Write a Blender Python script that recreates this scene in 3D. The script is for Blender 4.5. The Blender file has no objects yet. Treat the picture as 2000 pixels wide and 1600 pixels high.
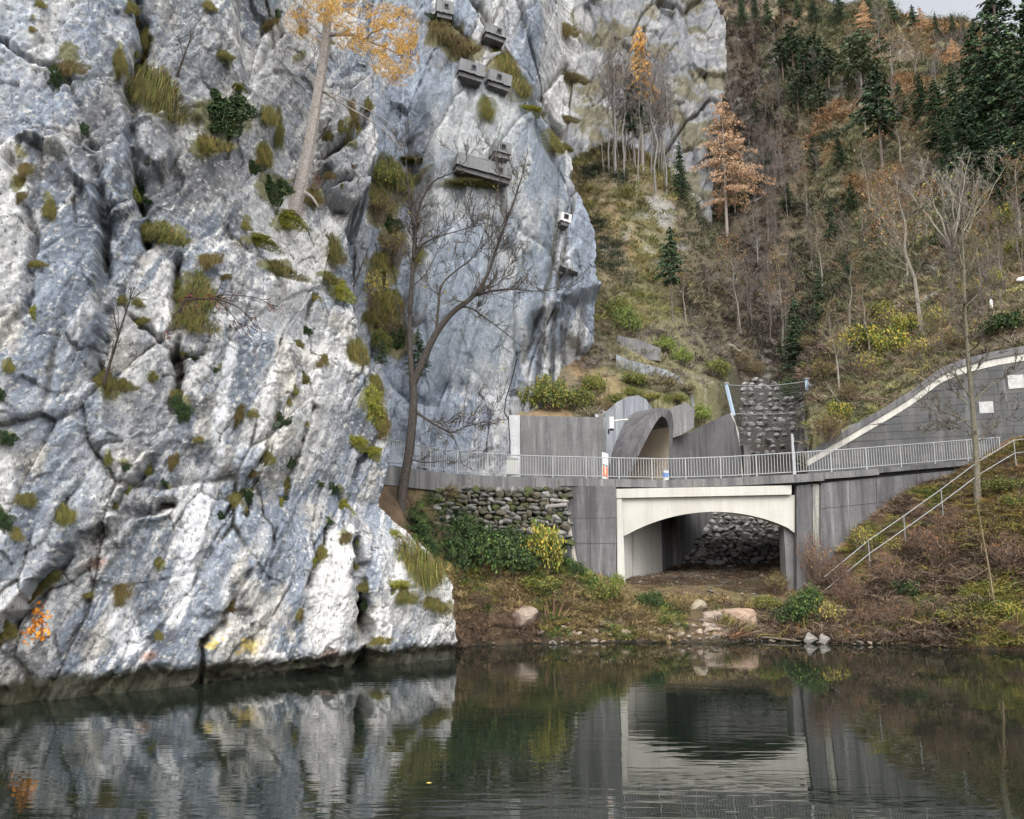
import bpy, bmesh, math, random
import numpy as np
from mathutils import Vector, Matrix
R = math.radians
scene = bpy.context.scene
col = scene.collection
random.seed(7)
rng = np.random.default_rng(7)

# ------------------------------------------------------------------ camera
F = 1664.0            # focal length in photograph pixels (2000 wide)
PITCH = math.atan(280.0 / F)
CH = 4.0              # camera height above the water
cam_d = bpy.data.cameras.new('camera')
cam_d.sensor_fit = 'HORIZONTAL'
cam_d.sensor_width = 36.0
cam_d.lens = 36.0 * F / 2000.0
cam_d.clip_start = 0.1
cam_d.clip_end = 3000.0
cam = bpy.data.objects.new('camera', cam_d)
cam.location = (0, 0, CH)
cam.rotation_euler = (math.pi / 2 + PITCH, 0, 0)
col.objects.link(cam)
scene.camera = cam

# ------------------------------------------------------------------ sky and sun (overcast autumn day)
SUN_EL, SUN_AZ = 44.0, -24.0      # azimuth: degrees from straight behind the camera towards the left
world = bpy.data.worlds.new('World')
scene.world = world
world.use_nodes = True
wn = world.node_tree
wn.nodes.clear()
w_out = wn.nodes.new('ShaderNodeOutputWorld')
w_bg = wn.nodes.new('ShaderNodeBackground')
w_sky = wn.nodes.new('ShaderNodeTexSky')
w_sky.sky_type = 'NISHITA'
w_sky.sun_disc = False
w_sky.sun_elevation = R(SUN_EL)
w_sky.sun_rotation = R(180 + SUN_AZ)
w_sky.air_density = 1.0
w_sky.dust_density = 3.0
w_sky.ozone_density = 1.0
w_hsv = wn.nodes.new('ShaderNodeHueSaturation')
w_hsv.inputs['Saturation'].default_value = 0.2     # a cloud layer: nearly white light from all over
wn.links.new(w_sky.outputs[0], w_hsv.inputs['Color'])
wn.links.new(w_hsv.outputs[0], w_bg.inputs['Color'])
w_bg.inputs['Strength'].default_value = 0.15
wn.links.new(w_bg.outputs[0], w_out.inputs['Surface'])

sun_d = bpy.data.lights.new('sun', 'SUN')
sun_d.energy = 1.5
sun_d.angle = R(40)
sun_d.color = (1.0, 0.97, 0.92)
sun = bpy.data.objects.new('sun', sun_d)
sx = math.sin(R(SUN_AZ)) * math.cos(R(SUN_EL))
sy = -math.cos(R(SUN_AZ)) * math.cos(R(SUN_EL))
sun.rotation_euler = Vector((sx, sy, math.sin(R(SUN_EL)))).to_track_quat('Z', 'Y').to_euler()
sun.location = (sx * 60, sy * 60, 80)
col.objects.link(sun)

vs = scene.view_settings
vs.view_transform = 'Standard'
vs.look = 'None'
vs.gamma = 1.0
vs.use_curve_mapping = False
vs.exposure = 0.92
scene.render.engine = 'CYCLES'
cy = scene.cycles
cy.max_bounces = 5
cy.diffuse_bounces = 4
cy.glossy_bounces = 2
cy.use_adaptive_sampling = True
cy.adaptive_threshold = 0.03
cy.adaptive_min_samples = 12
cy.transparent_max_bounces = 8
cy.use_denoising = True
cy.caustics_reflective = False
cy.caustics_refractive = False
cy.sample_clamp_indirect = 4.0

# ------------------------------------------------------------------ projection helpers (photograph pixel <-> place)
CP, SP = math.cos(PITCH), math.sin(PITCH)
def P(px, py, Y):
    u, v = (px - 1000.0) / F, (800.0 - py) / F
    t = Y / (CP - v * SP)
    return Vector((u * t, Y, CH + t * (SP + v * CP)))
def PZ(px, py, z):
    u, v = (px - 1000.0) / F, (800.0 - py) / F
    t = (z - CH) / (SP + v * CP)
    return Vector((u * t, t * (CP - v * SP), z))
def proj(x, y, z):
    fz = y * CP + (z - CH) * SP
    uz = -y * SP + (z - CH) * CP
    return 1000.0 + F * x / fz, 800.0 - F * uz / fz

# ------------------------------------------------------------------ numpy noise
def _h(ix, iy, iz, seed):
    n = (ix.astype(np.int64) * 374761393 + iy.astype(np.int64) * 668265263 + iz.astype(np.int64) * 2147483647 + seed * 974634577) & 0xFFFFFFFF
    n = ((n ^ (n >> 13)) * 1274126177) & 0xFFFFFFFF
    n = ((n ^ (n >> 16)) * 2246822519) & 0xFFFFFFFF
    n = n ^ (n >> 15)
    return (n & 0xFFFFFF).astype(np.float64) / 0xFFFFFF
def noise(x, y, z, seed=0):
    ix, iy, iz = np.floor(x), np.floor(y), np.floor(z)
    fx, fy, fz = x - ix, y - iy, z - iz
    ux, uy, uz = fx*fx*fx*(fx*(fx*6-15)+10), fy*fy*fy*(fy*(fy*6-15)+10), fz*fz*fz*(fz*(fz*6-15)+10)
    r = 0
    for dx in (0, 1):
        wx = ux if dx else 1 - ux
        for dy in (0, 1):
            wy = uy if dy else 1 - uy
            for dz in (0, 1):
                wz = uz if dz else 1 - uz
                r = r + wx * wy * wz * _h(ix + dx, iy + dy, iz + dz, seed)
    return r * 2 - 1
def noise2(x, y, seed=0):
    ix, iy = np.floor(x), np.floor(y)
    fx, fy = x - ix, y - iy
    ux, uy = fx*fx*fx*(fx*(fx*6-15)+10), fy*fy*fy*(fy*(fy*6-15)+10)
    z0 = np.zeros_like(ix)
    a = _h(ix, iy, z0, seed); b = _h(ix+1, iy, z0, seed); c = _h(ix, iy+1, z0, seed); d = _h(ix+1, iy+1, z0, seed)
    return ((a*(1-ux)+b*ux)*(1-uy) + (c*(1-ux)+d*ux)*uy) * 2 - 1
def fbm2(x, y, octv=4, seed=0, gain=0.5, lac=2.03):
    r, a, s = 0, 1.0, 0
    for o in range(octv):
        r = r + a * noise2(x, y, seed + o * 17)
        s += a; a *= gain
        x, y = x * lac + 3.7, y * lac + 1.3
    return r / s
def ridge2(x, y, octv=4, seed=0, gain=0.5):
    r, a, s = 0, 1.0, 0
    for o in range(octv):
        r = r + a * (1 - np.abs(noise2(x, y, seed + o * 13)) * 2)
        s += a; a *= gain
        x, y = x * 2.07 + 5.1, y * 2.07 + 2.2
    return r / s
def voro2(x, y, seed=0, jit=0.9):
    """nearest-cell lookup: F1, F2, id hash (3 values), offset to the cell's seed"""
    ix, iy = np.floor(x), np.floor(y)
    f1 = np.full(x.shape, 9.0); f2 = np.full(x.shape, 9.0)
    h1 = np.zeros(x.shape); h2 = np.zeros(x.shape); h3 = np.zeros(x.shape)
    ox = np.zeros(x.shape); oy = np.zeros(x.shape)
    z0 = np.zeros(x.shape)
    for dx in (-1, 0, 1):
        for dy in (-1, 0, 1):
            cx, cyy = ix + dx, iy + dy
            a = _h(cx, cyy, z0, seed); b = _h(cx, cyy, z0 + 1, seed)
            qx = cx + 0.5 + (a - 0.5) * jit - x
            qy = cyy + 0.5 + (b - 0.5) * jit - y
            d = np.sqrt(qx * qx + qy * qy)
            m = d < f1
            f2 = np.where(m, f1, np.minimum(f2, d))
            f1 = np.where(m, d, f1)
            ox = np.where(m, qx, ox); oy = np.where(m, qy, oy)
            h1 = np.where(m, a, h1); h2 = np.where(m, b, h2)
    h3 = (h1 * 7.13 + h2 * 3.71) % 1.0
    return f1, f2, (h1, h2, h3), (ox, oy)
def sstep(a, b, x):
    t = np.clip((x - a) / (b - a), 0, 1)
    return t * t * (3 - 2 * t)
def seg_dist(px, py, pts):
    d = np.full(px.shape, 1e9)
    for (x0, y0), (x1, y1) in zip(pts[:-1], pts[1:]):
        vx, vy = x1 - x0, y1 - y0
        t = np.clip(((px - x0) * vx + (py - y0) * vy) / (vx * vx + vy * vy), 0, 1)
        d = np.minimum(d, np.hypot(px - x0 - t * vx, py - y0 - t * vy))
    return d
def poly_sd(px, py, pts):
    """signed distance, positive inside"""
    d = seg_dist(px, py, list(pts) + [pts[0]])
    ins = np.zeros(px.shape, bool)
    n = len(pts)
    for i in range(n):
        x0, y0 = pts[i]; x1, y1 = pts[(i + 1) % n]
        if y0 == y1: continue
        c = ((y0 > py) != (y1 > py)) & (px < (x1 - x0) * (py - y0) / (y1 - y0) + x0)
        ins ^= c
    return np.where(ins, d, -d)
def mixc(c, newc, m):
    return c * (1 - m[..., None]) + np.asarray(newc) * m[..., None]

# ------------------------------------------------------------------ object helpers
def tag(o, label=None, cat=None, group=None, kind=None):
    if label: o['label'] = label
    if cat: o['category'] = cat
    if group: o['group'] = group
    if kind: o['kind'] = kind
    return o
def empty(name, loc=(0, 0, 0), rz=0.0):
    o = bpy.data.objects.new(name, None)
    o.empty_display_size = 0.2
    o.location = loc
    o.rotation_euler = (0, 0, rz)
    col.objects.link(o)
    return o
def link(name, me, mat=None, parent=None):
    o = bpy.data.objects.new(name, me)
    if mat is not None and len(me.materials) == 0:
        me.materials.append(mat)
    col.objects.link(o)
    if parent is not None: o.parent = parent
    return o
def copy_tree(o, parent=None):
    c = o.copy()
    col.objects.link(c)
    c.parent = parent
    for ch in list(o.children): copy_tree(ch, c)
    return c
def np_mesh(name, v, f, colors=None, smooth=False, cname='Col'):
    """v (n,3), f (m,k) numpy -> mesh; colors per vertex"""
    v = np.asarray(v, np.float32); f = np.asarray(f, np.int32)
    me = bpy.data.meshes.new(name)
    me.vertices.add(len(v)); me.vertices.foreach_set('co', v.ravel())
    k = f.shape[1]
    me.loops.add(f.size); me.loops.foreach_set('vertex_index', f.ravel())
    me.polygons.add(len(f))
    me.polygons.foreach_set('loop_start', np.arange(0, f.size, k, dtype=np.int32))
    if smooth: me.polygons.foreach_set('use_smooth', np.ones(len(f), bool))
    me.update(calc_edges=True)
    if colors is not None:
        at = me.color_attributes.new(cname, 'FLOAT_COLOR', 'POINT')
        c4 = np.ones((len(v), 4), np.float32); c4[:, :3] = colors
        at.data.foreach_set('color', c4.ravel())
    return me
def grid_faces(nu, nv, keep=None):
    i = np.arange(nu * nv).reshape(nv, nu)
    f = np.stack([i[:-1, :-1], i[:-1, 1:], i[1:, 1:], i[1:, :-1]], -1).reshape(-1, 4)
    if keep is not None:
        k = keep.reshape(-1)
        f = f[k[f].all(1)]
    return f
class MB:
    """collects boxes, prisms and tubes into one mesh"""
    def __init__(s): s.v, s.f, s.c = [], [], []
    def add(s, v, f, c=None):
        b = len(s.v)
        s.v += [tuple(p) for p in v]
        s.f += [tuple(i + b for i in q) for q in f]
        s.c += [c or (1, 1, 1)] * len(v)
    def box(s, lo, hi, m=None):
        x0, y0, z0 = lo; x1, y1, z1 = hi
        v = [Vector(p) for p in ((x0,y0,z0),(x1,y0,z0),(x1,y1,z0),(x0,y1,z0),(x0,y0,z1),(x1,y0,z1),(x1,y1,z1),(x0,y1,z1))]
        if m is not None: v = [m @ p for p in v]
        s.add(v, ((0,3,2,1),(4,5,6,7),(0,1,5,4),(1,2,6,5),(2,3,7,6),(3,0,4,7)))
    def prism(s, poly, off):
        """closed solid between a 3D polygon and the same polygon moved by off"""
        n = len(poly); off = Vector(off)
        v = [Vector(p) for p in poly] + [Vector(p) + off for p in poly]
        f = [tuple(range(n))[::-1], tuple(range(n, 2 * n))]
        f += [(i, (i + 1) % n, (i + 1) % n + n, i + n) for i in range(n)]
        s.add(v, f)
    def tube(s, pts, rad, n=6, cap=True, c=None):
        pts = [Vector(p) for p in pts]
        if not hasattr(rad, '__len__'): rad = [rad] * len(pts)
        b = len(s.v); up = None
        for i, p in enumerate(pts):
            d = (pts[min(i + 1, len(pts) - 1)] - pts[max(i - 1, 0)])
            if d.length < 1e-9: d = Vector((0, 0, 1))
            d.normalize()
            if up is None:
                up = Vector((0, 0, 1)) if abs(d.z) < 0.9 else Vector((1, 0, 0))
            sd = d.cross(up)
            if sd.length < 1e-6: sd = d.orthogonal()
            sd.normalize(); up = sd.cross(d).normalized()
            for k in range(n):
                a = 2 * math.pi * k / n
                s.v.append(tuple(p + (sd * math.cos(a) + up * math.sin(a)) * rad[i]))
                s.c.append(c or (1, 1, 1))
        for i in range(len(pts) - 1):
            for k in range(n):
                k2 = (k + 1) % n
                s.f.append((b + i*n + k, b + i*n + k2, b + (i+1)*n + k2, b + (i+1)*n + k))
        if cap:
            s.f.append(tuple(b + k for k in range(n))[::-1])
            s.f.append(tuple(b + (len(pts) - 1) * n + k for k in range(n)))
    def mesh(s, name, colors=False, smooth=False):
        me = bpy.data.meshes.new(name)
        me.from_pydata(s.v, [], s.f)
        if colors:
            at = me.color_attributes.new('Col', 'FLOAT_COLOR', 'POINT')
            c4 = np.ones((len(s.v), 4), np.float32); c4[:, :3] = np.array(s.c)
            at.data.foreach_set('color', c4.ravel())
        if smooth: me.polygons.foreach_set('use_smooth', np.ones(len(me.polygons), bool))
        me.update()
        return me
    def build(s, name, mat, parent=None, colors=False, smooth=False):
        return link(name, s.mesh(name, colors, smooth), mat, parent)
def rock_mesh(name, seed, size=(1, 1, 1), sub=2, rough=0.25, cuts=7, cutr=(0.5, 0.82)):
    """angular broken stone: an icosphere cut by random planes, a little noise"""
    bm = bmesh.new()
    bmesh.ops.create_icosphere(bm, subdivisions=sub, radius=1.0)
    rr = random.Random(seed)
    pl = []
    for _ in range(cuts):
        d = Vector((rr.gauss(0, 1), rr.gauss(0, 1), rr.gauss(0, 1))).normalized()
        pl.append((d, rr.uniform(*cutr)))
    for v in bm.verts:
        for d, k in pl:
            t = v.co.dot(d) - k
            if t > 0: v.co -= d * t
        v.co *= 1 + rr.uniform(-rough, rough) * 0.3
        v.co.x *= size[0]; v.co.y *= size[1]; v.co.z *= size[2]
    me = bpy.data.meshes.new(name); bm.to_mesh(me); bm.free()
    return me

# ------------------------------------------------------------------ materials
def mat_new(name, rough=0.8, spec=0.3):
    m = bpy.data.materials.new(name)
    m.use_nodes = True
    n = m.node_tree.nodes
    b = n['Principled BSDF']
    b.inputs['Roughness'].default_value = rough
    b.inputs['Specular IOR Level'].default_value = spec
    return m, m.node_tree, b
def N(t, kind, **kw):
    n = t.nodes.new(kind)
    for k, v in kw.items(): setattr(n, k, v)
    return n
def noise_node(t, vec, scale, detail=4, rough=0.55, dist=0.0):
    n = N(t, 'ShaderNodeTexNoise')
    n.inputs['Scale'].default_value = scale
    n.inputs['Detail'].default_value = detail
    n.inputs['Roughness'].default_value = rough
    n.inputs['Distortion'].default_value = dist
    if vec is not None: t.links.new(vec, n.inputs['Vector'])
    return n
def ramp(t, fac, stops):
    r = N(t, 'ShaderNodeValToRGB')
    el = r.color_ramp.elements
    while len(el) < len(stops): el.new(0.5)
    for e, (p, c) in zip(el, stops):
        e.position = p; e.color = (*c, 1) if len(c) == 3 else c
    t.links.new(fac, r.inputs['Fac'])
    return r
def mix(t, a, b, fac, mode='MIX'):
    m = N(t, 'ShaderNodeMix', data_type='RGBA', blend_type=mode)
    for s, val in ((m.inputs[6], a), (m.inputs[7], b), (m.inputs[0], fac)):
        if hasattr(val, 'links'): t.links.new(val, s)
        elif hasattr(val, '__len__'): s.default_value = (*val, 1)
        else: s.default_value = val
    return m.outputs[2]
def mapping(t, src, scale=(1, 1, 1), rot=(0, 0, 0)):
    m = N(t, 'ShaderNodeMapping')
    m.inputs['Scale'].default_value = scale
    m.inputs['Rotation'].default_value = rot
    t.links.new(src, m.inputs['Vector'])
    return m.outputs[0]
def bump(t, b, h, strength=0.4, dist=0.05):
    n = N(t, 'ShaderNodeBump')
    n.inputs['Strength'].default_value = strength
    n.inputs['Distance'].default_value = dist
    t.links.new(h, n.inputs['Height'])
    t.links.new(n.outputs[0], b.inputs['Normal'])
def pos_node(t):
    return N(t, 'ShaderNodeNewGeometry').outputs['Position']
def mat_vcol(name, rough=0.9, spec=0.2, grain=9.0, amp=(0.72, 1.25), bstr=0.5, bdist=0.06, transl=0.0):
    """the vertex colour of the rock / soil with a fine grain over it"""
    m, t, b = mat_new(name, rough, spec)
    a = N(t, 'ShaderNodeAttribute', attribute_name='Col')
    p = pos_node(t)
    n1 = noise_node(t, p, grain, 6, 0.7)
    r = ramp(t, n1.outputs[0], [(0.28, (amp[0],) * 3), (0.72, (amp[1],) * 3)])
    t.links.new(mix(t, a.outputs['Color'], r.outputs[0], 1.0, 'MULTIPLY'), b.inputs['Base Color'])
    if bstr: bump(t, b, noise_node(t, p, grain * 0.6, 8, 0.75).outputs[0], bstr, bdist)
    return m
def mat_plain(name, c, rough=0.7, spec=0.3, var=0.15, scale=6.0, metal=0.0):
    m, t, b = mat_new(name, rough, spec)
    p = pos_node(t)
    n1 = noise_node(t, p, scale, 5, 0.65)
    lo = tuple(x * (1 - var) for x in c); hi = tuple(min(1, x * (1 + var)) for x in c)
    r = ramp(t, n1.outputs[0], [(0.3, lo), (0.7, hi)])
    t.links.new(r.outputs[0], b.inputs['Base Color'])
    b.inputs['Metallic'].default_value = metal
    return m
def mat_concrete(name, c, streak=0.35, stain=(0.10, 0.10, 0.105), pale=None, bstr=0.25, amount=0.5, grain=(0.72, 1.25)):
    """weathered board-marked concrete: run-off streaks down the face, lime bloom, blotches, pores"""
    m, t, b = mat_new(name, 0.9, 0.2)
    p = pos_node(t)
    st = noise_node(t, mapping(t, p, (1.7, 1.7, 0.11)), 1.0, 6, 0.75)
    s2 = noise_node(t, mapping(t, p, (2.1, 2.1, 0.16), (0, 0, 1.1)), 1.0, 6, 0.75)
    bl = noise_node(t, p, 0.7, 5, 0.65)
    fi = noise_node(t, p, 11.0, 5, 0.75)
    def fac(src, a, z, k):
        f = ramp(t, src, [(a, (0, 0, 0)), (z, (1, 1, 1))])
        q = N(t, 'ShaderNodeMath', operation='MULTIPLY'); t.links.new(f.outputs[0], q.inputs[0]); q.inputs[1].default_value = k
        return q.outputs[0]
    o = ramp(t, fi.outputs[0], [(0.25, tuple(x * grain[0] for x in c)), (0.75, tuple(x * grain[1] for x in c))]).outputs[0]
    o = mix(t, o, tuple(x * 0.62 for x in c), fac(bl.outputs[0], 0.42, 0.62, amount))
    o = mix(t, o, stain, fac(st.outputs[0], 0.46, 0.60, min(1, streak * 1.6)))
    o = mix(t, o, tuple(min(0.75, x * 1.9 + 0.03) for x in (pale or c)), fac(s2.outputs[0], 0.55, 0.70, amount * 1.2))
    t.links.new(o, b.inputs['Base Color'])
    bump(t, b, fi.outputs[0], bstr, 0.02)
    return m
def mat_icol(name, rough=0.8, var=0.25, transl=0.25):
    """foliage of scattered ground cover: colour carried by each clump, small change from blade to blade"""
    m, t, b = mat_new(name, rough, 0.15)
    a = N(t, 'ShaderNodeAttribute', attribute_name='icol', attribute_type='INSTANCER')
    v = N(t, 'ShaderNodeAttribute', attribute_name='Col')
    t.links.new(mix(t, a.outputs['Color'], v.outputs['Color'], 1.0, 'MULTIPLY'), b.inputs['Base Color'])
    return m
def mat_leaf(name, rough=0.7):
    m, t, b = mat_new(name, rough, 0.2)
    v = N(t, 'ShaderNodeAttribute', attribute_name='Col')
    oi = N(t, 'ShaderNodeObjectInfo')
    r = ramp(t, oi.outputs['Random'], [(0.0, (0.8, 0.82, 0.85)), (1.0, (1.15, 1.12, 1.05))])
    t.links.new(mix(t, v.outputs['Color'], r.outputs[0], 1.0, 'MULTIPLY'), b.inputs['Base Color'])
    return m
M = {}
def mat_rock():
    m, t, b = mat_new('limestone', 0.92, 0.15)
    a = N(t, 'ShaderNodeAttribute', attribute_name='Col')
    p = pos_node(t)
    fine = noise_node(t, mapping(t, p, (1.25, 1.25, 0.75), (0, 0.45, 0)), 7.0, 5, 0.75)
    g = ramp(t, fine.outputs[0], [(0.30, (0.50,) * 3), (0.45, (0.92,) * 3), (0.70, (1.28,) * 3)])
    o = mix(t, a.outputs['Color'], g.outputs[0], 1.0, 'MULTIPLY')
    w = ramp(t, noise_node(t, p, 17.0, 2, 0.6).outputs[0], [(0.60, (0, 0, 0)), (0.68, (0.45,) * 3)])
    bw_ = N(t, 'ShaderNodeRGBToBW'); t.links.new(a.outputs['Color'], bw_.inputs[0])
    lm = ramp(t, bw_.outputs[0], [(0.10, (0, 0, 0)), (0.30, (1, 1, 1))])
    wf = N(t, 'ShaderNodeMath', operation='MULTIPLY'); t.links.new(w.outputs[0], wf.inputs[0]); t.links.new(lm.outputs[0], wf.inputs[1])
    o = mix(t, o, (0.80, 0.79, 0.76), wf.outputs[0])
    d = ramp(t, noise_node(t, mapping(t, p, (1.5, 1.5, 0.6), (0, 0.5, 0)), 8.0, 3, 0.65).outputs[0], [(0.33, (0.85,) * 3), (0.39, (0, 0, 0))])
    o = mix(t, o, (0.09, 0.09, 0.09), d.outputs[0])
    t.links.new(o, b.inputs['Base Color'])
    bump(t, b, fine.outputs[0], 0.55, 0.08)
    return m
M['rock'] = mat_rock()
M['soil'] = mat_vcol('hillside_soil', 0.95, 0.1, 3.0, (0.6, 1.4), 0.7, 0.15)
M['stone'] = mat_vcol('loose_stone', 0.9, 0.2, 12.0, (0.7, 1.3), 0.5, 0.03)
M['leaf'] = mat_leaf('foliage')
M['icol'] = mat_icol('ground_cover')
M['bark'] = mat_vcol('bark', 0.95, 0.1, 11.0, (0.45, 1.45), 0.8, 0.04)
M['concrete_dark'] = mat_concrete('weathered_concrete', (0.155, 0.15, 0.155), 0.5, (0.075, 0.072, 0.076))
M['concrete_mid'] = mat_concrete('grey_concrete', (0.20, 0.195, 0.195), 0.5, (0.095, 0.095, 0.10))
M['concrete_blue'] = mat_concrete('pale_bluish_concrete', (0.36, 0.38, 0.41), 0.6, (0.16, 0.17, 0.19))
M['concrete_white'] = mat_concrete('cream_concrete', (0.55, 0.535, 0.49), 0.25, (0.40, 0.38, 0.34), amount=0.2, grain=(0.93, 1.05))
M['galv'] = mat_plain('galvanised_steel', (0.34, 0.35, 0.355), 0.45, 0.5, 0.12, 20, 0.25)
M['post_blue'] = mat_plain('pale_blue_steel', (0.50, 0.62, 0.78), 0.45, 0.5, 0.08, 10, 0.1)
M['wood'] = mat_concrete('grey_boards', (0.215, 0.22, 0.225), 0.4, (0.14, 0.14, 0.145), amount=0.3)
M['dark'] = mat_plain('dark_opening', (0.02, 0.02, 0.022), 0.8, 0.1, 0.2)
M['white'] = mat_plain('white_paint', (0.78, 0.78, 0.76), 0.5, 0.4, 0.05)
M['asphalt'] = mat_plain('asphalt', (0.07, 0.07, 0.072), 0.9, 0.2, 0.25, 12)
# ================================================================== THE LARGE STRUCTURE
# ------------------------------------------------------------------ water
def mat_water():
    m, t, b = mat_new('river_water', 0.0, 0.5)
    b.inputs['Base Color'].default_value = (0.012, 0.017, 0.012, 1)
    b.inputs['IOR'].default_value = 1.42
    p = pos_node(t)
    a = noise_node(t, mapping(t, p, (0.55, 2.4, 1.0), (0, 0, R(4))), 1.5, 2, 0.5)
    c = noise_node(t, mapping(t, p, (0.25, 0.9, 1.0), (0, 0, R(-7))), 0.5, 2, 0.5)
    calm = ramp(t, noise_node(t, mapping(t, p, (0.07, 0.13, 1.0)), 1.0, 3, 0.5).outputs[0], [(0.42, (0.10,) * 3), (0.60, (1, 1, 1))])
    sy_ = N(t, 'ShaderNodeSeparateXYZ'); t.links.new(p, sy_.inputs[0])
    nr = N(t, 'ShaderNodeMapRange'); t.links.new(sy_.outputs[1], nr.inputs[0])     # the breeze ruffles the open middle of the river
    for i_, v_ in ((1, 25.0), (2, 13.0), (3, 0.0), (4, 0.35)): nr.inputs[i_].default_value = v_
    ad = N(t, 'ShaderNodeMath', operation='ADD'); t.links.new(calm.outputs[0], ad.inputs[0]); t.links.new(nr.outputs[0], ad.inputs[1])
    h = N(t, 'ShaderNodeMath', operation='MULTIPLY'); t.links.new(a.outputs[0], h.inputs[0]); t.links.new(ad.outputs[0], h.inputs[1])
    h2 = N(t, 'ShaderNodeMath', operation='MULTIPLY_ADD'); t.links.new(c.outputs[0], h2.inputs[0]); h2.inputs[1].default_value = 0.7; t.links.new(h.outputs[0], h2.inputs[2])
    bump(t, b, h2.outputs[0], 0.075, 0.10)
    return m
M['water'] = mat_water()
wv = np.array([(-70, -60, 0), (90, -60, 0), (90, 52, 0), (-70, 52, 0)], float)
water = link('river_water', np_mesh('river_water', wv, [(0, 1, 2, 3)]), M['water'])
tag(water, 'still dark green river water mirroring the cliff and the bridge', 'river', kind='structure')
bedv = wv.copy(); bedv[:, 2] = -2.5
bed = link('river_bed', np_mesh('river_bed', bedv, [(0, 1, 2, 3)], np.full((4, 3), 0.03)), M['soil'])
tag(bed, 'dark river bed under the water', 'river bed', kind='structure')

# ------------------------------------------------------------------ cliffs
BLUE = np.array((0.205, 0.236, 0.285)); PALE = np.array((0.575, 0.572, 0.568)); MID = np.array((0.315, 0.325, 0.345))
DARK = np.array((0.105, 0.108, 0.118)); WARM = np.array((0.50, 0.455, 0.38)); MOSSC = np.array((0.10, 0.10, 0.03))
MOSS_A = [(310,190,45,60,'g'),(430,225,75,58,'d'),(400,290,40,24,'g'),(467,172,22,9,'y'),(140,135,28,24,'b'),(530,370,46,36,'d'),
 (558,430,46,24,'y'),(505,470,50,16,'y'),(540,525,46,18,'g'),(320,458,55,22,'g'),(405,510,28,22,'b'),(385,575,45,40,'g'),(375,625,38,30,'g'),
 (655,490,16,38,'g'),(665,567,30,26,'y'),(637,545,24,14,'g'),(100,415,12,24,'g'),(52,335,13,20,'b'),(45,388,12,15,'b'),(210,752,18,32,'g'),
 (243,756,19,15,'g'),(357,800,19,30,'d'),(17,857,20,17,'d'),(12,1020,18,27,'d'),(36,1045,12,14,'g'),(57,980,15,17,'g'),(312,1100,12,9,'g'),
 (240,1165,18,26,'b'),(310,1246,9,8,'g'),(270,593,11,9,'g'),(241,590,11,12,'g'),(302,735,11,10,'g'),(422,725,9,9,'d'),(470,815,8,28,'b'),
 (495,812,9,9,'g'),(387,863,8,7,'g'),(340,900,9,19,'b'),(326,948,7,9,'d'),(248,914,11,11,'d'),(216,902,8,14,'g'),(655,957,9,13,'d'),
 (628,945,6,8,'d'),(645,1020,10,9,'d'),(675,1050,10,18,'b'),(702,690,20,36,'g'),(735,748,15,20,'g'),(727,790,36,38,'y'),(748,825,17,36,'b'),
 (703,862,26,13,'y'),(728,882,24,14,'y'),(771,1040,11,9,'y'),(822,1110,48,46,'g'),(775,1142,28,10,'y'),(792,1165,24,14,'g'),(852,1178,24,14,'g'),
 (740,1250,16,9,'g'),(80,8,10,12,'g'),(66,62,9,8,'g'),(241,130,11,42,'g'),(283,75,11,34,'g'),(413,12,12,12,'g'),(443,112,20,10,'g'),
 (515,305,18,36,'g'),(549,255,10,40,'g'),(522,228,22,26,'g'),(480,440,13,11,'g'),(612,385,26,22,'b'),(8,770,9,16,'d'),(20,720,12,14,'g'),
 (175,1165,9,8,'g'),(440,545,12,9,'b'),(497,330,20,16,'d'),(590,60,14,16,'b'),(690,220,16,26,'b'),(700,250,12,16,'y'),(640,80,12,10,'g')]
OA = np.array((-13.8, 22.95)); EA = np.array((0.713, 0.701)); QA = np.array((0.35, -0.937))
SIL_A = [(885,1280,34.1),(887,1150,34.2),(842,1082,34.2),(775,1020,34.3),(748,985,34.6),(762,880,35.0),(757,800,35.2),(737,735,35.3),(695,700,35.4),
         (690,600,35.6),(686,450,35.8),(700,385,36.2),(747,330,36.6),(747,180,37),(742,0,37.6),(742,-220,38.5)]
def cells(a, b, scale, ani, seed, warp=0.22):
    wx = a / scale / ani + warp * fbm2(a / scale / ani, b / scale, 3, seed + 5)
    wy = b / scale + warp * fbm2(a / scale / ani + 9, b / scale + 4, 3, seed + 6)
    return voro2(wx, wy, seed, 0.95)
def rock_detail(a, b, specs, seed):
    """slabs bounded by straight joints: every cell is a plane of its own, set back or proud, with a thin open joint"""
    D = np.zeros(a.shape); tone = np.zeros(a.shape); crack = np.zeros(a.shape)
    for k, (s, amp, ani) in enumerate(specs):
        f1, f2, (h1, h2, h3), (ox, oy) = cells(a, b, s, ani, seed + k * 31)
        D += amp * ((h1 - 0.5) * 1.3 + (h2 - 0.5) * ox * 1.5 + (h3 - 0.3) * oy * 1.7)
        msk = np.clip(0.35 + 1.6 * fbm2(a / s / 2.5, b / s / 2.5, 3, seed + k * 7 + 3), 0, 1)
        e = np.exp(-((f2 - f1) / 0.045) ** 1.5) * msk
        D -= amp * 0.7 * e
        crack = np.maximum(crack, e * (1.0 if k < 3 else 0.7))
        if k in (0, 1, 2): tone += (h3 - 0.5) * (0.6, 1.0, 0.8)[k]
    return D, tone, crack
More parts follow.
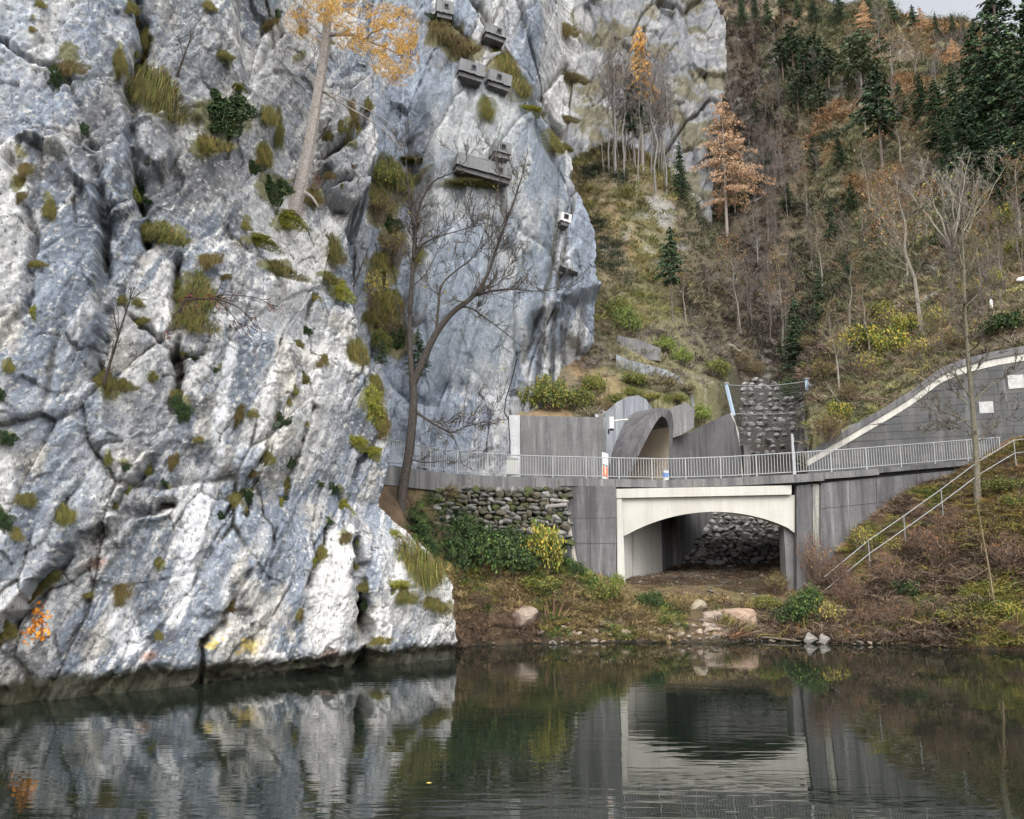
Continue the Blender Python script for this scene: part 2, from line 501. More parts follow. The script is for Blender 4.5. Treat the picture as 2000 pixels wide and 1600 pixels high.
def build_cliff_a():
    nu, nv = 640, 850
    S = []
    for px, py, Y in SIL_A:
        w = P(px, py, Y)
        m = np.array([[EA[0], QA[0]], [EA[1], QA[1]]])
        t, d = np.linalg.solve(m, np.array((w.x, w.y)) - OA)
        S.append((w.z, t, d))
    S = np.array(sorted(S))
    z = np.linspace(-1.0, 33.0, nv)
    tE = np.interp(z, S[:, 0], S[:, 1]) + 0.55 * fbm2(z * 0.55, z * 0 + 3, 5, 15, 0.6); dE = np.interp(z, S[:, 0], S[:, 2])
    u = np.linspace(0, 1, nu)
    u = u ** 0.92
    t = -17 + (tE[:, None] + 3.0 + 17) * u[None, :]
    Z = np.repeat(z[:, None], nu, 1)
    tEE = tE[:, None]; dEE = dE[:, None]
    over = np.maximum(t - tEE, 0)
    D0 = dEE * sstep(-9, 0, t - tEE)
    D0 = np.where(t < -2, D0 + 0.10 * (t + 2) ** 1.0 * 0.0, D0)
    D0 -= 0.03 * Z
    X0 = OA[0] + EA[0] * t + QA[0] * D0; Y0 = OA[1] + EA[1] * t + QA[1] * D0
    px, py = proj(X0, Y0, Z)
    wob = 17 * fbm2(px / 60, py / 60, 5, 91, 0.6); wob2 = 17 * fbm2(px / 60 + 7, py / 60 + 3, 5, 92, 0.6)
    cmod = np.clip(0.75 + 1.1 * fbm2(px / 90, py / 70, 3, 93), 0.05, 1.3)
    qx, qy = px + wob, py + wob2
    Dp = np.zeros(t.shape)
    polys = [([(455,-260),(470,40),(500,160),(575,290),(600,330),(640,372),(690,445),(705,520),(1000,520),(1000,-260)], -2.6, 16),
      ([(640,250),(655,120),(760,100),(770,330),(715,395),(700,380),(640,335)], 1.3, 14),
      ([(716,1320),(722,1150),(745,1000),(800,1020),(860,1085),(920,1150),(920,1320)], 0.5, 18),
      ([(-300,1228),(0,1228),(40,1180),(92,1112),(150,1048),(215,1030),(245,980),(300,880),(215,830),(200,600),(190,420),(120,300),(0,300),(-300,300)], 1.0, 9),
      ([(-300,-260),(285,-260),(272,60),(245,200),(255,420),(185,440),(135,330),(0,290),(-300,285)], 0.6, 10),
      ([(330,520),(480,480),(640,590),(690,620),(640,760),(560,900),(480,960),(350,860)], 0.7, 40),
      ([(588,1310),(606,1185),(648,1085),(690,1090),(716,1150),(690,1225),(672,1310)], 0.6, 9),
      ([(395,1195),(430,1000),(515,770),(565,700),(615,790),(570,1000),(505,1190)], 0.4, 10),
      ([(255,235),(330,225),(340,300),(315,340),(290,310),(258,290)], 0.6, 8),
      ([(265,345),(350,300),(345,360),(290,420),(262,430)], -0.7, 10),
      ([(140,300),(225,320),(240,400),(200,420),(150,380)], 0.5, 8),
      ([(350,190),(400,160),(395,240),(365,240)], 0.35, 6),
      ([(640,610),(690,600),(770,900),(740,985),(650,960),(600,840)], 0.35, 14),
      ([(420,1240),(600,1140),(610,1320),(380,1330)], 0.35, 12),
      ([(60,1180),(215,1060),(330,1010),(300,1200),(200,1320),(0,1340),(0,1240)], -0.5, 14)]
    for pts, off, soft in polys:
        Dp += off * sstep(-soft, soft, poly_sd(qx, qy, pts))
    cr = np.zeros(t.shape)
    for pts, w, d in [([(185,300),(205,420),(200,560),(208,640),(192,740)], 13, 1.6), ([(265,0),(282,80),(256,200),(262,330),(290,480)], 12, 1.1),
      ([(-20,1260),(60,1183),(130,1092),(180,1048),(330,985)], 13, 1.2), ([(698,1070),(706,1180),(712,1320)], 13, 2.0), ([(352,520),(340,620),(347,760),(330,880)], 10, 0.9),
      ([(430,1000),(480,960),(520,870),(562,740)], 6, 0.5), ([(620,590),(590,650),(562,700)], 7, 0.4), ([(745,190),(700,235),(640,262)], 13, 1.4),
      ([(570,1250),(600,1172),(640,1050),(700,930),(745,850)], 7, 0.7), ([(390,1340),(400,1255),(440,1190),(490,1120)], 8, 0.8), ([(120,1010),(200,880),(330,830)], 6, 0.5),
      ([(0,700),(60,620),(75,480),(30,340)], 10, 0.7), ([(560,0),(470,150),(440,300)], 7, 0.5), ([(640,700),(560,790),(480,1000)], 6, 0.4), ([(220,1000),(330,870),(345,760)], 9, 0.7),
      ([(610,800),(560,960),(520,1130)], 6, 0.4), ([(700,385),(640,340),(690,320)], 8, 0.8), ([(260,620),(350,700),(430,690)], 5, 0.3), ([(10,90),(130,170),(200,330)], 6, 0.4)]:
        e = np.exp(-(seg_dist(qx, qy, pts) / (w * 0.8)) ** 2) * cmod
        Dp -= d * e; cr = np.maximum(cr, e)
    a = t * 0.42 + Z * 0.91; b = t * 0.91 - Z * 0.42
    Dd, tone, crack = rock_detail(a, b, [(3.4, 0.45, 2.0), (1.35, 0.26, 3.2), (0.62, 0.15, 2.6), (0.30, 0.075, 2.0), (0.15, 0.04, 1.6)], 11)
    fine = 0.09 * fbm2(a * 0.7, b * 2.2, 6, 41, 0.62)
    mossm = np.zeros(t.shape)
    for x, y, rx, ry, k in MOSS_A:
        mossm = np.maximum(mossm, sstep(1.15, 0.45, np.hypot((qx - x) / rx, (qy - y) / ry)))
    amp = 1.0 - 0.5 * mossm
    D = D0 + Dp * 0.85 + (Dd * 0.72 + fine) * amp + 0.12 * mossm
    D -= 0.35 * sstep(0.75, 0.25, Z)                       # undercut at the waterline
    D -= 9.0 * over
    X = OA[0] + EA[0] * t + QA[0] * D; Y = OA[1] + EA[1] * t + QA[1] * D
    Zd = Z + 0.12 * fbm2(t * 1.3, Z * 1.3, 3, 77)
    # colour of the rock itself
    n1 = fbm2(b * 0.55, a * 0.16, 5, 61, 0.55); n2 = fbm2(t * 0.9, Z * 0.75, 5, 62, 0.6); n3 = fbm2(b * 4.0, a * 0.6, 4, 63, 0.6); sp = fbm2(t * 7, Z * 7, 4, 64, 0.7)
    st = fbm2(b * 1.5, a * 0.12, 5, 59, 0.6); st2 = fbm2(b * 4.5 + 3, a * 0.22, 4, 58, 0.6); run = fbm2(t * 3.0, Z * 0.12, 4, 57, 0.6)
    c = np.zeros(t.shape + (3,)) + MID
    c = mixc(c, BLUE, sstep(-0.06, 0.06, n1 + 0.45 * tone + 0.4 * st + 0.2 * st2 + 0.1 * sp))
    c = mixc(c, BLUE * 0.72, 0.8 * sstep(0.16, 0.3, 0.6 * n1 + 0.7 * st + 0.3 * tone + 0.15 * sp))
    c = mixc(c, PALE, sstep(0.14, 0.25, -n1 + 0.35 * n2 - 0.45 * tone + 0.5 * st2 - 0.3 * st + 0.3 * sp))
    c = mixc(c, PALE * 1.05, 0.75 * sstep(0.24, 0.34, st2 + 0.5 * run + 0.2 * sp))
    c = mixc(c, BLUE * 0.8, 0.65 * sstep(0.26, 0.38, run - 0.3 * n2 + 0.2 * sp))
    c = mixc(c, WARM, 0.5 * sstep(0.2, 0.4, fbm2(t * 0.7 + 9, Z * 0.6, 4, 65) + 0.25 * sp))
    c = mixc(c, DARK, 0.75 * sstep(0.26, 0.40, fbm2(t * 1.1 + 4, Z * 0.8, 5, 66, 0.6) + 0.35 * sp + 0.2 * n3))
    for pts, w, cc, k in [([(447,685),(432,800),(425,905)], 15, (0.72,0.73,0.75), 1), ([(402,930),(372,1050),(340,1215)], 24, (0.70,0.71,0.73), 0.95), ([(662,1080),(640,1160),(640,1280)], 42, (0.70,0.69,0.68), 0.9),
       ([(20,320),(30,430),(20,560)], 40, PALE * 1.1, 0.7), ([(0,780),(10,900),(0,1050)], 28, PALE * 1.08, 0.8), ([(235,1180),(245,1260)], 28, (0.70,0.71,0.74), 0.9), ([(540,620),(600,650)], 45, PALE, 0.6),
       ([(520,420),(600,560)], 55, PALE, 0.6), ([(430,380),(540,300)], 40, PALE, 0.5), ([(250,640),(330,560)], 40, PALE * 0.95, 0.6), ([(640,700),(590,870)], 30, PALE, 0.5),
       ([(320,40),(420,130),(330,200)], 75, MID * 0.8, 0.6), ([(300,330),(440,340)], 70, MID * 0.75, 0.6), ([(200,200),(170,330)], 55, MID * 0.8, 0.55), ([(560,60),(540,220)], 55, MID * 0.95, 0.6), ([(690,140),(700,320)], 50, MID * 0.95, 0.6), ([(250,820),(220,960)], 45, MID * 0.9, 0.5), ([(330,700),(290,800)], 35, MID * 0.85, 0.5), ([(650,740),(640,900)], 35, MID * 1.0, 0.5), ([(800,1200),(770,1080)], 50, PALE * 0.85, 0.5),
       ([(115,520),(95,700),(70,830)], 55, BLUE * 1.15, 0.75), ([(485,900),(445,1050),(400,1180),(372,1290)], 34, BLUE * 1.2, 0.85), ([(565,980),(535,1110)], 34, BLUE * 1.1, 0.8),
       ([(230,40),(120,190),(40,240)], 80, BLUE * 1.3, 0.6), ([(180,840),(120,1000),(50,1110)], 62, BLUE * 1.05, 0.7), ([(472,640),(462,780)], 15, BLUE * 0.85, 0.8), ([(440,330),(320,400)], 42, DARK * 1.2, 0.7),
       ([(200,230),(190,330)], 30, DARK * 1.3, 0.6), ([(40,20),(20,140)], 50, BLUE * 1.5, 0.6), ([(680,200),(690,340)], 40, MID * 1.1, 0.6)]:
        d = seg_dist(qx, qy, pts)
        c = mixc(c, cc, k * sstep(1.2, 0.55, d / w + 0.35 * n3 + 0.12 * sp))
    yl = sstep(1.1, 0.5, np.hypot((qx - 452) / 62, (qy - 1252) / 42)) * sstep(0.0, 0.25, fbm2(px / 16, py / 16, 4, 71))
    c = mixc(c, (0.60, 0.47, 0.12), 0.9 * yl)
    for x, y, rx, ry in ((290,1292,22,16),(640,1275,28,14),(180,1100,30,20),(585,385,18,40),(632,325,10,30)):
        c = mixc(c, (0.40, 0.22, 0.15), 0.7 * sstep(1.2, 0.3, np.hypot((qx - x) / rx, (qy - y) / ry) + 0.4 * sp))
    c *= (1 + 0.26 * n3 + 0.26 * sp)[..., None]
    lich = sstep(0.34, 0.5, fbm2(t * 9, Z * 9, 3, 68, 0.6) + 0.15 * n2)
    c = mixc(c, (0.66, 0.65, 0.60), 0.7 * lich)
    pit = sstep(0.36, 0.52, fbm2(t * 8 + 5, Z * 8, 3, 69, 0.6) + 0.1 * n1)
    c = mixc(c, (0.12, 0.12, 0.12), 0.6 * pit)
    soilm = np.clip(sstep(0.55, 0.95, np.maximum(cr * 0.9, crack * 0.95) + 0.3 * fbm2(t, Z, 3, 81)), 0, 1)
    c = mixc(c, (0.06, 0.056, 0.045), 0.85 * soilm)               # near-black colour laid along the cracks and joints
    c = mixc(c, (0.14, 0.135, 0.045), 0.85 * sstep(0.3, 0.8, mossm + 0.7 * sp))
    wl = sstep(0.75, 0.5, Z + 0.22 * n2 + 0.12 * sp)
    c = mixc(c, (0.035, 0.034, 0.018), 0.95 * wl)                # wet algae line above the water
    c = np.clip(c, 0.01, 0.85)
    global CRK
    mk = (cr > 0.55) & (t < tEE - 0.3) & (Z > 1.2) & (px > 5) & (py > 5)
    CRK = np.stack([px[mk], py[mk]], -1)
    V = np.stack([X, Y, Zd], -1).reshape(-1, 3)
    me = np_mesh('limestone_cliff', V, grid_faces(nu, nv), c.reshape(-1, 3), smooth=False)
    o = link('limestone_cliff', me, M['rock'])
    tag(o, 'tall pale grey limestone cliff rising straight from the river, with grassy ledges', 'cliff', kind='structure')
    return V
VA = build_cliff_a()

MOSS_B = [(868,65,38,26,'b'),(905,95,40,22,'b'),(985,128,34,34,'g'),(1012,172,26,26,'g'),(1042,212,30,11,'y'),(860,40,26,14,'d'),(770,345,38,38,'g'),
  (745,395,30,30,'g'),(765,440,30,22,'d'),(800,322,48,10,'g'),(745,520,30,30,'g'),(760,590,26,34,'g'),(950,220,18,26,'g'),(905,365,50,10,'g'),(1080,280,22,26,'g'),
  (1135,170,28,16,'b'),(1140,30,26,26,'b'),(1145,200,20,12,'b'),(1118,275,14,8,'g'),(780,660,30,30,'d'),(735,620,22,26,'g'),(820,500,14,20,'g')]
OB = np.array((0.0, 47.5)); EB = np.array((0.86, 0.51)); QB = np.array((0.12, -0.993))
SIL_B = [(1135,1000,52.5),(1140,800,52.5),(1150,740,53),(1140,700,53),(1168,650,53.5),(1183,580,53.7),(1168,500,54),(1160,400,54.5),(1122,335,55),(1108,250,55.5),(1118,180,56),(1142,70,56.5),(1135,0,57),(1120,-220,58)]
def build_cliff_b():
    nu, nv = 440, 680
    S = []
    for px, py, Y in SIL_B:
        w = P(px, py, Y)
        t, d = np.linalg.solve(np.array([[EB[0], QB[0]], [EB[1], QB[1]]]), np.array((w.x, w.y)) - OB)
        S.append((w.z, t, d))
    S = np.array(sorted(S))
    z = np.linspace(5.0, 56.0, nv)
    tE = np.interp(z, S[:, 0], S[:, 1]) + 0.8 * fbm2(z * 0.4, z * 0 + 3, 5, 215, 0.6); dE = np.interp(z, S[:, 0], S[:, 2])
    t = -16 + (tE[:, None] + 2.5 + 16) * np.linspace(0, 1, nu)[None, :]
    Z = np.repeat(z[:, None], nu, 1); over = np.maximum(t - tE[:, None], 0)
    D0 = dE[:, None] * sstep(-5, 0, t - tE[:, None]) - 0.06 * np.maximum(Z - 8, 0)
    X0 = OB[0] + EB[0] * t + QB[0] * D0; Y0 = OB[1] + EB[1] * t + QB[1] * D0
    px, py = proj(X0, Y0, Z)
    qx = px + 8 * fbm2(px / 40, py / 40, 4, 191); qy = py + 8 * fbm2(px / 40 + 7, py / 40 + 3, 4, 192)
    D = D0.copy()
    for pts, off, soft in [([(600,-100),(850,-100),(820,180),(840,400),(800,560),(790,900),(600,900)], -1.6, 25), ([(820,190),(900,150),(1000,180),(1060,260),(1090,420),(1060,600),(1000,760),(840,760),(850,400)], 0.5, 40),
        ([(1040,620),(1190,560),(1190,760),(1000,770)], -1.6, 14), ([(1000,760),(1045,640),(1060,560),(1075,640),(1040,780)], 0.8, 8), ([(1100,500),(1130,480),(1180,560),(1170,660),(1140,690),(1105,600)], 0.9, 10),
        ([(940,-50),(1110,-50),(1110,230),(1060,230),(1000,150)], -0.5, 16), ([(980,780),(1000,700),(1010,900),(800,900),(860,780)], 0.4, 18)]:
        D += off * sstep(-soft, soft, poly_sd(qx, qy, pts))
    cr = np.zeros(t.shape)
    for pts, w, d in [([(930,0),(985,100),(1070,225),(1100,260)], 9, 0.9), ([(1090,420),(1070,560),(1030,700)], 8, 0.7), ([(1120,380),(1105,480),(1090,560)], 7, 0.6), ([(800,250),(810,420)], 8, 0.5), ([(1100,130),(1060,180)], 7, 0.6)]:
        e = np.exp(-(seg_dist(qx, qy, pts) / w) ** 2); D -= d * e; cr = np.maximum(cr, e)
    a = t * 0.2 + Z * 0.98; b = t * 0.98 - Z * 0.2
    Dd, tone, crack = rock_detail(a, b, [(5.0, 0.6, 2.2), (2.0, 0.35, 3.4), (0.9, 0.2, 3.0), (0.42, 0.10, 2.2)], 211)
    fine = 0.16 * fbm2(a * 0.6, b * 1.6, 5, 241, 0.6)
    mossm = np.zeros(t.shape)
    for x, y, rx, ry, k in MOSS_B:
        mossm = np.maximum(mossm, sstep(1.35, 0.7, np.hypot((qx - x) / rx, (qy - y) / ry)))
    D += (Dd * 0.85 + fine) * (1 - 0.4 * mossm) - 9.0 * over
    X = OB[0] + EB[0] * t + QB[0] * D; Y = OB[1] + EB[1] * t + QB[1] * D
    n1 = fbm2(b * 0.4, a * 0.12, 5, 261, 0.55); n2 = fbm2(t * 0.6, Z * 0.5, 5, 262, 0.6); n3 = fbm2(b * 2.4, a * 0.3, 4, 263, 0.6); sp = fbm2(t * 4, Z * 4, 4, 264, 0.7)
    c = np.zeros(t.shape + (3,)) + MID * 1.12
    st = fbm2(b * 1.3, a * 0.10, 5, 259, 0.6)
    c = mixc(c, BLUE * 1.2, sstep(-0.05, 0.22, n1 + 0.4 * tone + 0.5 * st))
    c = mixc(c, PALE * 0.95, 0.9 * sstep(0.04, 0.26, -n1 + 0.4 * n2 - 0.35 * tone + 0.55 * st + 0.25 * sp))
    for pts, w, cc, k in [([(950,200),(960,330)], 60, PALE, 0.7), ([(930,300),(1000,400)], 35, PALE * 1.05, 0.6), ([(720,480),(750,640)], 60, BLUE * 0.8, 0.7), ([(820,200),(800,320),(870,330)], 38, BLUE * 0.9, 0.7),
        ([(1070,240),(1085,320)], 24, BLUE * 1.1, 0.8), ([(900,480),(940,640)], 70, BLUE * 1.5, 0.6), ([(830,720),(850,800)], 40, BLUE * 1.0, 0.6), ([(1130,0),(1090,100),(1085,200)], 40, PALE * 0.95, 0.5),
        ([(1090,600),(1088,740)], 6, DARK, 0.9), ([(1110,610),(1112,720)], 7, DARK * 1.1, 0.8), ([(1062,640),(1060,730)], 7, DARK * 1.2, 0.8), ([(1145,600),(1140,680)], 10, DARK * 1.3, 0.7), ([(1076,600),(1074,740)], 6, PALE, 0.8),
        ([(1128,600),(1130,730)], 6, PALE, 0.8), ([(1020,650),(1040,740)], 12, PALE, 0.7), ([(960,730),(985,820)], 25, PALE, 0.6), ([(1085,400),(1100,520)], 20, PALE, 0.5), ([(830,30),(860,110)], 30, DARK * 1.6, 0.6)]:
        c = mixc(c, cc, k * sstep(1.2, 0.55, seg_dist(qx, qy, pts) / w + 0.35 * n3 + 0.12 * sp))
    c *= (0.95 + 0.26 * n3 + 0.30 * sp + 0.16 * fbm2(t * 11, Z * 9, 3, 271, 0.7))[..., None]
    c = mixc(c, (0.13, 0.13, 0.135), 0.55 * sstep(0.3, 0.5, fbm2(t * 5 + 5, Z * 4, 3, 269, 0.6)))
    c = mixc(c, (0.09, 0.085, 0.06), 0.7 * sstep(0.55, 0.95, np.maximum(cr, crack * 0.7) + 0.25 * n2))
    c = mixc(c, (0.13, 0.115, 0.045), 0.85 * sstep(0.25, 0.75, mossm + 0.3 * sp))
    V = np.stack([X, Y, Z + 0.15 * fbm2(t, Z, 3, 277)], -1)
    me = np_mesh('cliff_behind_road', V.reshape(-1, 3), grid_faces(nu, nv), np.clip(c, 0.01, 0.85).reshape(-1, 3))
    o = link('cliff_behind_road', me, M['rock'])
    tag(o, 'blue grey limestone cliff behind the road, hung with rockfall netting', 'cliff', kind='structure')
    return V, qx, qy
VB3, BQX, BQY = build_cliff_b()
VB = VB3.reshape(-1, 3)

def build_cliff_c():
    nu, nv = 260, 360
    sil = [(1380,520,98),(1395,330,100),(1415,220,101),(1424,140,102),(1420,60,103),(1396,0,104),(1370,-200,106)]
    O = np.array((7.0, 89.0)); E = np.array((0.93, 0.37)); Q = np.array((0.15, -0.989))
    S = []
    for px, py, Y in sil:
        w = P(px, py, Y)
        t, d = np.linalg.solve(np.array([[E[0], Q[0]], [E[1], Q[1]]]), np.array((w.x, w.y)) - O)
        S.append((w.z, t, d))
    S = np.array(sorted(S))
    z = np.linspace(26, 100, nv)
    tE = np.interp(z, S[:, 0], S[:, 1]) + 0.9 * fbm2(z * 0.3, z * 0 + 3, 5, 315, 0.6); dE = np.interp(z, S[:, 0], S[:, 2])
    t = -8 + (tE[:, None] + 2.0 + 8) * np.linspace(0, 1, nu)[None, :]
    Z = np.repeat(z[:, None], nu, 1); over = np.maximum(t - tE[:, None], 0)
    D = dE[:, None] * sstep(-6, 0, t - tE[:, None]) - 0.18 * (Z - 30)
    D -= dE[:, None] * 0 - 0.18 * (Z - 30) * sstep(-5, 0, t - tE[:, None])
    a = t * 0.25 + Z * 0.97; b = t * 0.97 - Z * 0.25
    Dd, tone, crack = rock_detail(a, b, [(8, 1.0, 2.2), (3.4, 0.7, 2.8), (1.5, 0.4, 2.4), (0.7, 0.2, 2.0)], 311)
    D += Dd - 4 * over
    n1 = fbm2(b * 0.35, a * 0.12, 5, 361); n2 = fbm2(t * 0.5, Z * 0.4, 5, 362, 0.6); sp = fbm2(t * 2.5, Z * 2.5, 4, 364, 0.7)
    c = np.zeros(t.shape + (3,)) + MID
    c = mixc(c * 0.68, PALE * 0.58, 0.85 * sstep(-0.1, 0.3, n2 + 0.3 * tone + 0.3 * sp))
    c = mixc(c, DARK * 1.2, 0.75 * sstep(0.08, 0.4, n1 + 0.4 * sp))
    c = mixc(c, (0.14, 0.125, 0.07), 0.8 * sstep(0.08, 0.28, fbm2(t * 0.3, Z * 0.4, 4, 366) + 0.4 * sp))
    c = mixc(c, (0.09, 0.085, 0.07), 0.7 * sstep(0.5, 0.9, crack + 0.2 * n2))
    c *= (1 + 0.25 * sp)[..., None]
    V = np.stack([O[0] + E[0] * t + Q[0] * D, O[1] + E[1] * t + Q[1] * D, Z], -1).reshape(-1, 3)
    o = link('cliff_above_forest', np_mesh('cliff_above_forest', V, grid_faces(nu, nv), np.clip(c, 0.01, 0.85).reshape(-1, 3)), M['rock'])
    tag(o, 'far pale rock wall standing above the bare tree trunks', 'cliff', kind='structure')
    return V
VC = build_cliff_c()

def surf_at(V, px, py, rad=5.0):
    """nearest point of a built surface that lies under a photograph pixel"""
    k = id(V)
    if k not in surf_at.cache: surf_at.cache[k] = proj(V[:, 0], V[:, 1], V[:, 2])
    X, Y = surf_at.cache[k]
    for r in (rad, rad * 2, rad * 4, rad * 9, rad * 20):
        m = np.where((np.abs(X - px) < r) & (np.abs(Y - py) < r))[0]
        if len(m): break
    return Vector(V[m[np.argmin(V[m, 1])]])
surf_at.cache = {}

# ------------------------------------------------------------------ valley side and mountain slope
TC = [(1205,783,51.2),(1235,774,52.6),(1262,778,54.2),(1000,800,49.6),(1100,795,50.2),(1190,800,51.5),(1000,760,52),(1100,745,53),(1200,740,54.5),(1200,690,56),(1300,735,57),(1390,770,58.5),(1190,600,60),(1260,560,62),(1240,450,67),
 (1190,400,70),(1280,328,76),(1190,335,74),(1350,345,79),(1400,470,76),(1440,590,71),(1420,690,64),(1470,730,64),(1490,760,62.5),(1500,650,69),(1490,560,76),(1472,420,92),(1455,300,108),(1442,200,132),
 (1432,100,152),(1426,30,168),(1600,700,61),(1600,850,53.4),(1700,812,51.8),(1700,690,57),(1850,708,50.3),(2000,672,48.6),(2000,550,54),(1900,550,58),(1800,580,60),(1650,560,69),(1560,540,76),(1550,400,94),
 (1530,250,117),(1500,120,142),(1480,30,158),(1700,400,86),(1700,250,107),(1650,100,132),(1620,10,150),(1800,400,77),(1900,400,70),(2000,400,65),(1850,250,97),(2000,250,84),(1800,110,125),(1890,62,140),(2000,120,110),(1760,25,148),
 (2200,640,44),(2200,400,60),(2200,200,84),(1100,420,72),(1100,300,80)]
tcp = [P(*c) for c in TC]
tcw = [(v.x, v.y, v.z) for v in tcp]
for px, py, Y, f_, dz in ((1890,62,140,1.5,-30),(1760,25,148,1.4,4),(2000,120,110,1.5,0),(1620,10,150,1.4,25),(1480,30,158,1.35,35),(2200,200,84,1.6,5)):
    v = P(px, py, Y); tcw.append((v.x * f_, v.y * f_, v.z + dz))
tcw += [(0, 47.6, 11.8), (4.5, 47.6, 11.8), (-14, 62, 18), (-14, 90, 26), (0, 120, 60)]
tcw = np.array(tcw)
def _tps(d): return np.where(d > 1e-9, d * d * np.log(d + 1e-12), 0)
_n = len(tcw); _A = np.zeros((_n + 3, _n + 3))
_A[:_n, :_n] = _tps(np.hypot(tcw[:, 0][:, None] - tcw[:, 0], tcw[:, 1][:, None] - tcw[:, 1])) + np.eye(_n) * 25.0
_A[:_n, _n] = 1; _A[:_n, _n + 1:] = tcw[:, :2]; _A[_n:, :_n] = _A[:_n, _n:].T
_w = np.linalg.solve(_A, np.concatenate([tcw[:, 2], np.zeros(3)]))
RAV = [tuple(P(x, y, Yq))[:2] for x, y, Yq in ((1492,760,62.5),(1500,650,69),(1490,560,76),(1472,420,92),(1455,300,108),(1442,200,132),(1432,100,152),(1426,30,168))]
def terr(X, Y):
    X = np.asarray(X, float); Y = np.asarray(Y, float)
    z = _w[_n] + _w[_n + 1] * X + _w[_n + 2] * Y
    for i in range(_n):
        z = z + _w[i] * _tps(np.hypot(X - tcw[i, 0], Y - tcw[i, 1]))
    k = np.clip((Y - 49) / 60, 0.06, 1.0)
    z = z + k * (2.4 * fbm2(X / 11, Y / 14, 5, 401, 0.55) + 3.4 * (ridge2((X - 0.25 * Y) / 13, (Y + X) / 70, 4, 405) - 0.2))
    dr = seg_dist(X, Y, RAV)
    z = z - np.clip((Y - 62) / 20, 0, 1) * 8.0 * np.exp(-(dr / (3.5 + 0.04 * Y)) ** 2)
    cl = np.interp(Y, [50, 56.5, 60, 66, 72], [8.5, 13.2, 15.8, 18.0, 20]); cw = np.interp(Y, [50, 52, 60, 66, 72], [18, 18, 20.5, 23, 24])
    inch = sstep(-0.6, 0.2, X - cl) * sstep(0.6, -0.2, X - cw) * sstep(69.0, 66.5, Y)
    zr = ramp_z(Y) - 0.5
    return z * (1 - inch) + zr * inch
def ramp_z(Y): return np.interp(Y, [50, 52, 56.5, 60, 66, 72], [2.9, 3.0, 6.3, 10.0, 16.5, 22.5])
def hit(px, py, y0=49.0, y1=230.0):
    """where the view through a photograph pixel meets the slope"""
    Y = np.exp(np.linspace(math.log(y0), math.log(y1), 700))
    u, v = (px - 1000.0) / F, (800.0 - py) / F
    t = Y / (CP - v * SP)
    X, Z = u * t, CH + t * (SP + v * CP)
    g = terr(X, Y) - Z
    m = np.where(g > 0)[0]
    if len(m) == 0: i = int(np.argmax(g))
    else: i = int(m[0])
    return Vector((X[i], Y[i], float(terr(X[i:i+1], Y[i:i+1])[0])))
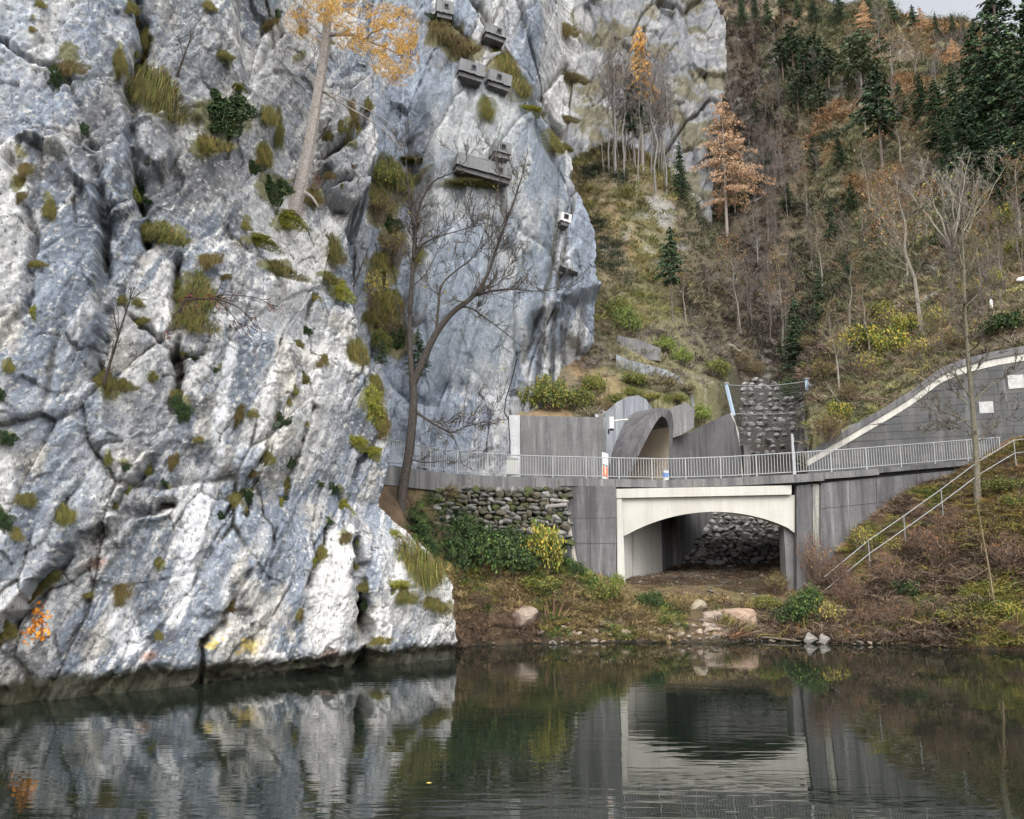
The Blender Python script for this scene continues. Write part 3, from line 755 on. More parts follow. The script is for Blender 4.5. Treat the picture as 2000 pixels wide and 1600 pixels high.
# plan outline of the ground above the road (in front of it stand the walls)
FRONT = [(-12,46),(-0.6,47.5),(4.6,47.5),(5.0,49.8),(6.2,53.9),(10.0,54.5),(15.3,59.4),(18.1,60.0),(18.2,52.4),(28.5,47.95),(40,43.0),(60,36)]
def front_y(X): return np.interp(X, [p[0] for p in FRONT], [p[1] for p in FRONT])
def build_terrain():
    nu, nv = 560, 470
    Y = np.exp(np.linspace(math.log(33.0), math.log(330.0), nv))[:, None] * np.ones((1, nu))
    s = np.linspace(-0.22, 0.92, nu)[None, :]
    X = s * Y
    fy = front_y(X)
    inside = Y >= fy
    Yc = np.where(inside, Y, fy)
    Z = terr(X, Yc)
    keep = (Y >= fy - 0.55) & (Y < 330)
    Yg = np.where(keep & ~inside, fy + 0.02, Y)
    Z = np.where(inside, Z, np.where((X > 4.75) & (X < 10.1) & (Y < 56), 12.75, 6.8))
    n1 = fbm2(X * 0.10, Y * 0.07, 5, 421, 0.6); n2 = fbm2(X * 0.35, Y * 0.25, 5, 422, 0.65); n3 = fbm2((X + 0.5 * Y) * 0.5, Y * 0.06, 4, 423, 0.6); sp = fbm2(X * 1.6, Y * 1.2, 4, 424, 0.7)
    c = np.zeros(X.shape + (3,)) + np.array((0.15, 0.12, 0.065))
    c = mixc(c, (0.21, 0.13, 0.055), sstep(-0.1, 0.4, n3 + 0.4 * n2))
    c = mixc(c, (0.12, 0.125, 0.05), 0.8 * sstep(0.0, 0.4, n1 + 0.3 * n2))
    c = mixc(c, (0.10, 0.07, 0.055), 0.7 * sstep(0.05, 0.45, -n1 + 0.3 * sp))
    c = mixc(c, (0.045, 0.045, 0.03), 0.7 * sstep(0.25, 0.6, n2 + 0.5 * sp))
    px, py = proj(X, Yg, Z)
    hillgrass = sstep(1.3, 0.5, np.hypot((px - 1250) / 90, (py - 420) / 110))
    c = mixc(c, (0.16, 0.16, 0.06), 0.6 * hillgrass * sstep(-0.3, 0.3, n2))
    rockm = sstep(0.38, 0.55, fbm2(X * 0.22 + 3, Y * 0.15, 5, 425, 0.6) + 0.3 * sp) * 0.8
    rav = np.exp(-(seg_dist(px, py, [(1500,760),(1500,650),(1490,560),(1470,420),(1445,200)]) / 20) ** 2)
    c = mixc(c, (0.07, 0.058, 0.045), 0.75 * np.exp(-(seg_dist(X, Yg, RAV) / (4.0 + 0.05 * Yg)) ** 2))
    rockm = np.maximum(rockm, 0.6 * sstep(0.4, 0.9, rav + 0.6 * sp))
    for x, y, rx, ry in ((1275,405,38,24),(1300,420,20,30),(1520,130,40,40),(1620,190,20,30),(1830,180,30,18),(1500,640,22,40),(1510,600,20,30),(1330,480,16,14),(1420,530,30,22)):
        rockm = np.maximum(rockm, sstep(1.2, 0.6, np.hypot((px - x) / rx, (py - y) / ry) + 0.5 * sp) * 0.9)
    c = mixc(c, (0.20, 0.195, 0.19), rockm * 0.85)
    c = 0.75 * c + 0.25 * c.mean(-1, keepdims=True)
    c *= (1.45 + 0.5 * sp)[..., None]
    V = np.stack([X, Yg, Z], -1)
    me = np_mesh('mountain_slope', V.reshape(-1, 3), grid_faces(nu, nv, keep), np.clip(c, 0.01, 0.8).reshape(-1, 3))
    o = link('mountain_slope', me, M['soil'])
    tag(o, 'steep brown autumn mountainside above the road', 'hillside', kind='structure')
build_terrain()

# ------------------------------------------------------------------ river bank below the road
BC = [PZ(px, py, 0.0) for px, py in ((860,1262),(950,1258),(1050,1256),(1150,1254),(1250,1252),(1400,1250),(1500,1250),(1600,1252),(1700,1252),(1800,1254),(1900,1258),(2000,1266),(2150,1275))]
BC += [Vector((v.x, v.y - 3.0, -2.0)) for v in BC]
BC += [P(*c) for c in ((880,1140,38.6),(960,1150,39.4),(1050,1150,40.2),(1150,1165,40.8),(900,1050,40.5),(980,1060,41.8),(1080,1075,42.6),(1110,1118,43.2),(1210,1140,43.8),(1250,1200,40.5),(1400,1200,40.8),(1380,1150,43.5),
  (1300,1122,47),(1450,1120,47),(1400,1108,51),(1520,1112,50),(1555,1150,43.4),(1600,1195,40.5),(1625,1120,42.6),(1700,1170,40.4),(1700,1065,42.3),(1800,1022,42.0),(1800,1135,39.8),(1900,972,41.9),(1900,1090,39.0),(1900,1180,37.4),
  (2000,938,41.6),(2000,1060,38.8),(2000,1170,36.8),(2200,830,40),(2200,1100,36))]
BC += [P(c[0], c[1], c[2]) for c in ((830,960,39.5),(800,1010,37.5),(840,1060,37.5),(780,1000,36.8))]
BC += [Vector((6, 50, 2.9)), Vector((0, 46, 5.5)), Vector((14, 56, 4.0)), Vector((20, 46, 7.0))]
bcw = np.array([tuple(v) for v in BC])
_nb = len(bcw); _B = np.zeros((_nb + 3, _nb + 3))
_B[:_nb, :_nb] = _tps(np.hypot(bcw[:, 0][:, None] - bcw[:, 0], bcw[:, 1][:, None] - bcw[:, 1])) + np.eye(_nb) * 0.4
_B[:_nb, _nb] = 1; _B[:_nb, _nb + 1:] = bcw[:, :2]; _B[_nb:, :_nb] = _B[:_nb, _nb:].T
_wb = np.linalg.solve(_B, np.concatenate([bcw[:, 2], np.zeros(3)]))
def bank(X, Y):
    X = np.asarray(X, float); Y = np.asarray(Y, float)
    z = _wb[_nb] + _wb[_nb + 1] * X + _wb[_nb + 2] * Y
    for i in range(_nb):
        z = z + _wb[i] * _tps(np.hypot(X - bcw[i, 0], Y - bcw[i, 1]))
    return z + 0.16 * fbm2(X * 0.8, Y * 0.8, 5, 501, 0.6)
def bank_hit(px, py):
    Y = np.linspace(33, 55, 500)
    u, v = (px - 1000.0) / F, (800.0 - py) / F
    t = Y / (CP - v * SP); X, Z = u * t, CH + t * (SP + v * CP)
    g = bank(X, Y) - Z
    m = np.where(g > 0)[0]
    i = int(m[0]) if len(m) else int(np.argmax(g))
    return Vector((X[i], Y[i], float(bank(X[i:i+1], Y[i:i+1])[0])))
# front line of the walls along the road in plan (the bank stops just behind it)
RAIL_PX = [(740,855,8.9),(766,859,8.9),(840,874,8.9),(912,883,8.9),(1037,890,8.9),(1194,894,8.9),(1300,896,8.9),(1420,892,8.92),(1550,884,9.02),(1660,877,9.25),(1800,866,9.62),(1953,854,10.05)]
RAIL = [PZ(*r) for r in RAIL_PX]
def rail_at(px):
    xs = [r[0] for r in RAIL_PX]
    return Vector(tuple(np.interp(px, xs, [v[k] for v in RAIL]) for k in range(3)))
def build_bank():
    nu, nv = 330, 170
    xs = np.linspace(-8, 27, nu)[None, :] * np.ones((nv, 1))
    ys = np.linspace(33.5, 58, nv)[:, None] * np.ones((1, nu))
    Z = bank(xs, ys)
    ry = np.interp(xs, [v.x for v in RAIL], [v.y for v in RAIL])
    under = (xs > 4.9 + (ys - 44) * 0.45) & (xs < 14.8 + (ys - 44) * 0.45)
    keep = (ys < ry + 0.8) | (under & (ys < 57.5))
    n1 = fbm2(xs * 0.4, ys * 0.4, 5, 521); sp = fbm2(xs * 2.5, ys * 2.5, 4, 522, 0.7)
    c = np.zeros(xs.shape + (3,)) + np.array((0.12, 0.085, 0.055))
    c = mixc(c, (0.15, 0.12, 0.06), sstep(-0.1, 0.4, n1)); c = mixc(c, (0.05, 0.042, 0.03), 0.8 * sstep(0.0, 0.5, sp - 0.3 * n1))
    c = mixc(c, (0.17, 0.105, 0.065), 0.7 * sstep(11, 15, xs))
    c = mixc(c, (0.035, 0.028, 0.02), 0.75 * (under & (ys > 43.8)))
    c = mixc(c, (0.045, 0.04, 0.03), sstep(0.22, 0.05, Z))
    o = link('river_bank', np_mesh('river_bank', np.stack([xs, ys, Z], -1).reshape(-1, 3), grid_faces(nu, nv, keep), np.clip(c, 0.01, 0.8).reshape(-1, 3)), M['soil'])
    tag(o, 'earthy river bank sloping from the road walls down to the water', 'bank', kind='structure')
build_bank()
# ================================================================== ROAD, BRIDGE, TUNNEL, WALLS
def wpart(mb, name, mat, parent, colors=False, smooth=False):
    o = mb.build(name, mat, None, colors, smooth)
    if parent is not None:
        o.parent = parent
        o.location = -Vector(parent.location)
    return o
RH = 1.15                                    # railing height above the road edge
def road_at(px, dy=0.0, dz=0.0):
    v = rail_at(px)
    return Vector((v.x, v.y + dy, v.z - RH + dz))
PXS = [745, 780, 840, 912, 970, 1037, 1110, 1194, 1250, 1300, 1360, 1420, 1485, 1550, 1605, 1660, 1730, 1800, 1880, 1953, 2060]
def ribbon(pxs, lo, hi, y0, y1):
    """strip that follows the road edge: z from lo to hi below the road, depth y0 to y1 behind the rail"""
    m = MB()
    for p0, p1 in zip(pxs[:-1], pxs[1:]):
        a, b = road_at(p0), road_at(p1)
        v = []
        for q in (a, b):
            for y in (y0, y1):
                for z in (lo, hi):
                    v.append(Vector((q.x, q.y + y, q.z + z)))
        m.add(v, ((0,1,5,4),(2,6,7,3),(1,3,7,5),(0,4,6,2),(0,2,3,1),(4,5,7,6)))
    return m
rd = MB()
for p0, p1 in zip(PXS[:-1], PXS[1:]):
    a, b = road_at(p0, 0.45), road_at(p1, 0.45)
    w0 = np.interp(p0, [745, 912, 1037, 1150, 1200, 1500, 1600, 2060], [2.0, 4.5, 3.8, 4.0, 9.0, 14.5, 9, 6.5]); w1 = np.interp(p1, [745, 912, 1037, 1150, 1200, 1500, 1600, 2060], [2.0, 4.5, 3.8, 4.0, 9.0, 14.5, 9, 6.5])
    c, d = a + Vector((0, w0 - 0.45, 0.02)), b + Vector((0, w1 - 0.45, 0.02))
    if p0 >= 1200 and p1 <= 1550: c.y = d.y = min(52.4, c.y); 
    rd.add([a, b, d, c, a - Vector((0, 0, 0.5)), b - Vector((0, 0, 0.5)), d - Vector((0, 0, 0.5)), c - Vector((0, 0, 0.5))], ((0,1,2,3),(7,6,5,4),(0,4,5,1),(1,5,6,2),(2,6,7,3),(3,7,4,0)))
road = wpart(rd, 'road', M['asphalt'], None)
tag(road, 'narrow asphalt road crossing the bridge towards the tunnel', 'road', kind='structure')

# ---- bridge
bl, br = P(1205, 1000, 44.0), P(1549, 1000, 43.2)
bridge = empty('road_bridge', (bl.x + 4.5, 43.7, 2.4))
tag(bridge, 'low concrete road bridge with a cream arched beam over the dry stream bed', 'bridge')
fas = [1090, 1150, 1200, 1250, 1300, 1350, 1400, 1450, 1500, 1550, 1605]
for p0, p1 in zip(fas[:-1], fas[1:]):
    wpart(ribbon([p0 + 0.35, p1 - 0.35], -0.38, 0.03, -0.12, 0.46), 'edge_beam', M['concrete_mid'], bridge)
def face(pts, Yf, depth):
    """solid from a polygon of photograph points standing at the plane Yf(px)"""
    m = MB(); poly = [P(x, y, Yf(x)) for x, y in pts]
    m.prism(poly[::-1], (0, depth, 0)); return m
yb = lambda x: 44.0 + (x - 1205) / 344.0 * (43.2 - 44.0)
wpart(face([(1202,955),(1546,948),(1546,966),(1202,973)], lambda x: yb(x) - 0.10, 0.75), 'upper_beam', M['concrete_white'], bridge)
arc = [(1213,1049)]
for k in range(1, 24):
    u = k / 24.0
    x = 1213 + u * (1552 - 1213)
    base = 1049 + u * (1041 - 1049)
    arc.append((x, base - 45.0 * (1 - (2 * u - 1.03) ** 2) ** 0.92 if abs(2 * u - 1.03) < 1 else base))
arc.append((1552,1041))
ab = wpart(face([(1552,967),(1207,974)] + arc, lambda x: yb(x) + 0.12, 0.7), 'arched_beam', M['concrete_white'], bridge)
for x in (1258, 1326, 1410, 1468):           # faint board joints standing a hair proud of the beam
    wpart(face([(x,975),(x+0.7,975),(x+0.7,1006),(x,1006)], lambda q: yb(q) + 0.117, 0.02), 'formwork_seam', M['concrete_mid'], ab)
# jambs and passage walls
wl = [Vector((bl.x + 0.05, 44.06, 0)), Vector((9.9, 52.0, 0)), Vector((13.2, 56.5, 0)), Vector((15.6, 59.6, 0))]
def wall_strip(a, b, z0, z1, th):
    m = MB(); d = (b - a).normalized(); n = Vector((-d.y, d.x, 0)) * th
    m.prism([(a.x, a.y, z0), (b.x, b.y, z0), (b.x, b.y, z1), (a.x, a.y, z1)], n); return m
def lerp(a, b, k): return a + (b - a) * k
wpart(face([(1204,956),(1214,956),(1222,1150),(1206,1150)], lambda x: 43.95, 0.3), 'jamb', M['concrete_white'], bridge)
wpart(wall_strip(lerp(wl[0], wl[1], 0.02), lerp(wl[0], wl[1], 0.20), 1.6, 7.2, 0.35), 'passage_wall', M['concrete_white'], bridge)
wpart(wall_strip(lerp(wl[0], wl[1], 0.201), lerp(wl[0], wl[1], 0.24), 1.6, 7.2, 0.55), 'drain_groove', M['concrete_dark'], bridge).location += Vector((-0.18, 0.05, 0))
wpart(wall_strip(lerp(wl[0], wl[1], 0.241), lerp(wl[0], wl[1], 0.72), 1.6, 7.2, 0.35), 'passage_wall', M['concrete_white'], bridge)
wpart(wall_strip(lerp(wl[0], wl[1], 0.74) + Vector((-0.25, 0.1, 0)), wl[1] + Vector((-0.25, 0.1, 0)), 1.6, 7.2, 0.35), 'passage_wall', M['concrete_dark'], bridge)
wpart(wall_strip(wl[1], wl[2], 1.6, 8.6, 0.4), 'passage_wall', M['concrete_mid'], bridge)
wpart(wall_strip(wl[2] + Vector((0.03, 0.04, 0)), wl[3], 3.0, 9.4, 0.4), 'passage_wall', M['concrete_mid'], bridge)
wpart(face([(1531,1030),(1556,1036),(1560,1165),(1538,1165)], lambda x: 43.62, 0.9), 'right_pier', M['concrete_mid'], bridge)
m = MB(); rx = br.x
m.prism([(rx + 0.3, 44.6, 1.6), (rx + 0.3, 44.6, 7.2), (18.2, 52, 7.2), (18.2, 52, 1.6)], (0.4, -0.2, 0)); wpart(m, 'passage_wall', M['concrete_mid'], bridge)
m = MB()
m.prism([(18.3, 52.1, 2.0), (18.3, 52.1, 8.6), (20.6, 60.0, 14.5), (20.6, 60.0, 8)], (0.4, -0.1, 0)); wpart(m, 'passage_wall', M['concrete_mid'], bridge)
m = MB()
m.prism([(bl.x - 0.3, 44.9, 6.75), (br.x + 0.6, 44.2, 6.75), (18.2, 52.3, 6.75), (9.6, 52.3, 6.75)], (0, 0, 0.5)); wpart(m, 'deck_slab', M['concrete_dark'], bridge)
# ---- wing walls of the bridge
def wall_panels(name, label, edges, ytop, ybot, Yf, mat, bev=0.012):
    """wall cast in panels; a narrow recessed joint between two panels"""
    c = P((edges[0] + edges[-1]) / 2, ybot((edges[0] + edges[-1]) / 2), Yf((edges[0] + edges[-1]) / 2))
    t = empty(name, c); tag(t, label, 'wall')
    for x0, x1 in zip(edges[:-1], edges[1:]):
        wpart(face([(x0 + 0.4, ytop(x0)), (x1 - 0.4, ytop(x1)), (x1 - 0.4, ybot(x1)), (x0 + 0.4, ybot(x0))], Yf, 0.5), 'wall_panel', mat, t)
    wpart(face([(edges[0], ytop(edges[0]) + 1), (edges[-1], ytop(edges[-1]) + 1), (edges[-1], ybot(edges[-1])), (edges[0], ybot(edges[0]))], lambda x: Yf(x) + 0.05, 0.4), 'joint_backing', M['concrete_dark'], t)
    return t
ry = lambda x: rail_at(x).y
tw = empty('abutment_wall', P(1155, 1140, 43.9)); tag(tw, 'dark weathered concrete abutment left of the bridge opening', 'wall')
rows = [(949, 1012), (1012, 1062), (1062, 1160)]
for x0, x1 in ((1106, 1153), (1153, 1204)):
    for r0, r1 in rows:
        wpart(face([(x0 + .4, r0 + .4), (x1 - .4, r0 + .4), (x1 - .4, r1 - .4), (x0 + .4, r1 - .4)], lambda x: 43.75, 0.5), 'wall_panel', M['concrete_dark'], tw)
wpart(face([(1108,951),(1203,951),(1203,1160),(1108,1160)], lambda x: 43.80, 0.4), 'joint_backing', M['concrete_dark'], tw)
rw = empty('right_wing_wall', P(1720, 1080, 43.4)); tag(rw, 'long dark concrete wall right of the bridge below the railing', 'wall')
yt = lambda x: np.interp(x, [1556, 1600, 1700, 1900, 2060], [948, 944, 934, 915, 905])
yw = lambda x: ry(min(x, 1953)) + 0.10
for x0, x1 in ((1556, 1585), (1602, 1660), (1660, 1712), (1712, 1790), (1790, 1880), (1880, 1990)):
    hs = [0, 50, 130] if x0 > 1590 else [0, 260]
    for h0, h1 in zip(hs, hs[1:] + [260]):
        if h0 == h1: continue
        wpart(face([(x0 + .4, yt(x0) + h0 + .4), (x1 - .4, yt(x1) + h0 + .4), (x1 - .4, yt(x1) + h1 - .4), (x0 + .4, yt(x0) + h1 - .4)], yw, 0.5), 'wall_panel', M['concrete_dark'], rw)
o = wpart(face([(1587,946),(1600,945),(1601,1200),(1589,1200)], lambda x: yw(x) + 0.06, 0.4), 'stained_joint', mat_concrete('lime_stain', (0.36, 0.35, 0.31), 0.75, (0.13, 0.13, 0.13)), rw)
o['label'] = 'pale lime stained joint'
wpart(face([(1558,952),(1990,915),(1990,1160),(1558,1200)], lambda x: yw(x) + 0.08, 0.36), 'joint_backing', M['concrete_dark'], rw)
kb = wpart(ribbon([1606, 1660, 1712], -0.30, 0.03, -0.06, 0.44), 'kerb', M['concrete_mid'], rw); wpart(ribbon([1713, 1800, 1880, 1953, 2060], -0.20, 0.03, -0.04, 0.44), 'kerb', M['concrete_dark'], rw)
lb = empty('path_wall', P(960, 955, 42)); tag(lb, 'grey concrete path wall above the dry stone wall on the left', 'wall')
for x0, x1 in ((745, 820), (820, 905), (905, 985), (985, 1045), (1045, 1107)):
    wpart(ribbon([x0 + 0.4, (x0 + x1) / 2, x1 - 0.4], -0.85, 0.03, -0.05, 0.42), 'wall_panel', M['concrete_mid'], lb)

# ---- dry stone wall
STONES = [rock_mesh('stone_%d' % k, 40 + k, (1, 0.85, 0.8), 2, 0.12, 16) for k in range(6)]
def tint_mesh(me, c, seed, amt=0.15):
    if 'Col' not in me.color_attributes:
        at = me.color_attributes.new('Col', 'FLOAT_COLOR', 'POINT')
    at = me.color_attributes['Col']
    rr = np.random.default_rng(seed)
    n = len(me.vertices); c4 = np.ones((n, 4), np.float32)
    c4[:, :3] = np.asarray(c) * (1 + amt * rr.standard_normal((n, 1)))
    at.data.foreach_set('color', np.clip(c4, 0.01, 1).ravel())
def stone_set(cols, base='stone'):
    out = []
    for k, c in enumerate(cols):
        me = STONES[k % len(STONES)].copy(); tint_mesh(me, c, k); me.materials.clear(); me.materials.append(M['stone']); out.append(me)
    return out
WALLST = stone_set([(0.11,0.108,0.095),(0.15,0.147,0.135),(0.08,0.082,0.06),(0.12,0.105,0.08),(0.24,0.235,0.22),(0.07,0.08,0.035)])
dw = empty('dry_stone_wall', P(980, 1055, 42)); tag(dw, 'mossy dry stone wall below the path railing, left of the abutment', 'wall')
rr = random.Random(5)
y = 953.0
while y < 1062:
    hh = rr.uniform(7, 11.5)
    x = 838.0 + rr.uniform(0, 12)
    while x < 1104:
        ww = rr.uniform(8, 22)
        cx, cyy = x + ww / 2, y + hh / 2 + rr.uniform(-3, 3)
        Yw = min(ry(cx) - 0.05, 43.5) - 0.006 * (cyy - 950)
        p = P(cx, cyy, Yw)
        s = Yw / F
        me = WALLST[rr.randrange(6)]
        o = bpy.data.objects.new('stone', me); col.objects.link(o); o.parent = dw
        o.location = p - Vector(dw.location)
        o.scale = (ww * s * 0.78, rr.uniform(0.22, 0.42), hh * s * rr.uniform(0.85, 1.25))
        o.rotation_euler = (rr.uniform(-.12, .12), rr.uniform(-.16, .16), rr.choice((0, math.pi)) + rr.uniform(-.2, .2))
        x += ww
    y += hh
m = MB()
for x0, x1 in ((830, 912), (912, 1037), (1037, 1106)):
    m.prism([P(x0, 950, ry(x0) + 0.12), P(x1, 950, ry(x1) + 0.12), P(x1, 1075, ry(x1) - 0.2), P(x0, 1075, ry(x0) - 0.2)], (0, 0.4, 0))
wpart(m, 'earth_core', mat_plain('dark_earth', (0.05, 0.045, 0.032), 0.95, 0.1, 0.4, 6), dw)

# ---- tunnel
Nf, Ff = Vector((6.35, 47.0, 7.75)), Vector((9.72, 53.2, 7.75))
top = P(1290, 796, 50.1)
axw = Vector((-0.6, 0.8, 0))
H = top.z - 7.75
lean = top - ((Nf + Ff) / 2 + Vector((0, 0, H)))
HN = [0, 0.25, 0.5, 0.75, 0.9, 0.97, 1.0]
RIM = {'in': ([1226,1239,1254,1270,1281,1287,1292], [1301,1304,1307,1308,1304,1300,1293], 813), 'out': ([1223,1234,1248,1264,1275,1281,1289], [1306,1309,1313,1316,1313,1308,1289], 796)}
def horse(k, off, kind='out', grow=0.0):
    """rim of the slanted mouth: near side rises in a long lean, far side nearly upright"""
    th = math.pi * k; h = math.sin(th) ** 0.9
    near, far, yt_ = RIM[kind]
    x = np.interp(h, HN, near if k <= 0.5 else far)
    Y = 50.1 - 3.1 * math.cos(th) * (1.0 if kind == 'out' else 0.93)
    p = P(x, 938 - (938 - yt_) * h, Y)
    c = P(1268, 938, 50.1)
    if grow: p = p + (p - c).normalized() * grow
    return p + axw * off
tun = empty('tunnel_mouth', (Nf + Ff) / 2); tag(tun, 'grey concrete tunnel mouth cut at a slant with beige painted lining', 'tunnel')
nk = 40
def loft(rings, name, mat, closed=False):
    m = MB(); n = len(rings[0])
    v = [p for r in rings for p in r]
    f = [(i * n + k, i * n + k + 1, (i + 1) * n + k + 1, (i + 1) * n + k) for i in range(len(rings) - 1) for k in range(n - 1)]
    m.add(v, f)
    return wpart(m, name, mat, tun, smooth=True)
ks = [k / nk for k in range(nk + 1)]
ins = 0.89
def lining(a, b, name, mat):
    kk = [a + (b - a) * i / 24 for i in range(25)]
    return loft([[horse(k, d, 'in') for k in kk] for d in (0, 2, 5, 9, 14)], name, mat)
loft([[horse(k, d) for k in ks] for d in (0, 1.5, 3.0, 6.0)], 'outer_shell', M['concrete_dark'])
loft([[horse(k, 0) for k in ks], [horse(k, 0, 'in') for k in ks]], 'rim', M['concrete_mid'])
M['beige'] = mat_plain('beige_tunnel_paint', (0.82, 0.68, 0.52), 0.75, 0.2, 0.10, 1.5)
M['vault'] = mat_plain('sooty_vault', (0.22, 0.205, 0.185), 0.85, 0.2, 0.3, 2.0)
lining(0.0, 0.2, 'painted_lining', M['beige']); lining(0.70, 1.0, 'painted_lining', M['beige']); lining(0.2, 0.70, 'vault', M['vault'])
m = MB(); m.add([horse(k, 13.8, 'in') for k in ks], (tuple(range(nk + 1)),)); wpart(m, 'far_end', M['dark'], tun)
# upright portal wall behind the tube
wpart(face([(1173,813),(1186,802),(1206,785),(1226,775),(1246,772),(1262,780),(1275,800),(1240,830),(1200,945),(1173,945)], lambda x: 47.7 + (x - 1173) * 0.052, 0.5), 'portal_wall', M['concrete_blue'], tun)
# sloping retaining slabs above the tunnel
def slab(name, label, pts, Yf, th, mat, par=None):
    o = wpart(face(pts, Yf, th), name, mat, None); 
    return tag(o, label, 'wall')
slab('sloping_wall', 'pale concrete retaining slab sloping down above the tunnel mouth', [(1203,692),(1228,703),(1300,722),(1325,735),(1352,768),(1358,800),(1330,800),(1290,756),(1205,748)], lambda x: 55.4 + (x - 1203) * 0.008, 0.6, M['concrete_blue'])
slab('upper_sloping_wall', 'upper grey concrete slab half buried in grass above the tunnel', [(1205,655),(1240,662),(1290,680),(1290,705),(1240,700),(1206,690)], lambda x: 57.2, 0.6, M['concrete_mid'])
def lump(name, label, pts, Yf, th, mat):
    slab(name, label, pts, Yf, th, mat)
lump('concrete_block', 'rough dark concrete block beside the tunnel rim', [(1300,800),(1340,786),(1357,800),(1355,835),(1330,850),(1306,858)], lambda x: 53.4, 1.2, M['concrete_mid'])
slab('back_wall', 'stained grey concrete wall behind the road, left of the tunnel', [(1016,812),(1183,815),(1183,945),(1016,945)], lambda x: 47.1, 0.45, M['concrete_mid'])
slab('white_pillar', 'whitewashed concrete pillar at the left end of the back wall', [(994,811),(1015.5,811),(1015.5,945),(998,945)], lambda x: 47.0, 0.55, mat_concrete('whitewash', (0.60, 0.61, 0.62), 0.35, (0.35, 0.36, 0.38)))
slab('triangular_wing_wall', 'dark triangular concrete wing wall right of the tunnel', [(1307,945),(1307,862),(1350,842),(1425,807),(1436,828),(1447,880),(1450,945)], lambda x: 53.6 + (x - 1307) * 0.035, 0.45, M['concrete_dark'])
slab('wing_wall_edge', 'pale broken concrete edge of the triangular wing wall', [(1425.5,807),(1431,808),(1443,845),(1453,945),(1450.6,945),(1436.6,828)], lambda x: 57.75 + (x - 1425) * 0.035, 0.5, M['concrete_white'])
slab('channel_side_wall', 'leaning concrete side wall of the stone channel beside the net', [(1571,803),(1588,804),(1573,890),(1556,890)], lambda x: 58.4, 0.7, M['concrete_mid'])
slab('low_channel_wall', 'short grey concrete stub at the channel foot', [(1452,868),(1465,872),(1467,945),(1454,945)], lambda x: 59.0, 0.4, M['concrete_mid'])

# ---- stone paved channel behind the bridge
def cl_x(Y): return np.interp(Y, [50, 52, 56.5, 60, 66, 72], [8.6, 9.9, 13.2, 15.8, 18.0, 20.0]), np.interp(Y, [50, 52, 60, 66, 72], [17.4, 18, 20.5, 23, 24])
ys = np.linspace(50, 68, 60)[:, None] * np.ones((1, 30)); a_, b_ = cl_x(ys[:, 0]); us = np.linspace(0, 1, 30)[None, :]
xs = a_[:, None] * (1 - us) + b_[:, None] * us
zs = ramp_z(ys) - 0.06 + 0.06 * fbm2(xs * 2, ys * 2, 3, 601)
ch = link('stone_channel', np_mesh('stone_channel', np.stack([xs, ys, zs], -1).reshape(-1, 3), grid_faces(30, 60), np.zeros((1800, 3)) + np.array((0.07, 0.065, 0.06))), M['stone'])
tag(ch, 'steep stone paved stream channel rising behind the bridge', 'channel', kind='structure')
CHST = stone_set([(0.24,0.23,0.23),(0.33,0.32,0.31),(0.19,0.185,0.18),(0.29,0.28,0.27),(0.40,0.39,0.385),(0.22,0.21,0.19)])
rr = random.Random(9); cnt = 0
def zone_stones(ya, yb, step, nx, lim):
    global cnt
    k0 = cnt
    Y = ya
    while Y < yb and cnt - k0 < lim:
        a, b = cl_x(Y); zz = float(ramp_z(Y)); w = (b - a)
        n = int(w / nx)
        for i in range(n):
            x = a + (i + 0.5 + rr.uniform(-.25, .25)) * w / n
            px, py = proj(x, Y, zz)
            if not ((1325 < px < 1545 and 1000 < py < 1110) or (1425 < px < 1590 and 735 < py < 895)): continue
            if cnt - k0 >= lim: break
            o = bpy.data.objects.new('paving_stone', CHST[rr.randrange(6)]); col.objects.link(o); o.parent = ch
            o.location = (x, Y + rr.uniform(-.26, .26), zz + rr.uniform(-0.02, 0.07))
            s = nx * rr.uniform(0.5, 0.75)
            o.scale = (s * 1.15, s * rr.uniform(0.8, 1.1), s * 0.7)
            o.rotation_euler = (R(40) + rr.uniform(-.3, .3), rr.uniform(-.3, .3), rr.uniform(0, 6.28))
            cnt += 1
        Y += step * rr.uniform(0.8, 1.2)
zone_stones(52.2, 57.2, 0.34, 0.44, 185); zone_stones(59.6, 67.5, 0.46, 0.56, 115)

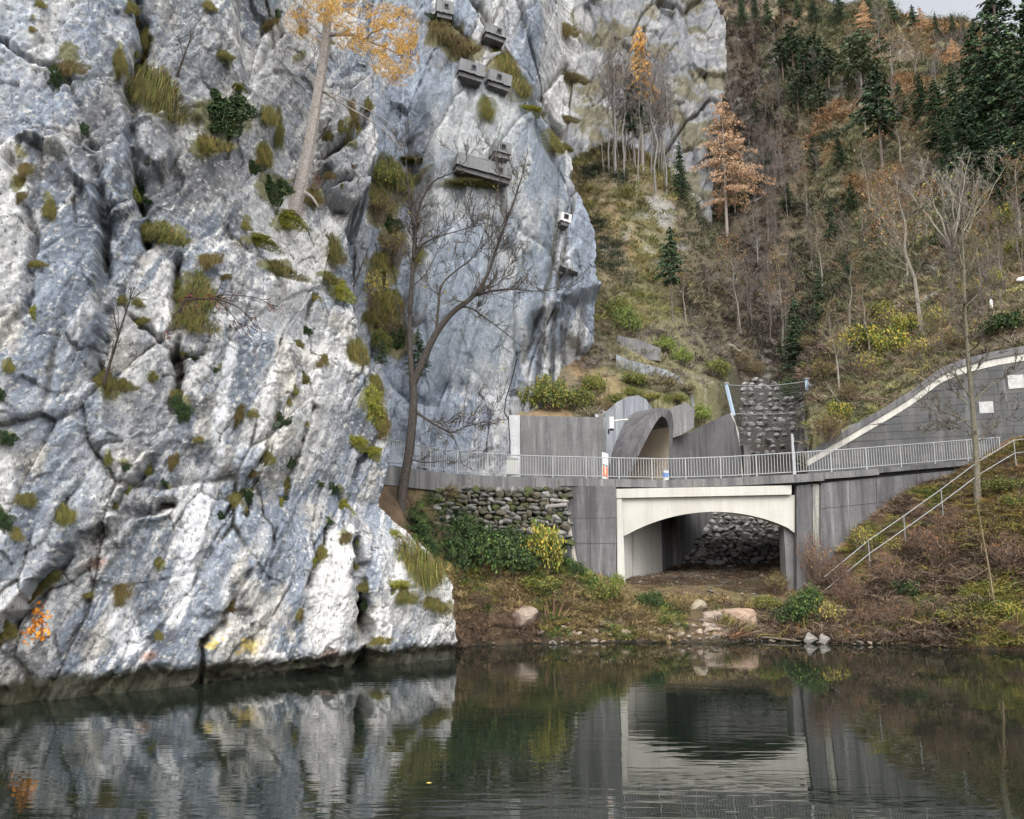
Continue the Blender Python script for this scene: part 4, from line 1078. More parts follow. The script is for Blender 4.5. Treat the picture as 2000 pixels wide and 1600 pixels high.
# ---- railing
rail_m = {}
def railing(name, label, p0, p1, npost):
    th = empty(name, road_at((p0 + p1) / 2)); tag(th, label, 'railing')
    # points along the edge by length
    n = 400
    pts = [rail_at(p0 + (p1 - p0) * i / n) for i in range(n + 1)]
    L = [0.0]
    for a, b in zip(pts[:-1], pts[1:]): L.append(L[-1] + (b - a).length)
    def at(s): return Vector(tuple(np.interp(s, L, [q[k] for q in pts]) for k in range(3)))
    tot = L[-1]
    lo = Vector(th.location)
    kn = [at(tot * i / 40) + Vector((0, 0.12, 0)) for i in range(41)]
    m = MB(); m.tube(kn, 0.032, 6); wpart(m, 'top_rail', M['galv'], th)
    m = MB(); m.tube([k - Vector((0, 0, 0.98)) for k in kn], 0.024, 6); wpart(m, 'bottom_rail', M['galv'], th)
    if 'post' not in rail_m:
        q = MB(); q.box((-0.03, -0.03, -1.2), (0.03, 0.03, 0.0)); rail_m['post'] = q.mesh('railing_post'); rail_m['post'].materials.append(M['galv'])
        q = MB(); q.box((-0.013, -0.008, -0.97), (0.013, 0.008, -0.02)); rail_m['bar'] = q.mesh('railing_bar'); rail_m['bar'].materials.append(M['galv'])
    for i in range(npost + 1):
        o = bpy.data.objects.new('post', rail_m['post']); col.objects.link(o); o.parent = th; o.location = at(tot * i / npost) + Vector((0, 0.12, 0)) - lo
    nb = int(tot / 0.145)
    per = max(1, round(nb / npost))
    for i in range(npost):
        for k in range(1, per):
            o = bpy.data.objects.new('baluster', rail_m['bar']); col.objects.link(o); o.parent = th
            o.location = at(tot * (i + k / per) / npost) + Vector((0, 0.12, 0)) - lo
railing('path_railing', 'galvanised railing along the path and across the bridge, left of the thick post', 752, 1549, 13)
railing('roadside_railing', 'galvanised railing right of the bridge, below the block wall', 1553, 1953, 6)
o = MB(); b = rail_at(1550); o.box((b.x - 0.06, b.y + 0.05, b.z - 1.4), (b.x + 0.06, b.y + 0.17, b.z + 0.9)); 
o.tube([b + Vector((0, 0.11, 0.9)), b + Vector((0, 0.11, 0.96))], [0.09, 0.05], 8)
tag(wpart(o, 'marker_post', M['galv'], None), 'tall grey steel post standing in the bridge railing', 'post')

# ---- block retaining wall on the right
A0, A1 = Vector((17.9, 52.1, 7.6)), Vector((36.0, 44.27, 7.6))
wd = (A1 - A0); wd.z = 0; WL = wd.length; wd.normalize(); wnrm = Vector((wd.y, -wd.x, 0))
def wall_sz(px, py):
    """photograph pixel -> (s, z) on the wall plane"""
    u, v = (px - 1000.0) / F, (800.0 - py) / F
    d = Vector((u, CP - v * SP, SP + v * CP))
    t = (A0 - Vector((0, 0, CH))).dot(wnrm) / d.dot(wnrm)
    q = Vector((0, 0, CH)) + d * t
    return (q - A0).dot(wd), q.z
TOPL = [wall_sz(*p) for p in ((1576,888),(1594,877),(1640,851),(1687,823),(1735,795),(1781,766),(1812,742),(1837,724),(1862,712),(1890,703),(1945,690),(2000,680),(2150,655),(2300,645))]
TS, TZ = [a for a, b in TOPL], [b for a, b in TOPL]
def topz(s): return float(np.interp(s, TS, TZ))
bw = empty('block_retaining_wall', A0 + wd * 6); tag(bw, 'dark block retaining wall with sloping coping on the right', 'wall')
def wp(s, z, out=0.0): return A0 + wd * s + Vector((0, 0, z - A0.z)) + wnrm * out
S0, S1 = TS[0], 14.5
m = MB(); n = 40
poly = [wp(S0, 7.0)] + [wp(S1 + 3, 7.0)] + [wp(S1 + 3 - (S1 + 3 - S0) * i / n, topz(S1 + 3 - (S1 + 3 - S0) * i / n) - 0.05) for i in range(n + 1)]
m.prism(poly[::-1], -wnrm * 0.5); wpart(m, 'mortar_core', mat_plain('dark_mortar', (0.10, 0.10, 0.10), 0.95, 0.1, 0.3, 8), bw)
def strip(d0, d1, out0, out1, s0, s1, seg):
    m = MB()
    for i in range(seg):
        a, b = s0 + (s1 - s0) * i / seg, s0 + (s1 - s0) * (i + 1) / seg
        q = [wp(a, topz(a) - d1, out1), wp(b, topz(b) - d1, out1), wp(b, topz(b) - d0, out1), wp(a, topz(a) - d0, out1)]
        m.prism(q, wnrm * (out0 - out1))
    return m
for i in range(9):
    a, b = S0 + (S1 + 3 - S0) * i / 9, S0 + (S1 + 3 - S0) * (i + 1) / 9
    wpart(strip(-0.10, 0.30, -0.3, 0.14, a + 0.006, b - 0.006, 6), 'coping_stone', M['concrete_mid'], bw)
band = wpart(strip(0.31, 0.72, -0.1, 0.05, S0, S1 + 3, 50), 'pale_band', mat_concrete('lime_wash', (0.66, 0.63, 0.57), 0.35, (0.34, 0.32, 0.30), amount=0.2), bw)
band['label'] = 'pale worn mortar band under the coping'
rr = random.Random(21)
blk_m = [mat_concrete('block_%d' % k, c, 0.3, (0.08, 0.08, 0.08), amount=0.5) for k, c in enumerate(((0.14,0.14,0.14),(0.125,0.125,0.128),(0.155,0.152,0.148)))]
z = 7.4; nblk = 0
while z < 16.5:
    hh = 0.46
    s = S0 - rr.uniform(0, 0.8)
    while s < S1:
        ww = rr.uniform(0.75, 1.2)
        a, b = max(s, S0), min(s + ww, S1)
        s += ww
        if b - a < 0.15: continue
        za, zb = topz(a) - 0.73, topz(b) - 0.73
        t0, t1 = min(z + hh, za), min(z + hh, zb)
        if max(t0, t1) - z < 0.08: continue
        g = 0.008
        pl = [wp(a + g, z + g, 0.04), wp(b - g, z + g, 0.04)]
        if t1 - z > 0.03: pl.append(wp(b - g, t1 - g, 0.04))
        if t0 - z > 0.03: pl.append(wp(a + g, t0 - g, 0.04))
        if len(pl) < 3: continue
        m = MB(); m.prism(pl, -wnrm * (0.06 - 0.0)); 
        o = wpart(m, 'stone_block', blk_m[rr.randrange(3)], bw); o.location += wnrm * rr.uniform(-0.012, 0.012); nblk += 1
    z += hh
for px, py, w, h, lab in ((1926, 796, 11, 11, 'lower'), (1984, 746, 12, 13, 'upper')):
    s_, z_ = wall_sz(px, py); k = 50.0 / F
    m = MB(); m.prism([wp(s_ - w * k * 1.08, z_ - h * k, 0.075), wp(s_ + w * k * 1.08, z_ - h * k, 0.075), wp(s_ + w * k * 1.08, z_ + h * k, 0.075), wp(s_ - w * k * 1.08, z_ + h * k, 0.075)], -wnrm * 0.03)
    tag(wpart(m, 'white_plaque', mat_plain('worn_white_' + lab, (0.50, 0.495, 0.48), 0.6, 0.3, 0.28, 5), None), 'worn white square plaque on the block wall, %s of the two' % lab, 'plaque')

# ---- stair handrail on the right bank
hr = empty('stair_handrail', P(1690, 1070, 41.2)); tag(hr, 'thin galvanised stair handrail climbing the right bank', 'handrail')
HP = [(1610,1127,42.0),(1696,1056,41.7),(1765,1008,41.5),(1838,956,41.4),(1910,902,41.3),(1980,860,41.2),(2060,852,41.2)]
for dz in (0.0, 0.62):
    m = MB(); m.tube([P(*p) - Vector((0, 0, dz)) for p in HP], 0.018, 6); wpart(m, 'rail', M['galv'], hr)
for p in HP[1:]:
    m = MB(); t_ = P(*p); m.tube([t_, t_ - Vector((0, 0, 1.25))], 0.02, 6); wpart(m, 'post', M['galv'], hr)

# ---- rockfall net fence over the channel
nf = empty('rockfall_fence', P(1432, 808, 58.6)); tag(nf, 'rockfall net stretched between two pale blue posts above the channel', 'fence')
for (bx, by), (tx, ty) in (((1433,812), (1418,750)), ((1582,806), (1575,741))):
    m = MB(); m.tube([P(bx, by, 58.3), P(tx, ty, 58.3)], 0.13, 4); o = wpart(m, 'post', M['post_blue'], nf)
    q = MB(); c = P(tx, ty, 58.3); q.box((c.x - 0.17, c.y - 0.17, c.z), (c.x + 0.17, c.y + 0.17, c.z + 0.06)); q2 = wpart(q, 'cap', M['galv'], nf)
nl, nr = [(1419,752),(1446,886)], [(1576,745),(1560,886)]
def netp(u, v):
    x = (nl[0][0] + (nl[1][0] - nl[0][0]) * v) * (1 - u) + (nr[0][0] + (nr[1][0] - nr[0][0]) * v) * u
    y = (nl[0][1] + (nl[1][1] - nl[0][1]) * v) * (1 - u) + (nr[0][1] + (nr[1][1] - nr[0][1]) * v) * u
    return P(x, y + 5 * math.sin(math.pi * u) * (1 - v), 58.4 - 0.25 * math.sin(math.pi * u) * math.sin(math.pi * v))
m = MB(); nn = 34
for i in range(nn + 1):
    vmax = 0.78 + 0.1 * math.sin(i * 0.7)
    m.tube([netp(min(1, max(0, i / nn + (0.012 if j % 2 else -0.012))), vmax * j / 24) for j in range(25)], 0.017, 3, False)
for j in range(25):
    m.tube([netp(i / 24, 0.84 * j / 24) for i in range(25)], 0.015, 3, False)
wpart(m, 'net', mat_plain('net_wire', (0.12, 0.125, 0.125), 0.5, 0.4, 0.1, 10), nf)
for v in (0.0, 0.42):
    m = MB(); m.tube([netp(i / 20, v) for i in range(21)], 0.03, 4); wpart(m, 'rope', M['galv'], nf)
m = MB(); m.tube([P(1577, 746, 58.3), P(1622, 797, 57.2)], 0.03, 4); m.tube([P(1419, 752, 58.3), P(1385, 757, 60.5)], 0.025, 4); wpart(m, 'guy_cable', M['galv'], nf)
m = MB(); m.tube([P(1590, 812, 57.4), P(1594, 800, 57.4), P(1622, 797, 57.2), P(1622, 812, 57.2)], 0.035, 4); m.tube([P(1604, 800, 57.4), P(1604, 810, 57.4)], 0.03, 4); wpart(m, 'anchor_frame', M['galv'], nf)

# ---- small things by the road
t = empty('height_gauge', P(1195, 838, 46.4)); tag(t, 'white traffic signal box with a horizontal arm on the tunnel collar', 'signal')
m = MB(); a = P(1195, 826, 46.2); m.box((a.x - 0.13, a.y - 0.1, a.z - 0.32), (a.x + 0.1, a.y + 0.15, a.z + 0.32)); wpart(m, 'signal_box', M['white'], t)
m = MB(); m.box((a.x - 0.11, a.y - 0.13, a.z - 0.42), (a.x + 0.08, a.y + 0.13, a.z - 0.325)); m.box((a.x - 0.22, a.y + 0.0, a.z - 0.62), (a.x - 0.14, a.y + 0.1, a.z - 0.35)); wpart(m, 'bracket', M['dark'], t)
m = MB(); c = P(1199, 822.5, 46.2); d = P(1226, 819.5, 47.0); m.tube([c, d], 0.06, 6); o = wpart(m, 'arm', mat_plain('pale_arm', (0.62, 0.6, 0.54), 0.5, 0.3, 0.05), t)
t = empty('road_sign_board', P(1183, 937, 46.0)); tag(t, 'tall white board with orange and black bars behind the railing', 'sign')
def board(x0, y0, x1, y1, Y, th=0.04):
    return face([(x0, y0), (x1, y0 + 4), (x1, y1 + 3), (x0, y1)], lambda x: Y, th)
wpart(board(1176, 883, 1188, 934, 46.0), 'panel', M['white'], t)
wpart(board(1178, 905, 1181.5, 907.5, 45.97, 0.02), 'black_bar', M['dark'], t); wpart(board(1183.5, 907, 1187, 909.5, 45.97, 0.02), 'black_bar', M['dark'], t)
M['orange'] = mat_plain('orange_print', (0.75, 0.16, 0.05), 0.5, 0.3, 0.1)
for q in ((1178,909,1181,929),(1184,911,1187,932),(1178,925,1187,929)):
    wpart(board(*q, 45.98 - 0.004 * (q[0] == 1178) - 0.003 * (q[1] == 925), 0.01), 'orange_bar', M['orange'], t)
t = empty('control_cabinet', P(1000, 938, 45.8)); tag(t, 'small pale grey control cabinet behind the railing by the white pillar', 'cabinet')
wpart(face([(990,896),(1011,896),(1011,927),(990,927)], lambda x: 45.8, 0.35), 'body', mat_plain('cabinet_grey', (0.50, 0.50, 0.47), 0.5, 0.3, 0.06), t)
wpart(face([(989,894),(1012,894),(1012,896),(989,896)], lambda x: 45.75, 0.45), 'lid', M['galv'], t)
t = empty('waste_bin', P(1300, 937, 50.5)); tag(t, 'small white and blue bin at the foot of the tunnel rim', 'bin')
m = MB(); c = P(1300, 928, 50.5); m.tube([c + Vector((0, 0, -0.4)), c + Vector((0, 0, 0.25))], [0.18, 0.2], 10); wpart(m, 'body', M['white'], t)
m = MB(); m.tube([c + Vector((0, 0, -0.12)), c + Vector((0, 0, 0.12))], 0.206, 10); wpart(m, 'blue_label', mat_plain('blue_print', (0.12, 0.25, 0.6), 0.5, 0.3, 0.1), t)
m = MB(); m.tube([c + Vector((0, 0, 0.25)), c + Vector((0, 0, 0.32))], [0.21, 0.12], 10); wpart(m, 'lid', M['galv'], t)
# cable down the rock beside the pillar
m = MB(); m.tube([P(x, y, 46.6) for x, y in ((1010,700),(1000,740),(988,780),(985,806),(993,820),(996,860),(996,890))], 0.03, 5)
tag(wpart(m, 'power_cable', M['dark'], None), 'thin dark cable running down the rock to the white pillar', 'cable')
# street lamp at the right edge of the view
t = empty('street_lamp', (25.35, 40.6, 8.9)); tag(t, 'pale street lamp head reaching in over the road from the right edge', 'lamp')
h = P(1995, 547, 40.6)
m = MB(); m.tube([(25.6, 40.6, 8.6), (25.55, 40.6, h.z - 0.4), (25.4, 40.6, h.z - 0.02), (h.x + 0.25, 40.6, h.z + 0.05)], [0.09, 0.07, 0.05, 0.04], 8); wpart(m, 'pole', M['galv'], t)
m = MB(); m.tube([(h.x + 0.45, 40.6, h.z + 0.05), (h.x + 0.15, 40.6, h.z + 0.06), (h.x - 0.15, 40.6, h.z + 0.0), (h.x - 0.24, 40.6, h.z - 0.04)], [0.07, 0.13, 0.11, 0.03], 8); wpart(m, 'lamp_head', M['white'], t)
q = hit(1937, 605, 47); m = MB(); m.tube([q, q + Vector((0, 0, 0.55))], 0.10, 8); m.tube([q + Vector((0, 0, .55)), q + Vector((0, 0, .65))], [0.11, 0.05], 8)
tag(wpart(m, 'white_marker', M['white'], None), 'short white marker post among the leaves above the block wall', 'post')

# ---- board clad boxes high on the cliff behind the road
def cliff_box(px, py, w, h, depth, label, mat, wins=(), name='board_clad_box', tilt=0.0, Yo=None):
    c = surf_at(VB, px, py, 6); c.y = min(surf_at(VB, px + w * q, py + h * r_, 5).y for q in (-0.45, -0.22, 0, 0.22, 0.45) for r_ in (-0.4, 0.4)) + 0.28; s = c.y / F
    c = P(px, py, c.y)
    if Yo: c.y -= Yo
    W, Hh = w * s / 0.9, h * s
    t = empty(name, (c.x, c.y, c.z - Hh / 2)); tag(t, label, 'box')
    ang = math.atan2(0.34, 0.94)
    mt = Matrix.Translation(Vector((c.x, c.y, c.z))) @ Matrix.Rotation(ang, 4, 'Z') @ Matrix.Rotation(tilt, 4, 'Y')
    m = MB(); m.box((-W / 2 + .03, -depth * 0.3 + 0.04, -Hh / 2 + .04), (W / 2 - .03, depth, Hh / 2 - .03), mt); wpart(m, 'body', M['dark'] if mat is M['wood'] else mat, t)
    m = MB(); nb = max(3, int(W / 0.16)); rr = random.Random(int(px))
    for i in range(nb):                                 # upright boards
        x0, x1 = -W / 2 + W * i / nb, -W / 2 + W * (i + 1) / nb - 0.012
        m.box((x0, -depth * 0.3 - rr.uniform(0, 0.025), -Hh / 2 - rr.uniform(0, 0.05)), (x1, -depth * 0.3 + 0.035, Hh / 2), mt)
    wpart(m, 'front_boards', mat, t)
    for sx in (-1, 1):
        m = MB()
        for i in range(5):
            y0 = -depth * 0.3 + 0.04 + i * depth * 0.28
            m.box((sx * W / 2 - 0.02, y0, -Hh / 2), (sx * W / 2 + 0.02, y0 + depth * 0.27, Hh / 2), mt)
        wpart(m, 'side_boards', mat, t)
    m = MB(); m.box((-W / 2, -depth * 0.31, Hh / 2), (W / 2, depth, Hh / 2 + 0.04), mt); wpart(m, 'roof', mat, t)
    m = MB(); m.box((-W / 2 + 0.06, -depth * 0.22, -Hh / 2 - 0.3), (W / 2 - 0.06, depth, -Hh / 2 + 0.03), mt); wpart(m, 'base', M['concrete_dark'], t)
    for wx, wz in wins:
        x, zz = wx * W / 2, wz * Hh / 2
        m = MB(); m.box((x - 0.17, -depth * 0.3 - 0.055, zz - 0.17), (x + 0.17, -depth * 0.3 - 0.03, zz + 0.17), mt); f = wpart(m, 'window', M['concrete_dark'], t)
        m = MB(); m.box((x - 0.11, -depth * 0.3 - 0.07, zz - 0.11), (x + 0.11, -depth * 0.3 - 0.056, zz + 0.11), mt); g = wpart(m, 'pane', M['dark'], None); g.parent = f
    return t
cliff_box(866, 22, 33, 26, 1.5, 'highest small board clad box on the cliff, left of the others', M['wood'], [(0.1, 0.15)])
cliff_box(966, 68, 42, 18, 1.5, 'board clad box on the cliff above a white rock patch', M['wood'], [(0.2, 0.1)], tilt=0.16)
cliff_box(918, 141, 50, 25, 1.7, 'left half of the long board clad lookout under a small chute', M['wood'], [(0.1, 0.1)], tilt=0.12)
cliff_box(972, 160, 46, 23, 1.7, 'right half of the long board clad lookout under a small chute', M['wood'], [(-0.1, 0.1)], tilt=0.14)
m = MB(); a = surf_at(VB, 955, 136, 6); m.prism([a + Vector((-0.45, -1.1, 0.0)), a + Vector((0.1, -1.3, 0.0)), a + Vector((0.75, -1.0, 0.55)), a + Vector((0.3, -0.8, 0.62))], (0, 0, 0.12)); 
m.prism([a + Vector((-0.4, -0.9, -0.5)), a + Vector((-0.3, -0.9, -0.5)), a + Vector((0.2, -0.7, 0.3)), a + Vector((0.1, -0.7, 0.3))], (0, 0.1, 0.05))
tag(wpart(m, 'wooden_chute', M['wood'], None), 'short tilted wooden chute roof above the long lookout', 'chute')
cliff_box(979, 301, 33, 22, 1.3, 'small board clad box on top of the lower lookout', M['wood'], [(0.0, 0.1)], Yo=0.5, tilt=0.08)
cliff_box(942, 331, 108, 25, 1.8, 'long lower board clad lookout on the middle of the cliff', M['wood'], [(0.55, -0.1)], tilt=0.12)
cliff_box(1102, 433, 19, 15, 1.0, 'small white metal box on the right edge of the cliff', M['white'], [(-0.1, 0.2)], name='white_cliff_box', tilt=0.15, Yo=0.4)
m = MB(); a = surf_at(VB, 1112, 535, 6); m.prism([a + Vector((-0.55, -0.8, 0.12)), a + Vector((0.6, -0.5, -0.22)), a + Vector((0.6, 0.4, -0.22)), a + Vector((-0.55, 0.3, 0.12))], (0, 0, 0.1))
tag(wpart(m, 'rock_ledge_board', M['wood'], None), 'narrow dark board fixed across the right pillar of the cliff', 'board')

# ---- rockfall netting hung on the cliff
def mat_net():
    m, t, b = mat_new('rockfall_netting', 0.6, 0.4)
    b.inputs['Base Color'].default_value = (0.22, 0.26, 0.28, 1)
    p = pos_node(t)
    outs = []
    for rot in (R(45), R(-45)):
        w = N(t, 'ShaderNodeTexWave'); w.inputs['Scale'].default_value = 2.6
        t.links.new(mapping(t, p, (1, 0.0, 1), (0, rot, 0)), w.inputs['Vector'])
        g = N(t, 'ShaderNodeMath', operation='GREATER_THAN'); t.links.new(w.outputs['Fac'], g.inputs[0]); g.inputs[1].default_value = 0.965
        outs.append(g)
    mx = N(t, 'ShaderNodeMath', operation='MAXIMUM'); t.links.new(outs[0].outputs[0], mx.inputs[0]); t.links.new(outs[1].outputs[0], mx.inputs[1])
    t.links.new(mx.outputs[0], b.inputs['Alpha'])
    return m
M['netting'] = mat_net()
def netting(label, poly):
    k = poly_sd(BQX, BQY, poly) > 0
    V = VB3[::3, ::3].copy(); kk = k[::3, ::3]
    for ax in (0, 1):                                   # the net spans the hollows
        V[:, :, 1] = np.minimum(V[:, :, 1], (np.roll(V[:, :, 1], 2, ax) + np.roll(V[:, :, 1], -2, ax)) / 2)
    V[:, :, 1] -= 0.15
    nvv, nuu = V.shape[:2]
    f = grid_faces(nuu, nvv, kk)
    o = link('rockfall_netting', np_mesh('rockfall_netting', V.reshape(-1, 3), f), M['netting'])
    tag(o, label, 'net')
netting('thin steel rockfall net over the cliff around the board clad boxes', [(830,130),(900,130),(1000,150),(1035,210),(1085,280),(1100,360),(1085,470),(1040,640),(1000,760),(840,760),(800,560),(830,380)])
# ================================================================== PLANTS
G = np.random.default_rng(11)
def unit(v): return v / np.maximum(np.linalg.norm(v, axis=-1, keepdims=True), 1e-9)
def leafcloud(cen, size, colr, elong=1.7, dirs=None, flat=0.0):
    """one small diamond leaf (two triangles) at each centre"""
    n = len(cen)
    d = unit(G.standard_normal((n, 3))) if dirs is None else unit(np.asarray(dirs) + 0.35 * G.standard_normal((n, 3)))
    s = unit(np.cross(d, unit(G.standard_normal((n, 3)) + np.array((0, 0, flat)))))
    size = np.broadcast_to(np.asarray(size, float).reshape(-1, 1), (n, 1)) * G.uniform(0.7, 1.3, (n, 1))
    a = cen - d * size * elong / 2; b = cen + d * size * elong / 2
    l = cen + s * size / 2; r = cen - s * size / 2
    V = np.stack([a, l, b, r], 1).reshape(-1, 3)
    i = np.arange(n)[:, None] * 4
    Fc = np.concatenate([i + np.array([[0, 1, 2]]), i + np.array([[0, 2, 3]])], 1).reshape(-1, 3)
    C = np.repeat(np.broadcast_to(colr, (n, 3)), 4, 0)
    return V, Fc, C
def blades(root, dirs, length, width, colr, droop=0.5):
    n = len(root)
    L = np.broadcast_to(np.asarray(length, float).reshape(-1, 1), (n, 1)); d = unit(dirs)
    s = unit(np.cross(d, unit(G.standard_normal((n, 3))))) * (np.asarray(width).reshape(-1, 1) / 2)
    mid = root + d * L * 0.55; tip = root + d * L * 0.9 + np.array((0, 0, -1.0)) * L * droop * 0.55
    V = np.stack([root - s, root + s, mid + s * 0.8, mid - s * 0.8, tip], 1).reshape(-1, 3)
    i = np.arange(n)[:, None] * 5
    Fc = np.concatenate([i + np.array([[0, 1, 2]]), i + np.array([[0, 2, 3]]), i + np.array([[3, 2, 4]])], 1).reshape(-1, 3)
    C = np.broadcast_to(colr, (n, 3))
    C = np.stack([C, C, C, C, C], 1).reshape(-1, 3)
    return V, Fc, C
def join(parts):
    V, Fc, C, b = [], [], [], 0
    for v, f, c in parts:
        V.append(v); Fc.append(f + b); C.append(c); b += len(v)
    return np.concatenate(V), np.concatenate(Fc), np.concatenate(C)
def pick(pal, n, var=0.18):
    pal = np.asarray(pal, float)
    c = pal[G.integers(0, len(pal), n)]
    return np.clip(c * (1 + var * G.standard_normal((n, 1))), 0.005, 0.9)
def tubes_np(mb): return mb
# ---- palettes (base colours)
OLIVE = [(0.17,0.175,0.045),(0.23,0.20,0.06),(0.13,0.15,0.04),(0.29,0.23,0.075)]
GREEN = [(0.065,0.115,0.035),(0.09,0.15,0.04),(0.05,0.085,0.035),(0.12,0.16,0.05)]
DKGREEN = [(0.035,0.062,0.028),(0.05,0.085,0.035),(0.065,0.10,0.04),(0.028,0.048,0.025)]
SPRUCE = [(0.050,0.090,0.050),(0.072,0.120,0.060),(0.042,0.072,0.045),(0.095,0.145,0.065)]
PINE = [(0.045,0.075,0.045),(0.06,0.095,0.055),(0.075,0.11,0.06),(0.035,0.06,0.04)]
YMOSS = [(0.34,0.35,0.04),(0.26,0.30,0.045),(0.17,0.21,0.04),(0.40,0.36,0.07)]
BROWN = [(0.12,0.08,0.04),(0.17,0.11,0.05),(0.09,0.065,0.035),(0.20,0.15,0.07)]
LARCH = [(0.55,0.30,0.07),(0.62,0.36,0.10),(0.46,0.24,0.06),(0.52,0.33,0.12)]
LARCHD = [(0.48,0.29,0.16),(0.54,0.34,0.20),(0.42,0.25,0.14),(0.47,0.31,0.19)]
YGREEN = [(0.24,0.25,0.05),(0.32,0.29,0.07),(0.16,0.19,0.05),(0.38,0.33,0.08)]
YELLOW = [(0.48,0.36,0.06),(0.40,0.33,0.08),(0.30,0.28,0.06)]
RUST = [(0.26,0.13,0.06),(0.20,0.10,0.05),(0.32,0.18,0.08),(0.15,0.09,0.05)]

ORD = ['first','second','third','fourth','fifth','sixth','seventh','eighth','ninth','tenth','eleventh','twelfth','thirteenth','fourteenth','fifteenth','sixteenth','seventeenth','eighteenth','nineteenth','twentieth','twenty-first','twenty-second','twenty-third','twenty-fourth','twenty-fifth','twenty-sixth','twenty-seventh','twenty-eighth','twenty-ninth','thirtieth']
def nth(lst, i):
    return ORD[sorted(range(len(lst)), key=lambda k: lst[k][0]).index(i)] + ' from the left'
# ---- tufts on the ledges
def tuft_mesh(name, pal, n, ln, wd, droop, spread=0.5, leafy=0):
    q = np.sqrt(G.uniform(0, 1, n)); a = G.uniform(0, 2 * math.pi, n)
    ph = G.uniform(0, 6.28, 3); q = q * (0.72 + 0.3 * np.sin(2 * a + ph[0]) + 0.22 * np.sin(3 * a + ph[1]) + 0.14 * np.sin(7 * a + ph[2]))
    root = np.stack([q * np.cos(a) * 0.95, 0.12 - 0.35 * (1 - q * q) * G.uniform(0.2, 1, n), q * np.sin(a) * 0.85 - 0.05], -1)
    d = np.stack([root[:, 0] * spread + 0.3 * G.standard_normal(n), -0.55 + 0.3 * G.standard_normal(n), 0.55 + 0.35 * G.standard_normal(n)], -1)
    parts = [blades(root, d, G.uniform(ln * 0.4, ln * 1.5, n), np.full(n, wd), pick(pal, n, 0.28), droop)]
    if leafy:
        q = np.sqrt(G.uniform(0, 1, leafy)); a = G.uniform(0, 2 * math.pi, leafy)
        q = q * (0.75 + 0.3 * np.sin(2 * a + ph[0]) + 0.22 * np.sin(3 * a + ph[1]) + 0.14 * np.sin(7 * a + ph[2]))
        cen = np.stack([q * np.cos(a), -0.45 * (1 - q * q) * G.uniform(0.3, 1, leafy), q * np.sin(a) * 0.9], -1)
        parts.append(leafcloud(cen, 0.045, pick(pal, leafy, 0.3)))
    V, f, c = join(parts)
    me = np_mesh(name, V, f, c); me.materials.append(M['leaf']); return me
TUFT = {'g': [tuft_mesh('grass_tuft_%d' % k, OLIVE + BROWN[:2] + GREEN[:1 + k % 2], 2800, 0.60, 0.017, 1.5) for k in range(3)],
        'd': [tuft_mesh('juniper_tuft_%d' % k, DKGREEN + GREEN[:1], 1200, 0.34, 0.02, 0.5, 0.6, 3200) for k in range(2)],
        'y': [tuft_mesh('moss_tuft_%d' % k, YMOSS + OLIVE[:2], 1800, 0.30, 0.02, 1.0, 0.5, 1600) for k in range(2)],
        'b': [tuft_mesh('dry_tuft_%d' % k, BROWN + OLIVE[:1], 2200, 0.52, 0.016, 1.7) for k in range(2)]}
def where(px, py):
    h = 'left' if px < 230 else 'middle' if px < 480 else 'right'
    v = 'top' if py < 320 else 'upper middle' if py < 640 else 'lower middle' if py < 960 else 'bottom'
    return '%s %s' % (v, h)
KN = {'g': ('grass_tuft', 'olive grass tuft', 'grass'), 'd': ('green_shrub', 'dark green low shrub', 'shrub'), 'y': ('moss_cushion', 'yellow green moss cushion', 'moss'), 'b': ('dry_grass_tuft', 'brown dry grass tuft', 'grass')}
BIG = {(310,190): 'large olive grass tuft hanging left of the dark juniper on the near cliff', (430,225): 'large dark green juniper mat on the upper near cliff',
  (530,370): 'dark green shrub left of the foot of the larch trunk', (558,430): 'yellow green mossy shelf under the larch foot', (505,470): 'narrow bright moss shelf below the larch foot', (540,525): 'drooping grass shelf under the two moss shelves',
  (320,458): 'long grass shelf left of the moss shelves', (385,575): 'grass patch behind the red berry shrub', (822,1110): 'big olive grass slope on the outer boulder at the cliff foot', (727,790): 'yellow moss hanging from the cliff edge above the railing',
  (665,567): 'bright moss cushion on the right corner of the near cliff', (775,1142): 'bright yellow moss strip across the outer boulder', (140,135): 'brown dry tuft high on the left plate of the cliff'}
def place_tufts(lst, V, cliff, base_r=34.0):
    for x, y, rx, ry, k in lst:
        p = surf_at(V, x, y - ry * 0.05, 4)
        s = p.y / F
        nm, lab, cat = KN[k]
        o = link(nm, TUFT[k][int(G.integers(0, len(TUFT[k])))])
        o.location = p + Vector((0, -0.02, 0))
        o.scale = (rx * s * 1.2, max(rx, ry) * s * 0.85, ry * s * 1.2)
        o.rotation_euler = (G.uniform(-.1, .1), G.uniform(-.25, .25), R(12) + G.uniform(-.3, .3))
        if (x, y) in BIG: tag(o, BIG[(x, y)], cat)
        elif cliff == 'near':
            sib = [m_ for m_ in lst if m_[4] == k and where(m_[0], m_[1]) == where(x, y) and (m_[0], m_[1]) not in BIG]
            extra = '' if len(sib) == 1 else ', ' + nth(sib, sib.index((x, y, rx, ry, k)))
            tag(o, '%s, %s of the near cliff%s' % (lab, where(x, y), extra), cat, 'tufts on the near cliff')
        else:
            sib = [m_ for m_ in lst if m_[4] == k]
            tag(o, '%s clinging to the cliff behind the road, %s' % (lab, nth(sib, sib.index((x, y, rx, ry, k)))), cat, 'tufts on the cliff behind the road')
place_tufts(MOSS_A, VA, 'near')
place_tufts(MOSS_B, VB, 'far')
